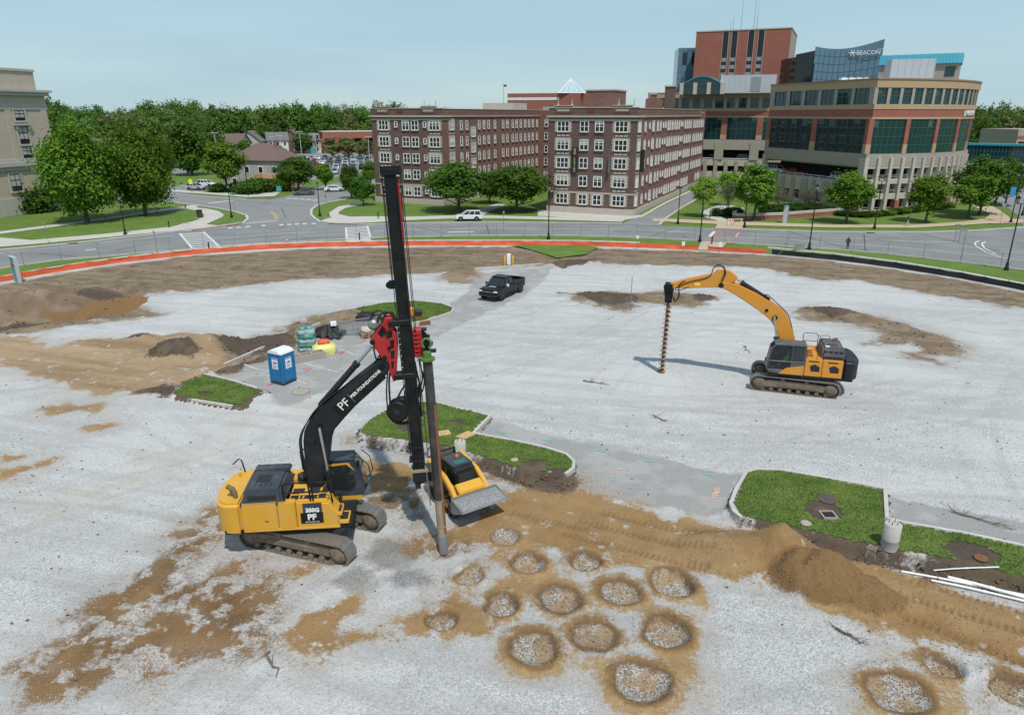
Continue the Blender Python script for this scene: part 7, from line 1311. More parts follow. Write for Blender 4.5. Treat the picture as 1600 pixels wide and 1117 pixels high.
# the full car park: single-mesh cars, one object each
def small_car(k, col):
    c, body, gl, rf, pil = car_parts(k); mb = MB()
    for q, m in ((body, 0), (gl, 1), (rf, 0), (pil, 0)): mb.add(q.v, q.f, m)
    for x in (-c['wb'] / 2, c['wb'] / 2):
        for s in (-1, 1): mb.lathe([(c['wr'], -.12), (c['wr'], .12)], c=(x, s * (c['W'] / 2 - .08), c['wr']), axis='y', n=10, m=2)
    return mb.mesh('parked_car', [PAINT[col], M_CGL, M_TYRE])
SC = {(k, col): small_car(k, col) for k in ('suv', 'sedan') for col in PAINT}; rc = random.Random(21); LOT = [Vector(g(*q)[:2]) for q in [(352, 292), (352, 262), (400, 246), (480, 238), (594, 240), (594, 262), (560, 272), (500, 280), (470, 284)]]
def inpoly(P, x, y):
    r_ = False
    for i in range(len(P)):
        a, b = P[i], P[(i + 1) % len(P)]
        if (a.y > y) != (b.y > y) and x < (b.x - a.x) * (y - a.y) / (b.y - a.y) + a.x: r_ = not r_
    return r_
cols = ['white'] * 6 + ['silver'] * 5 + ['black'] * 4 + ['grey'] * 5 + ['red', 'maroon', 'blue', 'dark_blue', 'dark_blue', 'beige']; lotrot = R(12); ncar = 0
def reg(u, v, y):
    q = y
    return 'near' if q < 205 else ('middle' if q < 245 else 'far')
for ri_ in range(-3, 14):
    for ci in range(-34, 34):
        bx_, by_ = ci * 2.75, 168 + ri_ * 9.4 + (2.6 if ri_ % 2 else 0); x = -72 + bx_ * math.cos(lotrot) - (by_ - 215) * math.sin(lotrot); y = 215 + bx_ * math.sin(lotrot) + (by_ - 215) * math.cos(lotrot)
        if not inpoly(LOT, x, y) or not inpoly(LOT, x + 3, y) or not inpoly(LOT, x - 3, y) or rc.random() < .16: continue
        col = rc.choice(cols); k = rc.choice(['suv', 'sedan', 'suv']); o = link('parked_car', SC[(k, col)], None, (x, y, .011), lotrot + math.pi / 2 + (math.pi if rc.random() < .5 else 0) + rc.uniform(-.03, .03)); ncar += 1; u_ = CXP + F_PX * x / (y * CP + HC * SP)
        place = '%s part of the lot' % reg(0, 0, y); half = 'left' if u_ < 430 else ('centre' if u_ < 510 else 'right')
        tag(o, '%s %s in the full car park, %s, %s side' % (col.replace('_', ' '), 'SUV' if k == 'suv' else 'sedan', place, half) if half != 'centre' else '%s %s in the full car park, %s, mid row' % (col.replace('_', ' '), 'SUV' if k == 'suv' else 'sedan', place), 'car', 'cars in the far car park, %s %s %s %s' % (col, k, reg(0, 0, y), half))
# cars on the hospital decks
for i, (a, col, k, wall, z, lab) in enumerate([(27.2, 'white', 'suv', 0, 5.06, 'white SUV on the open hospital deck beside the tree top'), (20.6, 'red', 'sedan', 0, 5.06, 'red car on the open deck right of the white SUV'), (7.6, 'silver', 'suv', 0, 5.06, 'silver pickup sized car at the right end of the open deck'), (4, 'grey', 'suv', 1, 4.86, 'dark car on the far deck, nearest the apartment block'), (13.5, 'red', 'sedan', 1, 4.86, 'red car on the far set back deck'), (20, 'black', 'sedan', 1, 4.86, 'black car on the far deck right of the red one'), (28.5, 'grey', 'suv', 1, 4.86, 'grey car on the far deck at its right end')]):
    w = ww if wall else left; q = w.at(a if wall else LF - a, -2.0 if not wall else -2.4) + HA; car(k, col, lab, (q.x, q.y, z), w.rz + (.1 if i == 0 else 0))
# ---------------------------------------------------------------- black pickup
pa_, pb_ = Vector(g(783.5, 471)), Vector(g(811, 458.5)); fd = (pa_ - pb_).to_2d().normalized(); pang = math.atan2(fd.y, fd.x); ctr = (pa_ + pb_).to_2d() / 2 + Vector((fd.y, -fd.x)) * .90; pz = hz(ctr.x, ctr.y) + .02
pk = thing('pickup_truck', 'black crew cab pickup truck parked on the gravel', 'pickup truck', (ctr.x, ctr.y, pz), pang); PB_ = PAINT['black']; PW = 2.04
bd = MB().xz([(-2.95, .62), (-2.95, 1.05), (-.55, 1.05), (-.55, 1.25), (1.35, 1.25), (2.6, 1.18), (2.85, 1.08), (2.92, .7), (2.85, .5), (-2.85, .5)], -PW / 2, PW / 2).build('body', PB_, pk, bevel=.07, seg=2)
for s in (-1, 1): MB().xz([(-2.95, 1.04), (-.6, 1.04), (-.6, 1.38), (-2.93, 1.36)], *((PW / 2 - .1, PW / 2) if s > 0 else (-PW / 2, -PW / 2 + .1))).build('bed_side', PB_, pk, bevel=.03)
MB().box((-2.9, 0, 1.2), (.09, PW - .06, .36)).build('tailgate', PB_, pk, bevel=.02); MB().box((-1.75, 0, 1.06), (2.2, PW - .2, .03)).build('bed_floor', M_BLKP, pk)
wi, wt = PW / 2 - .06, PW / 2 - .26; cv = [(-.62, -wi, 1.23), (1.42, -wi, 1.23), (1.42, wi, 1.23), (-.62, wi, 1.23), (-.45, -wt, 1.90), (.62, -wt, 1.90), (.62, wt, 1.90), (-.45, wt, 1.90)]
MB().add(cv, [(0, 3, 2, 1), (4, 5, 6, 7), (0, 1, 5, 4), (1, 2, 6, 5), (2, 3, 7, 6), (3, 0, 4, 7)]).build('cab_glass', M_CGL, pk, bevel=.05, seg=2); MB().box((.08, 0, 1.93), (1.2, wt * 2 + .12, .08)).build('roof', PB_, pk, bevel=.035, seg=2)
pm = MB()
for s in (-1, 1):
    for a, b in ((0, 4), (1, 5)): q0 = Vector(cv[a]); q1 = Vector(cv[b]); pm.path([(q0.x, s * wi, q0.z), (q1.x, s * wt, q1.z)], .06, 6)
    pm.path([(.35, s * wi, 1.23), (.25, s * wt, 1.9)], .06, 6)
pm.build('pillars', PB_, pk)
ty, ri = wheel_mesh(.44, .32, M_RIMB)
for x in (-1.95, 1.9):
    for s in (-1, 1): w = link('wheel', ty, pk, (x, s * (PW / 2 - .08), .44)); link('rim', ri, w); MB().lathe([(.54, -.05), (.54, .05)], axis='y', n=20).build('wheel_arch', M_BLKP, bd, (x, s * (PW / 2 - .02), .5))
for s in (-1, 1):
    MB().box((2.84, s * .80, .98), (.14, .36, .14)).build('headlight', M_LIGHTW, pk, bevel=.02); MB().box((-2.94, s * .9, 1.05), (.06, .14, .34)).build('tail_light', M_LIGHTR, pk); mr = MB().box((1.05, s * 1.18, 1.34), (.14, .24, .26)).build('mirror', M_BLKP if s < 0 else M_LIGHTW, pk, bevel=.03); MB().box((.3, s * 1.05, .48), (2.2, .1, .08)).build('running_board', M_BLKP, pk); MB().box((2.93, s * .5, .58), (.05, .3, .07)).build('fog_light', M_LIGHTW, pk)
gr_ = MB().box((2.88, 0, .92), (.08, 1.28, .3)).build('grille', M_BLKP, pk, bevel=.02); MB().box((2.93, 0, .94), (.02, .26, .07)).build('emblem', mat('gold_emblem', (.5, .33, .08), .4, .5), gr_); MB().box((2.92, 0, .94), (.03, 1.25, .05)).build('grille_bar', M_STEELG, gr_); MB().box((2.9, 0, .58), (.14, 1.9, .16)).build('front_bumper', M_BLKP, pk, bevel=.03); MB().box((1.95, 0, 1.26), (.35, .7, .06)).build('hood_scoop', M_LOUV, pk, bevel=.02)
# ================================================================== HOUSES
M_SHING = mat('grey_shingles', (.14, .135, .135), .9, var=.2, scale=1.5); M_SHINGB = mat('brown_shingles', (.145, .098, .085), .9, var=.2, scale=1.5); M_SHINGR = mat('tan_red_shingles', (.30, .16, .09), .9, var=.2, scale=1.5); M_SIDW = mat('white_siding', (.62, .62, .60), .7, var=.06); M_SIDG = mat('grey_siding', (.40, .39, .36), .7, var=.08); M_SIDB = mat('brown_siding', (.17, .11, .085), .8); M_SIDD = mat('dark_grey_siding', (.13, .13, .14), .8)
HWIN = MB().box((0, -.04, .75), (1.1, .1, 1.5), m=0); HW = MB().box((0, -.03, .75), (1.25, .08, 1.65)).mesh('window', M_WHITE); HP_ = MB().box((0, -.075, .75), (1.0, .02, 1.35)).mesh('pane', M_GLASS)
def house(u, v, w, d, h, rh, kind, label, wall_m, roof_m, rz=0.0, porch=None, Y=None):
    p = g(u, v) if Y is None else aty(u, v, Y); o = thing('house', label, 'house', (p[0], p[1], 0), rz); MB().box((0, d / 2, h / 2), (w, d, h)).build('wall', wall_m, o); e = .5
    if kind == 'hip': r_ = MB().add([(-w / 2 - e, -e, h), (w / 2 + e, -e, h), (w / 2 + e, d + e, h), (-w / 2 - e, d + e, h), (-w * .12, d / 2, h + rh), (w * .12, d / 2, h + rh)], [(0, 1, 5, 4), (1, 2, 5), (2, 3, 4, 5), (3, 0, 4), (3, 2, 1, 0)])
    elif kind == 'gable_front':
        r_ = MB(); r_.extr([(-w / 2 - e, h - .2), (0, h + rh), (w / 2 + e, h - .2), (w / 2 + e, h + .05), (0, h + rh + .3), (-w / 2 - e, h + .05)], (0, 0, 0), (1, 0, 0), (0, 0, 1), (0, 1, 0), -e, d + e); MB().extr([(-w / 2, h), (w / 2, h), (0, h + rh)], (0, 0, 0), (1, 0, 0), (0, 0, 1), (0, 1, 0), 0, d).build('gable_wall', wall_m, o)
    else:
        r_ = MB(); r_.extr([(-e, h - .2), (d / 2, h + rh), (d + e, h - .2), (d + e, h + .05), (d / 2, h + rh + .3), (-e, h + .05)], (0, 0, 0), (0, 1, 0), (0, 0, 1), (1, 0, 0), -w / 2 - e, w / 2 + e); MB().extr([(0, h), (d, h), (d / 2, h + rh)], (0, 0, 0), (0, 1, 0), (0, 0, 1), (1, 0, 0), -w / 2, w / 2).build('gable_wall', wall_m, o)
    ro = r_.build('roof', roof_m, o); MB().box((w * .2, d * .55, h + rh * .9), (.7, .7, 1.6)).build('chimney', M_BRK_H, ro)
    for fl in range(max(1, int(h // 2.7))):
        for i in range(max(2, int(w / 3))): x = -w / 2 + w * (i + .5) / max(2, int(w / 3)); q = link('window', HW, o, (x, 0, .9 + fl * 2.8)); link('pane', HP_, q)
        for y in (d * .3, d * .7): q = link('window', HW, o, (w / 2, y, .9 + fl * 2.8), R(90)); link('pane', HP_, q)
    if porch: x0, x1, pr_ = porch; MB().add([(x0, 0, 3.4), (x1, 0, 3.4), (x1 + .3, -2.8, 2.7), (x0 - .3, -2.8, 2.7), (x0, 0, 3.2), (x1, 0, 3.2), (x1 + .3, -2.8, 2.5), (x0 - .3, -2.8, 2.5)], [(0, 3, 2, 1), (4, 5, 6, 7), (0, 1, 5, 4), (1, 2, 6, 5), (2, 3, 7, 6), (3, 0, 4, 7)]).build('porch_roof', pr_, o); [MB().box((x, -2.5, 1.25), (.35, .35, 2.5)).build('porch_post', M_WHITE, o) for x in (x0 + .1, (x0 + x1) / 2, x1 - .1)]; MB().box(((x0 + x1) / 2, -1.4, .3), (x1 - x0, 2.7, .6)).build('porch_base', M_BRK_H, o)
    return o
house(400, 295, 14.5, 11, 6.6, 3.8, 'hip', 'grey two storey house with brown hip roof and tan porch roof', M_SIDG, M_SHINGB, R(-12), (1.2, 7.5, M_SHINGR))
house(436, 241, 9, 10, 6.0, 3.2, 'side', 'white house with grey gable roof behind the car park', M_SIDW, M_SHING, R(20)); house(456, 239, 8, 10, 6.2, 4, 'gable_front', 'brown brick gabled house right of the white house', M_SIDB, M_SHING, R(10)); house(478, 240, 9, 9, 5.6, 3, 'side', 'pale house with grey roof right of the brown gabled house', M_SIDG, M_SHING, R(5)); house(497, 239, 9, 9, 5.6, 3.2, 'hip', 'pale house with slate hip roof beside the brick parking building', M_SIDW, M_SHING)
house(392, 246, 9, 10, 6.3, 4, 'gable_front', 'house with dark slate gable left of the round tree', M_SIDG, M_SHING, R(8)); house(263, 262, 9, 10, 6, 3.6, 'side', 'house with grey roof above the right maple', M_SIDB, M_SHING, R(-10)); house(284, 258, 8.5, 10, 6.5, 4.2, 'gable_front', 'dark grey gabled house left of the large dark tree', M_SIDD, M_SHING, R(-10)); house(360, 250, 10, 9, 6, 3.6, 'side', 'house with weathered roof half hidden behind trees', M_SIDG, M_SHINGB, R(-6)); house(160, 262, 10, 9, 5.5, 3.6, 'side', 'house roof showing between the maples and the woods', M_SIDG, M_SHING)
# brick parking building at the left of the apartments
bp0 = thing('brick_parking_building', 'low red brick parking building with open decks left of the apartments', 'building'); q0, q1 = Vector(g(506, 240)), Vector(g(612, 238)); bp0.location = (q0.x, q0.y, 0); w = Wall(q0, q1 - q0, q0); L = (q1 - q0).to_2d().length
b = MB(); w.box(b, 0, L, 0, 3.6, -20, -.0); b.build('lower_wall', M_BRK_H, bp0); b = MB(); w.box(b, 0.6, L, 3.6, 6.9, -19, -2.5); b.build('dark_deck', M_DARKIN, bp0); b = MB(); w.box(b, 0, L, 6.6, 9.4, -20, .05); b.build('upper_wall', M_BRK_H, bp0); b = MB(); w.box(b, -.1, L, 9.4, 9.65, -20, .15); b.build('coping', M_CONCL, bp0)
for i in range(6): b = MB(); w.box(b, i * L / 5 - .9, i * L / 5 + .9, 3.6, 6.6, -1.2, .02); b.build('pier', M_BRK_H, bp0)
# skybridge and low building at the far right
sb = thing('glass_skybridge', 'long glazed footbridge with teal roof right of the hospital', 'footbridge'); q0, q1 = Vector(aty(1508, 245, 200)), Vector(aty(1640, 250, 190)); sb.location = (q0.x, q0.y, 0); w = Wall(q0, q1 - q0, q0); L = (q1 - q0).to_2d().length
b = MB(); w.box(b, 0, L, 4.9, 9.2, -4, 0); b.build('glazing', M_GLTEAL, sb); b = MB(); w.box(b, -.2, L, 9.2, 9.7, -4.3, .3); b.build('roof', M_TEAL, sb); b = MB(); w.box(b, 0, L, 4.2, 4.9, -4.2, .2); b.build('deck', M_CONCL, sb); b = MB()
for i in range(24): w.box(b, i * L / 23 - .06, i * L / 23 + .06, 4.9, 9.2, -.02, .08)
for z in (6.3, 7.7): w.box(b, 0, L, z, z + .1, -.02, .07)
b.build('mullion', M_MULL, sb)
for i in (.12, .5, .88): b = MB(); w.box(b, i * L - .6, i * L + .6, 0, 4.2, -3, -1); b.build('pier', M_CONCL, sb)
lb = thing('office_building', 'low beige office with dark window band at the far right edge', 'building'); q0 = Vector(aty(1584, 240, 215)); lb.location = (q0.x, q0.y, 0); w = Wall(q0, Vector((1, .1)), q0); b = MB(); w.box(b, 0, 30, 0, 13, -15, 0); b.build('wall', M_CONCG, lb); b = MB(); w.box(b, .6, 30, 7, 9.6, -.1, .05); b.build('window_band', M_GLBLK, lb); b = MB(); w.box(b, 0, 30, 10.3, 11.2, -.1, .06); b.build('brick_band', M_BRK_H, lb)
# ================================================================== STREET FURNITURE
M_IRON = mat('black_cast_iron', (.014, .014, .015), .45, .3); M_LANT = mat('lantern_glass', (.22, .23, .23), .2); M_SIGNG = mat('sign_green', (.01, .22, .12), .5); M_SIGNY = mat('sign_fluorescent_yellow', (.75, .80, .02), .6, var=.02); M_SIGNR = mat('sign_red', (.45, .02, .02), .5); M_SIGNB = mat('banner_blue', (.03, .24, .42), .6); M_TEALS = mat('sign_teal', (.06, .30, .34), .5); M_ALU = mat('sign_back_aluminium', (.33, .34, .35), .5, .5)
_l = {}
def lamp_mesh(h, heads):
    k = (round(h, 1), heads)
    if k in _l: return _l[k]
    base = MB().lathe([(.26, 0), (.26, .25), (.17, .4), (.15, .8), (.10, .95)], n=14).mesh('base', M_IRON); pole = MB().tube((0, 0, .9), (0, 0, h - .9), .085, .06, n=10).mesh('pole', M_IRON)
    hd = MB()
    for x in ((0,) if heads == 1 else (-.42, .42)):
        hd.lathe([(.05, h - .95), (.12, h - .85), (.16, h - .8), (.2, h - .35), (.24, h - .33), (.1, h - .1), (.03, h)], c=(x, 0, 0), n=10)
    gls = MB()
    for x in ((0,) if heads == 1 else (-.42, .42)): gls.lathe([(.165, h - .78), (.21, h - .38)], c=(x, 0, 0), n=10)
    hm = hd.mesh('lantern', M_IRON)
    arm = MB().tube((-.45, 0, h - .95), (.45, 0, h - .95), .035, n=6).mesh('cross_arm', M_IRON) if heads == 2 else None
    _l[k] = (base, pole, hm, gls.mesh('lantern_glass', M_LANT), arm); return _l[k]
def lamp(u, v, vt, label, heads=1):
    p = g(u, v); h = aty(u, vt, p[1])[2]; o = thing('street_lamp', label, 'street lamp', (p[0], p[1], 0), 0, 'black street lamps round the boulevard'); ms = lamp_mesh(h, heads)
    link('base', ms[0], o); link('pole', ms[1], o); q = link('lantern', ms[2], o); link('lantern_glass', ms[3], q)
    if ms[4]: link('cross_arm', ms[4], o)
for a in [(196, 367, 304, 'black street lamp in front of the two large maples'), (362, 340, 287, 'black street lamp on the left corner lawn of the side street'), (500, 338, 284, 'black street lamp on the right corner lawn of the side street'), (629, 346, 290, 'black street lamp directly behind the drill mast'), (857, 374, 288, 'black street lamp before the apartment block, between fence and road'), (1059, 350, 291, 'black street lamp beside the alley mouth'), (1093.5, 377.5, 293, 'black street lamp left of the brick crossing'), (1163, 355.5, 296, 'black street lamp right of the brick crossing, across the road'), (1264, 390, 287, 'black street lamp behind the chain link fence near the silt fence start')]: lamp(*a)
lamp(1366, 357.5, 273, 'twin headed street lamp on the tan path before the hospital', 2); lamp(1572, 422, 305, 'twin headed street lamp nearest the right edge of the site', 2); lamp(1579, 348, 268, 'street lamp with blue banner at the path bend', 2); lamp(1555, 318, 272, 'street lamp behind the bend of the tan path'); lamp(1597, 337, 292, 'street lamp at the far right edge of the view')
def street_light(u, v, vt, label, sg):
    p = g(u, v); h = aty(u, vt, p[1])[2]; o = thing('street_light_pole', label, 'street light', (p[0], p[1], 0)); MB().tube((0, 0, 0), (0, 0, h), .13, .08, n=8).build('pole', M_IRON, o); MB().path([(0, 0, h - .5), (sg * 1.2, 0, h + .2), (sg * 2.6, 0, h + .35)], .05, 6).build('mast_arm', M_IRON, o); MB().box((sg * 2.9, 0, h + .33), (.8, .3, .12)).build('lamp_head', M_ALU, o, bevel=.03)
street_light(388, 306.5, 237, 'tall street light pole in front of the grey house', -1); street_light(550, 311, 241, 'tall street light pole beside the slender dark tree', -1)
for u, v, vt in ((343, 272, 208), (473, 262, 206), (497, 262, 210), (578, 262, 214), (442, 262, 212), (428, 248, 214)):
    p = g(u, v); h = aty(u, vt, p[1])[2]; o = thing('car_park_light', 'white car park light pole %s' % {343: 'left of the upright tree', 473: 'in the middle of the car park', 497: 'right of the middle one in the car park', 578: 'nearest the apartment block', 442: 'beside the white house', 428: 'behind the hip roofed house'}[u], 'light pole', (p[0], p[1], 0), 0, 'car park light poles'); MB().tube((0, 0, 0), (0, 0, h), .14, .1, n=8).build('pole', M_METW, o); MB().box((0, 0, h), (2.2, .5, .2)).build('lamp_head', M_METW, o)
def bollard(u, v, label, h=1.05):
    p = g(u, v); o = thing('bollard', label, 'bollard', (p[0], p[1], .05), 0, 'black path bollards'); MB().tube((0, 0, 0), (0, 0, h - .1), .09, n=10).build('post', M_IRON, o); MB().lathe([(.1, h - .1), (.11, h - .04), (.05, h + .03)], n=10).build('cap', M_IRON, o)
for a in [(264.5, 356, 'black bollard on the left pavement before the zebra crossing'), (327, 391, 'black bollard on the site side of the left zebra crossing'), (562, 376, 'black bollard on the site side of the right zebra crossing'), (591, 342, 'black bollard on the pavement beside the curved path'), (1112, 382, 'black bollard on the site side of the brick crossing'), (1109, 341, 'black bollard on the pale path, nearer the road'), (1119, 334, 'black bollard on the pale path by the shrub bed')]: bollard(*a)
p = g(290, 326); bo = thing('fire_hydrant', 'small dark red hydrant at the pavement corner', 'hydrant', (p[0], p[1], .05)); MB().lathe([(.16, 0), (.14, .1), (.12, .55), (.16, .6), (.1, .75), (.03, .82)], n=12).build('barrel', M_SIGNR, bo); MB().tube((-.2, 0, .5), (.2, 0, .5), .06, n=8).build('outlet', M_SIGNR, bo)
p = g(312.5, 341); tcn = thing('waste_bin', 'dark square waste bin on the pavement corner', 'bin', (p[0], p[1], .05)); MB().box((0, 0, .65), (.75, .75, 1.25)).build('casing', mat('dark_brown_metal', (.045, .035, .035), .6), tcn, bevel=.04); MB().box((0, 0, 1.32), (.85, .85, .1)).build('lid', M_IRON, tcn, bevel=.02); MB().box((0, 0, .02), (1.1, 1.1, .06)).build('plinth', M_CONC, tcn)
def barricade(u, v, label):
    p = g(u, v); o = thing('barricade', label, 'barricade', (p[0], p[1], .06), R(8)); M_W = M_TXTW
    for s in (-1, 1): MB().path([(s * .55, -.3, 0), (s * .55, 0, 1.0), (s * .55, .3, 0)], .03, 6).build('leg', M_W, o)
    for z in (.85, .5):
        q = MB().box((0, -.06, z), (1.25, .04, .22)).build('board', M_W, o)
        for i in range(4): MB().box((-.48 + i * .32, -.085, z), (.13, .012, .22), M=Matrix.Rotation(.5, 3, 'Y')).build('stripe', M_ORANGE, q)
barricade(293, 359, 'white and orange barricade at the left zebra crossing'); barricade(1142, 352, 'white and orange barricade at the brick crossing'); p = g(1151, 347); o = thing('concrete_bench', 'pale low bench beside the barricade', 'bench', (p[0], p[1], .05)); MB().box((0, 0, .42), (2.0, .5, .1)).build('seat', M_CONCL, o, bevel=.02); [MB().box((x, 0, .2), (.2, .45, .4)).build('leg', M_CONCL, o) for x in (-.7, .7)]
def cone(u, v, label, h=.75, z=0): p = g(u, v); o = thing('traffic_cone', label, 'traffic cone', (p[0], p[1], z)); MB().box((0, 0, .025), (.4, .4, .05)).build('base', M_BLKP, o); c_ = MB().lathe([(.15, .05), (.03, h)], n=14).build('cone', M_ORANGE, o); MB().lathe([(.105, h * .45), (.08, h * .62)], n=14).build('reflective_band', M_TXTW, o); return o
cone(449, 380, 'orange traffic cone on the verge behind the orange fence', .9)
def sign(u, v, vt, wpx, hpx, m, label, shape='rect', m2=None, txt=None, cat='sign', rz=0.0, two=False, post=M_POST):
    p = g(u, v); sc = (p[1] * CP + HC * SP) / F_PX; h = aty(u, vt, p[1])[2]; w = wpx * sc; hh = hpx * sc; o = thing('road_sign', label, cat, (p[0], p[1], 0), rz)
    for x in ((-.38 * w, .38 * w) if two else (0,)): MB().tube((x, 0, 0), (x, 0, h), .035, n=8).build('post', post, o)
    if shape == 'rect': pts = [(-w / 2, 0), (w / 2, 0), (w / 2, hh), (-w / 2, hh)]
    elif shape == 'oct': pts = [(w / 2 * math.cos(a), hh / 2 + hh / 2 * math.sin(a)) for a in [R(22.5 + 45 * i) for i in range(8)]]
    elif shape == 'pent': pts = [(-w / 2, 0), (w / 2, 0), (w / 2, hh * .6), (0, hh), (-w / 2, hh * .6)]
    elif shape == 'tri': pts = [(0, 0), (w / 2, hh), (-w / 2, hh)]
    pl = MB().extr([(x, z + h - hh) for x, z in pts], (0, 0, 0), (1, 0, 0), (0, 0, 1), (0, -1, 0), .04, .07).build('sign_panel', m, o)
    if txt: q = link('lettering', text_mesh(txt, hh * .5, m=m2 or M_TXTW, ext=.004), pl, (0, -.08, h - hh / 2)); q.rotation_euler = (math.pi / 2, 0, 0)
    return o
o = sign(300, 301, 278.5, 6, 9, M_SIGNY, 'fluorescent yellow school crossing sign above the silver SUV', 'pent'); q = o.children[1]; MB().tube((-.12, -.085, 3.2), (-.12, -.085, 3.6), .06, n=6).tube((.14, -.085, 3.2), (.14, -.085, 3.5), .05, n=6).build('pictogram', M_BLKP, q)
sign(369, 346, 302, 8, 2.6, M_SIGNG, 'green street name sign on the left corner lawn', txt=' '); sign(509.5, 318, 303, 5, 5, M_SIGNR, 'red stop sign on the right corner lawn', 'oct', txt='STOP'); sign(457, 300, 271, 5, 3.5, M_SIGNG, 'green street sign in front of the dark rounded tree'); sign(458.5, 300.5, 288, 4.5, 4.5, M_SIGNR, 'stop sign below the green street sign at the far corner', 'oct'); sign(417, 301, 287, 7, 7.5, M_TXTW, 'white notice board on two posts before the grey house', two=True, post=M_TXTW); sign(436.5, 301, 291, 7.5, 8, M_TEALS, 'teal sign board beside the porch of the grey house', two=True)
sign(493, 262, 231, 9, 8, M_TEALS, 'teal sign at the far side of the car park', two=True); sign(1562, 352, 318, 9, 9, M_ALU, 'back of a triangular yield sign at the path bend', 'tri'); sign(1491, 378, 350, 9, 2.5, M_ALU, 'grey back of a small sign beside the road, left of the pair'); sign(1502, 379, 357, 12, 4.5, M_ALU, 'grey back of a wide sign on two posts beside the road', two=True); sign(1500.5, 406, 368, 3.5, 10, M_ALU, 'narrow edge-on sign on a tall post in the verge'); sign(1598, 352, 297, 7, 6, M_ORANGE, 'orange construction sign at the right edge'); sign(246.5, 400, 361, 3, 4, M_ALU, 'grey sign post behind the fence at the left zebra crossing'); sign(76, 380, 346, 2.5, 3, M_ALU, 'thin grey sign post on the left pavement'); sign(787, 362, 330, 2.5, 4, M_ALU, 'thin sign post on the far pavement before the court')
sign(1066.5, 396, 377.5, 4.5, 6.5, M_TXTW, 'white stake sign before the orange fence, left one', cat='stake sign'); sign(1124, 398, 378, 4.5, 8, M_TXTW, 'white stake sign before the orange fence, right one', cat='stake sign'); sign(995, 390, 368, 4, 5, M_TXTW, 'white stake sign by the orange fence near the apartments', cat='stake sign'); sign(1248, 392, 381, 16, 9, M_ALU, 'grey framed board leaning behind the silt fence', two=True)
p = g(1579, 348); MB().box((-.75, 0, 0), (.9, .04, 1.6)).build('banner', M_SIGNB, [x for x in S.objects if x.get('label') == 'street lamp with blue banner at the path bend'][0], (0, 0, 5.0))
def slab_sign(u, v, vt, w, d, rz, label, m1, m2, band=None):
    p = g(u, v); h = aty(u, vt, p[1])[2]; o = thing('pylon_sign', label, 'sign', (p[0], p[1], 0), rz); MB().box((0, 0, h / 2), (w, d, h)).build('panel', m1, o, bevel=.02); MB().box((w / 2 + d * .3, 0, h / 2), (d * .6, d * 1.25, h * 1.01)).build('edge_post', m2, o); MB().box((0, 0, h + .04), (w + d, d * 1.3, .08)).build('cap', m2, o)
    if band: MB().box((-.02, 0, h * band[0]), (w * .9, d * 1.06, h * .12)).build('colour_band', band[1], o)
slab_sign(28, 441, 402, 1.4, .28, R(-41), 'teal and white pylon sign at the left edge of the site', M_TEALS, M_METW, (.68, M_SIGNR)); slab_sign(1225.5, 349, 322, 1.1, .35, R(50), 'slim white and teal pylon sign before the brick planter', M_METW, M_TEALS)
# people
def person(label, loc, rz, cl, pose, hat=None, hgt=1.75):
    J = pose; names = list(J); V = [J[k][0] for k in names]; E = [(names.index(J[k][2]), names.index(k)) for k in names if J[k][2]]
    me = bpy.data.meshes.new('body'); me.from_pydata(V, E, []); o = bpy.data.objects.new('body', me); COL.objects.link(o); md_ = o.modifiers.new('skin', 'SKIN'); ss = o.modifiers.new('sub', 'SUBSURF'); ss.levels = ss.render_levels = 2
    for i, k in enumerate(names): r_ = J[k][1]; me.skin_vertices[0].data[i].radius = (r_, r_) if not isinstance(r_, tuple) else r_; me.skin_vertices[0].data[i].use_root = (k == 'pelvis')
    bpy.context.view_layer.update(); ev = bpy.data.meshes.new_from_object(o.evaluated_get(bpy.context.evaluated_depsgraph_get())); bpy.data.objects.remove(o)
    for m in cl: ev.materials.append(m)          # trousers, jacket, skin, hair, shoes
    head = Vector(J['head'][0])
    for f in ev.polygons:
        c = f.center; f.use_smooth = True
        if (c - head).length < .17: f.material_index = 3 if (c.z > head.z + .03 or c.x < head.x - .03) else 2
        elif c.z < .10: f.material_index = 4
        elif c.z < J['pelvis'][0][2] + .03 and not any((c - Vector(J[k][0])).length < .13 for k in ('hand_l', 'hand_r', 'elbow_l', 'elbow_r')): f.material_index = 0
        elif any((c - Vector(J[k][0])).length < .075 for k in ('hand_l', 'hand_r')): f.material_index = 2
        else: f.material_index = 1
    r_ = thing('person', label, 'person', loc, rz); ev.name = 'body'; b = link('body', ev, r_); 
    nose = MB().lathe([(.025, 0), (.012, .035)], c=(head.x + .085, head.y, head.z - .01), axis='x', n=8).build('nose', cl[2], r_)
    return r_
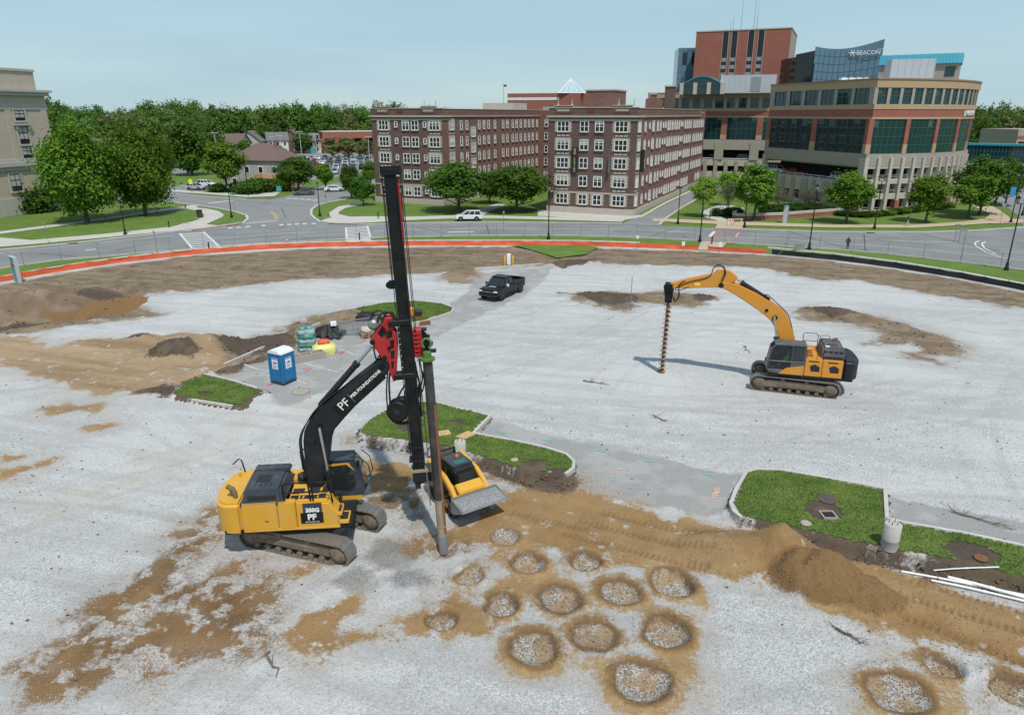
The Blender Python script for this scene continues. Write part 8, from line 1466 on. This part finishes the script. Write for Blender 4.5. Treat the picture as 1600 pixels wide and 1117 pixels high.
def walk(st=1.0): return {'pelvis': ((0, 0, .95), .15, None), 'spine': ((.01, 0, 1.15), .14, 'pelvis'), 'chest': ((.03, 0, 1.36), (.19, .14), 'spine'), 'neck': ((.04, 0, 1.51), .06, 'chest'), 'head': ((.06, 0, 1.64), .105, 'neck'), 'crown': ((.05, 0, 1.73), .07, 'head'),
  'shoulder_l': ((.03, .19, 1.40), .075, 'chest'), 'elbow_l': ((-.08, .25, 1.14), .055, 'shoulder_l'), 'hand_l': ((.05, .25, .90), .04, 'elbow_l'), 'shoulder_r': ((.03, -.19, 1.40), .075, 'chest'), 'elbow_r': ((.05, -.25, 1.13), .055, 'shoulder_r'), 'hand_r': ((.22, -.22, .96), .04, 'elbow_r'),
  'hip_l': ((0, .10, .88), .10, 'pelvis'), 'knee_l': ((.20 * st, .10, .50), .07, 'hip_l'), 'ankle_l': ((.25 * st, .10, .08), .05, 'knee_l'), 'toe_l': ((.42 * st, .11, .035), .04, 'ankle_l'), 'hip_r': ((0, -.10, .88), .10, 'pelvis'), 'knee_r': ((-.05 * st, -.10, .48), .07, 'hip_r'), 'ankle_r': ((-.30 * st, -.10, .12), .05, 'knee_r'), 'toe_r': ((-.17 * st, -.11, .04), .04, 'ankle_r')}
C_ = lambda n, c: mat('cloth_' + n, c, .9, var=.15, scale=8)
SKIN = mat('skin', (.42, .25, .18), .6); DK = C_('dark', (.018, .018, .022)); HAIR = mat('dark_hair', (.02, .015, .012), .8)
p = g(1323.5, 391); person('person in dark clothes walking on the road behind the fence', (p[0], p[1], .03), R(60), [DK, DK, SKIN, HAIR, DK], walk()); p = g(1418, 353.5); person('person in light trousers and camouflage jacket walking along the tan path', (p[0], p[1], .07), R(180), [C_('pale_denim', (.35, .42, .48)), C_('olive_jacket', (.12, .11, .085)), SKIN, HAIR, DK], walk(1.1))
sit = walk(0.0); sit.update({'pelvis': ((0, 0, .45), .16, None), 'spine': ((0, 0, .65), .15, 'pelvis'), 'chest': ((.03, 0, .86), (.2, .15), 'spine'), 'neck': ((.05, 0, 1.0), .06, 'chest'), 'head': ((.08, 0, 1.13), .105, 'neck'), 'crown': ((.07, 0, 1.22), .07, 'head'), 'shoulder_l': ((.04, .19, .9), .08, 'chest'), 'elbow_l': ((.1, .26, .66), .06, 'shoulder_l'), 'hand_l': ((.36, .22, .68), .045, 'elbow_l'), 'shoulder_r': ((.04, -.19, .9), .08, 'chest'), 'elbow_r': ((.1, -.26, .66), .06, 'shoulder_r'), 'hand_r': ((.36, -.22, .68), .045, 'elbow_r'), 'hip_l': ((.08, .1, .42), .11, 'pelvis'), 'knee_l': ((.5, .12, .45), .08, 'hip_l'), 'ankle_l': ((.55, .12, .1), .055, 'knee_l'), 'toe_l': ((.7, .12, .05), .04, 'ankle_l'), 'hip_r': ((.08, -.1, .42), .11, 'pelvis'), 'knee_r': ((.5, -.12, .45), .08, 'hip_r'), 'ankle_r': ((.55, -.12, .1), .055, 'knee_r'), 'toe_r': ((.7, -.12, .05), .04, 'ankle_r')})
q = YR @ Vector((.62, 1.12, 1.58)); person('operator in hard hat and pale vest seated in the auger excavator cab', (YC.x + q.x, YC.y + q.y, YZ + q.z), YA, [C_('tan_trousers', (.35, .28, .16)), C_('pale_vest', (.45, .58, .42)), SKIN, mat('hard_hat_white', (.55, .66, .66), .4), DK], sit)
# ================================================================== THINGS LYING ON THE SITE
M_TOIB = mat('blue_plastic', (.008, .15, .34), .45, var=.12, scale=2, dirt=(.05, .18, .28), dirt_amt=.3); M_TOIW = mat('white_plastic_roof', (.70, .71, .72), .45, var=.05); M_TOID = mat('dark_plastic_skid', (.03, .035, .04), .7)
f0, f1, f2 = Vector(g(443.5, 602.5, .15)), Vector(g(422, 597.5, .15)), Vector(g(461.5, 594, .15)); ux = (f1 - f0).to_2d().normalized(); uy = Vector((-ux.y, ux.x)); uy = uy if uy.dot((f2 - f0).to_2d()) > 0 else -uy; W1 = 1.12
c2 = f0.to_2d() + ux * W1 / 2 + uy * W1 / 2; ta = math.atan2(-ux.y, -ux.x)         # local +x = right face, -y = front face
tz = hz(c2.x, c2.y); toi = thing('portable_toilet', 'blue portable toilet with white roof on the old asphalt', 'portable toilet', (c2.x, c2.y, tz), ta)
MB().box((0, 0, .08), (1.2, 1.2, .16)).build('skid', M_TOID, toi, bevel=.02); MB().box((0, 0, 1.12), (W1, W1, 1.95)).build('cabin', M_TOIB, toi, bevel=.03)
for x in (-1, 1):
    for y in (-1, 1): MB().box((x * W1 / 2, y * W1 / 2, 1.12), (.09, .09, 1.97)).build('corner_post', M_TOIB, toi, bevel=.02)
MB().xz([(-.62, 2.08), (.62, 2.08), (.62, 2.18), (.3, 2.36), (-.3, 2.36), (-.62, 2.18)], -.62, .62).build('roof', M_TOIW, toi, bevel=.05, seg=2); MB().tube((-.42, .2, 2.2), (-.42, .2, 2.52), .05, n=8).build('vent_pipe', M_TOID, toi)
for nm, base, nx_ in (('front', (0, -W1 / 2 - .012, 1.0), 0), ('side', (W1 / 2 + .012, 0, 1.0), 90)):
    dr = MB().box((0, 0, 0), (.86, .03, 1.6)).build('door_panel', M_TOIB, toi, base, R(nx_), bevel=.01); 
    for z in (-.55, -.1): MB().box((0, -.02, z), (.7, .02, .36)).build('recess_panel', M_TOIB, dr, bevel=.008)
    lb_ = MB().box((0, -.03, .45), (.5, .012, .74)).build('label_sheet', M_TXTW, dr); MBL = mat('label_blue', (.02, .05, .30), .5); q = link('lettering', text_mesh('LRS', .2, m=MBL, ext=.003, bold=.008), lb_, (0, -.04, .5)); q.rotation_euler = (math.pi / 2, 0, 0); MB().box((0, -.038, .76), (.46, .006, .06)).build('label_bar', MBL, lb_)
    for k in range(4): MB().box((0, -.038, .34 - k * .06), (.34 - .04 * (k % 2), .006, .018)).build('print_line', MBL, lb_)
def wob(prof, n, seed, amp=.06, flat=1.0, m=0, zj=.5):
    """lumpy lathe for wrapped loads, bags and tarps"""
    r_ = random.Random(seed); mb = MB(); vs = []; L = len(prof)
    for i, (r0, z) in enumerate(prof):
        for k in range(n): a = 2 * math.pi * k / n; sq = 1 / max(abs(math.cos(a)), abs(math.sin(a))) ** .55; rr = r0 * sq * (1 + r_.uniform(-amp, amp)); vs.append((rr * math.cos(a), rr * math.sin(a) * flat, z + r_.uniform(-amp, amp) * zj * (i > 0)))
    mb.add(vs, [(i * n + k, i * n + (k + 1) % n, (i + 1) * n + (k + 1) % n, (i + 1) * n + k) for i in range(L - 1) for k in range(n)] , m, True); mb.add(vs[-n:], [list(range(n))], m, True); mb.add(vs[:n], [list(range(n))[::-1]], m, True); return mb
def on(u, v, nm, lab, cat, rz=0, group=None): p = gs(u, v); return thing(nm, lab, cat, p, rz, group)
M_WRAP = mat('shrink_wrap', (.30, .40, .40), .25, var=.35, scale=3); M_BAGG = mat('green_bag_plastic', (.08, .24, .21), .4, var=.3, scale=3); M_TARP = mat('black_tarp', (.010, .010, .011), .62, var=.3); M_YBAG = mat('yellow_tarp', (.62, .60, .20), .5, var=.15, scale=3); M_CAGE = mat('galvanised_cage', (.36, .38, .40), .45, .5); M_WOOD = mat('raw_timber', (.36, .27, .17), .85, var=.2, scale=3); M_PLY = mat('plywood', (.52, .35, .185), .8, var=.12, scale=2)
o = on(481, 549, 'wrapped_pallet', 'tall shrink wrapped pallet of green bags behind the toilet', 'pallet', R(20)); MB().box((0, 0, .07), (1.3, 1.3, .14)).build('pallet', M_WOOD, o)
for k in range(5): wob([(.60, 0), (.66, .12), (.66, .24), (.6, .33)], 22, 40 + k, .10, 1.0).build('bag_layer', M_WRAP if k % 2 == 0 else M_BAGG, o, (0, 0, .14 + k * .32))
for k in range(2): wob([(.28, 0), (.3, .1), (.2, .18)], 14, 60 + k, .08).build('bag', M_BAGG, o, (-.25 + .5 * k, .05, 1.75))
o = on(507, 551, 'covered_pallet', 'low pallet under a yellow cover', 'pallet', R(15)); wob([(.85, 0), (.9, .3), (.82, .62), (.5, .72)], 24, 71, .06, .8).build('cover', M_YBAG, o); oz = on(507, 551, 'orange_bundle', 'orange folded mesh bundle lying on the yellow covered pallet', 'bundle', R(25)); oz.location.z += .70; wob([(.30, -.02), (.45, .1), (.4, .25), (.2, .33)], 16, 73, .12, .7).build('folded_mesh', M_ORANGE, oz)
o = on(513, 523, 'black_tarp_heap', 'heap of crumpled black plastic sheeting beside the mesh cage', 'tarp'); wob([(1.2, 0), (1.1, .25), (.7, .45), (.4, .7), (.15, .75)], 44, 81, .30, .75).build('sheeting', M_TARP, o); MB().box((.5, -.1, .95), (.45, .35, .3), .3).build('white_scrap', M_TXTW, o)
def cage(u, v, lab, L, Wd, H, rz):
    o = on(u, v, 'mesh_cage', lab, 'cage', rz)
    fr = MB()
    for x in (-L / 2, 0, L / 2):
        for y in (-Wd / 2, Wd / 2): fr.box((x, y, H / 2), (.06, .06, H))
    for z in (.06, H):
        for y in (-Wd / 2, Wd / 2): fr.box((0, y, z), (L, .06, .06))
        for x in (-L / 2, L / 2): fr.box((x, 0, z), (.06, Wd, .06))
    fr.build('frame', M_CAGE, o); pn_ = MB()
    for y in (-Wd / 2, Wd / 2):
        q = MB()
        for i in range(int(L / .09)): q.box((-L / 2 + i * .09, y, H / 2), (.014, .014, H))
        for i in range(int(H / .09)): q.box((0, y, i * .09), (L, .014, .014))
        q.build('mesh_panel', M_CAGE, o)
    for x in (-L / 2, L / 2):
        q = MB()
        for i in range(int(Wd / .09)): q.box((x, -Wd / 2 + i * .09, H / 2), (.014, .014, H))
        for i in range(int(H / .09)): q.box((x, 0, i * .09), (.014, Wd, .014))
        q.build('mesh_panel', M_CAGE, o)
    MB().box((0, 0, .05), (L, Wd, .03)).build('floor', M_CAGE, o); return o
cage(556, 521, 'long grey steel mesh cage on the asphalt left of the drill mast', 2.9, 1.2, 1.0, R(28)); o = on(572, 500, 'black_tarp_heap', 'black plastic sheeting bundled behind the mesh cage', 'tarp'); wob([(.8, 0), (.75, .3), (.6, .55), (.2, .7)], 40, 83, .28, .7).build('sheeting', M_TARP, o)
o = on(574, 526, 'pallet_stack', 'short stack of timber pallets right of the mesh cage', 'pallets', R(25))
for k in range(3):
    for i in range(6): MB().box((0, -.5 + i * .2, .12 + k * .15), (1.1, .12, .025)).build('board', M_WOOD, o)
    for x in (-.5, 0, .5): MB().box((x, 0, .055 + k * .15), (.1, 1.1, .1)).build('bearer', M_WOOD, o)
wob([(.45, 0), (.5, .15), (.4, .28)], 18, 91, .08).build('bag', M_CONCL, o, (0, 0, .5))
o = on(478, 563, 'formwork_box', 'low grey timber and concrete formwork box behind the toilet', 'formwork', R(38)); 
for y in (-.3, .3): MB().box((0, y, .25), (2.8, .1, .5)).build('side_board', M_CONCG, o)
for x in (-1.35, -.45, .45, 1.35): MB().box((x, 0, .25), (.1, .5, .48)).build('divider', M_CONCG, o)
o = on(645, 497, 'power_pack', 'small orange and black pump set on rusty skids at the island kerb', 'pump', R(10)); MB().box((0, 0, .12), (1.9, .8, .2)).build('skid', M_RUST, o); MB().box((-.2, 0, .6), (.7, .6, .7)).build('engine', mat('orange_engine', (.62, .25, .03), .5), o, bevel=.05); MB().box((.5, 0, .45), (.6, .6, .5)).build('tank', M_BLKP, o, bevel=.05); MB().path([(-.2, 0, .9), (-.2, 0, 1.25), (-.1, 0, 1.35)], .06, 8).build('exhaust', M_RUST, o)
for i, u in enumerate((660, 668)): q = on(u, 508 - i, 'brick_pack', 'rusty red block beside the pump set, %s' % ('nearer it' if i == 0 else 'farther along the kerb'), 'block', R(20)); MB().box((0, 0, .1), (.5, .3, .2)).box((.05, .02, .27), (.4, .26, .12)).build('blocks', M_RUST, q, bevel=.02)
# concrete lamp bases with bolts
M_PIER = mat('pale_form_concrete', (.42, .41, .39), .9, var=.2, scale=2.5, dirt=(.28, .25, .22), dirt_amt=.5)
def pier(u, v, lab, r=.30, h=.95):
    o = on(u, v, 'concrete_pier', lab, 'concrete base'); MB().lathe([(r, -.1), (r, h * .33), (r * 1.02, h * .34), (r, h * .36), (r, h - .02), (r - .03, h)], n=24).build('shaft', M_PIER, o)
    for k in range(4): a = R(45 + 90 * k); MB().tube((math.cos(a) * .16, math.sin(a) * .16, h - .02), (math.cos(a) * .16, math.sin(a) * .16, h + .14), .016, n=6).build('anchor_bolt', M_RUST, o)
pier(719, 706, 'concrete lamp base on the grass behind the loader'); pier(1389, 853, 'concrete lamp base with anchor bolts on the right grass island', .33, 1.05)
for u, v, a, lab in ((690, 678, 20, 'plywood sheet lying on the grass behind the drill pipe'), (728, 681, 48, 'plywood sheet lying on the grass left of the kerb corner')): o = on(u, v, 'plywood_sheet', lab, 'plywood', R(a)); o.location.z += .05; MB().box((0, 0, 0), (.95, .62, .025)).build('board', M_PLY, o)
# manholes, gully, survey paint
M_MANH = mat('manhole_iron', (.11, .085, .08), .8, .2, var=.2)
def manhole(u, v, r, nm='manhole_cover', parent=site, m=M_MANH, dz=.03): p = gs(u, v); mb = MB().lathe([(r * 1.15, 0), (r * 1.15, .02), (r, .025), (r, .03)], n=24); [mb.box((0, -r * .7 + i * r * .28, .035), (r * 1.3 * (1 - abs(i - 2.5) * .12), .04, .015)) for i in range(6)]; mb.build(nm, m, parent, (p[0], p[1], p[2] + dz))
manhole(1292, 780, .38); manhole(470, 612, .5, m=M_CONCG); manhole(1259, 818, .2, m=M_STONE); manhole(1532, 873, .22, m=M_RUST); manhole(804, 719, .17, m=M_STONE)
p = gs(1294, 806); gb = MB(); [gb.box((x, y, .0), (w_, d_, .1)) for x, y, w_, d_ in ((-.28, 0, .06, .6), (.28, 0, .06, .6), (0, -.28, .5, .06), (0, .28, .5, .06))]; gb.box((0, 0, -.02), (.5, .5, .06), m=1).build('gully_frame', [M_CONCG, M_DARKIN], site, (p[0], p[1], p[2] + .05))
M_PG = mat('survey_paint_green', (.08, .52, .32), .8); M_PP = mat('survey_paint_pink', (.62, .07, .10), .8); M_PO = mat('survey_paint_orange', (.62, .40, .28), .8, var=.4, scale=6)
def daub(u0, v0, u1, v1, w, m, nm='paint_mark'):
    a, b = gs(u0, v0), gs(u1, v1); A_, B_ = Vector(a[:2]), Vector(b[:2]); n_ = max(3, int((B_ - A_).length / .12)); d = (B_ - A_).normalized(); nn = Vector((-d.y, d.x)); vs = []; r_ = random.Random(u0 + v1)
    for i in range(n_ + 1): c = A_.lerp(B_, i / n_); ww_ = w / 2 * r_.uniform(.5, 1.2); vs += [(*(c + nn * ww_), hz(c.x, c.y) + .022), (*(c - nn * ww_), hz(c.x, c.y) + .022)]
    MB().add(vs, [(2 * i, 2 * i + 1, 2 * i + 3, 2 * i + 2) for i in range(n_)]).build(nm, m, site)
for u, v in ((781, 675), (855, 688), (939, 705), (1015, 721), (1107, 742)): daub(u - 8, v - 1, u + 8, v + 1.5, .09, M_PG)
for q in ((473, 577, 484, 574), (476, 581, 487, 575), (528, 552, 542, 548), (530, 554, 540, 549), (417, 604, 430, 599), (416, 601, 426, 600), (561, 536, 573, 532), (800, 421, 815, 419), (735, 430, 746, 428)): daub(*q, .1, M_PP)
for u, v in ((966, 738), (1120, 768), (1117, 776), (1545, 846), (1550, 855), (478, 600), (500, 590), (845, 708)):
    for k in range(3): daub(u - 5, v - 4 + 3 * k, u + 5, v - 5 + 3 * k, .12, M_PO)
for q in ((382, 570, 420, 580), (474, 568, 528, 582), (462, 594, 478, 599), (530, 546, 560, 556)): daub(*q, .1, M_LINE, 'parking_line')
# bollard-guarded cabinet by the far kerb
o = on(795, 415, 'utility_cabinet', 'white utility cabinet between two yellow bollards at the far kerb', 'cabinet'); MB().box((0, 0, .75), (.45, .35, 1.3)).build('cabinet', M_TXTW, o, bevel=.03)
for s in (-1, 1): MB().lathe([(.10, 0), (.10, 1.15), (.06, 1.22)], n=12).build('bollard', mat('bollard_yellow', (.62, .36, .04), .6), o, (s * .48, -.15, 0))
# white pipes and stakes
M_PVC = mat('white_pvc', (.74, .75, .75), .4, var=.06)
for i, (a, b, lab) in enumerate([((1408, 894), (1620, 936), 'white plastic pipe, upper one of the bundle by the right soil bank'), ((1455, 908), (1625, 948), 'white plastic pipe, lower one of the bundle by the right soil bank'), ((1480, 905), (1625, 930), 'thick white plastic pipe at the right end of the bundle'), ((1510, 912), (1622, 944), 'white plastic pipe crossing the bundle at the right edge'), ((1462, 876), (1560, 889), 'white stake lying on the bare soil of the right island')]):
    A_, B_ = Vector(gs(*a)), Vector(gs(*b)); o = thing('plastic_pipe', lab, 'pipe', A_ + Vector((0, 0, .05 + .03 * (i % 3)))); v_ = B_ - A_; v_.z += .02; r_ = .03 if i == 4 else (.065 if i == 2 else .045); MB().path([(0, 0, 0), v_ * .33 + Vector((0, 0, .03)), v_ * .66 + Vector((0, 0, .02)), v_], r_, 10).build('tube', M_PVC, o); MB().path([v_ * .5 - v_.normalized() * .08 + Vector((0, 0, .025)), v_ * .5 + v_.normalized() * .08 + Vector((0, 0, .025))], r_ * 1.25, 10).build('coupling', M_PVC, o)
# survey stakes, branch litter, lost timbers
for u, v, vt, lab in ((985, 484, 432, 'blue survey pole standing in the dark soil patch'), (1205, 408, 387, 'leaning blue post at the start of the silt fence')): p = gs(u, v); h = aty(u, vt, p[1])[2] - p[2]; o = thing('survey_pole', lab, 'survey pole', p); MB().tube((0, 0, 0), (.0 if u < 1000 else 1.6, 0, h), .03, n=6).build('pole', mat('blue_pole', (.12, .18, .36), .6), o); MB().lathe([(.05, 0), (.05, .08)], n=8).build('foot', M_IRON, o)
M_TWIG = mat('dead_twig', (.17, .12, .085), .9, var=.3)
def branch(u0, v0, u1, v1, lab, n=9, seed=0):
    a, b = Vector(gs(u0, v0)), Vector(gs(u1, v1)); r_ = random.Random(seed); o = thing('fallen_branch', lab, 'branch', a + Vector((0, 0, .04))); v_ = b - a; pts = [v_ * (i / 7) + Vector((r_.uniform(-.1, .1), r_.uniform(-.1, .1), r_.uniform(0, .08))) for i in range(8)]; MB().path(pts, [.04 - .004 * i for i in range(8)], 6).build('stem', M_TWIG, o)
    for k in range(n): p0 = pts[r_.randrange(7)]; MB().path([p0, p0 + Vector((r_.uniform(-.6, .6), r_.uniform(-.5, .5), r_.uniform(.02, .2)))], [.018, .006], 5).build('twig', M_TWIG, o)
branch(1492, 802, 1590, 830, 'long dead branch on the asphalt behind the right island', 14, 1); branch(416, 1022, 436, 1060, 'thin dead branch on the gravel left of the sand patches', 4, 2); branch(912, 596, 955, 604, 'scattered twigs on the gravel left of the auger', 10, 3); branch(1163, 541, 1170, 552, 'pale lath lying on the gravel behind the auger excavator', 2, 4); branch(1020, 652, 1045, 660, 'small twigs on the gravel right of the grass island', 6, 5); branch(870, 458, 905, 462, 'dark twigs near the soil patch behind the pickup', 8, 6); branch(1400, 505, 1440, 520, 'white bent pipe offcut on the right soil patch', 3, 7); branch(1310, 985, 1360, 1010, 'twigs scattered on the gravel beside the sand track', 10, 8)
# loose stones and clods: real relief where it can be seen
def rocks(name, label, N, m, ylo, yhi, smin, smax, seed, mask=None, thr=0.0, flat=.7, pw=2.2):
    r = np.random.default_rng(seed); out = []; got = 0; P = []
    I = r.integers(0, NY, N * 14); J = r.integers(0, NX, N * 14); y = YY[I, J]; x = XX[I, J]; ok = (y > ylo) & (y < yhi) & (np.abs(x) < .8 * y + 5) & (isd[I, J] < -.05)
    if mask is not None: ok &= mask[I, J] > thr
    ok &= r.random(len(ok)) < np.clip((ylo + 8) / y, 0, 1) ** .6
    I, J = I[ok][:N], J[ok][:N]; n = len(I); s = smin + (smax - smin) * r.random(n) ** pw; c = np.stack([XX[I, J] + r.uniform(-.05, .05, n), YY[I, J] + r.uniform(-.05, .05, n), Z[I, J] + s * .12], -1)
    base = np.array([(1, 0, 0), (-.5, .87, 0), (-.5, -.87, 0), (.2, .1, .9), (0, 0, -.5)]); Fb = np.array([(0, 1, 3), (1, 2, 3), (2, 0, 3), (1, 0, 4), (2, 1, 4), (0, 2, 4)])
    a = r.uniform(0, 6.28, n); V = base[None] * (1 + r.uniform(-.35, .35, (n, 5, 1))); ca, sa = np.cos(a)[:, None], np.sin(a)[:, None]; X = V[..., 0] * ca - V[..., 1] * sa; Yv = V[..., 0] * sa + V[..., 1] * ca; V = np.stack([X, Yv, V[..., 2] * flat], -1) * s[:, None, None] * .55 + c[:, None]
    F = (Fb[None] + (np.arange(n) * 5)[:, None, None]).reshape(-1, 3); o = link(name, npmesh(name, V.reshape(-1, 3), F, m)); tag(o, label, 'stones', kind='stuff'); return o
M_STN = flat_mat('limestone_chip', (.36, .355, .345), (.60, .59, .57), 9.0, (.25, .245, .24), 40.0); M_STNB = flat_mat('dusty_rubble', (.22, .18, .14), (.50, .46, .41), 7.0, (.15, .11, .08), 40.0); M_CLOD = flat_mat('tan_soil_clod', (.30, .19, .09), (.42, .28, .15), 5.0, (.22, .14, .07), 30.0); M_CLODD = flat_mat('dark_soil_clod', (.085, .066, .052), (.17, .13, .098), 5.0, (.045, .035, .03), 30.0)
rocks('gravel_stones', 'loose pale crushed stone strewn over the near site', 46000, M_STN, 13, 44, .025, .085, 1, -np.maximum(sdm['tan'], sdm['brown']), .05)
rocks('gravel_stones', 'pale rubble lying in the bored holes', 3600, M_STNB, 13, 30, .03, .10, 2, sdm['rub'], .0); rocks('soil_clods', 'brown rubble lying in the bored holes', 1800, M_CLODD, 13, 30, .03, .10, 7, sdm['rub'], .0)
rocks('soil_clods', 'loose tan clods over the sandy ground', 9000, M_CLOD, 13, 50, .02, .09, 3, sdm['tan'], .0); rocks('soil_clods', 'brown clods over the disturbed soil', 8000, M_CLOD, 13, 50, .02, .10, 4, sdm['brown'], -.1)
rocks('soil_clods', 'dark clods along the torn soil banks and mounds', 11000, M_CLODD, 20, 75, .05, .24, 5, sdm['dark'], -.15, .8, 3); rocks('soil_clods', 'dark clods over the far soil strip and patches', 3500, M_CLODD, 45, 100, .05, .24, 6, sdm['brown'], .2, .7, 3); rocks('gravel_stones', 'dark scattered grit on the pale gravel', 1500, M_CLODD, 20, 80, .03, .16, 8, -np.maximum(sdm['tan'], sdm['brown']), .3, .5, 3)
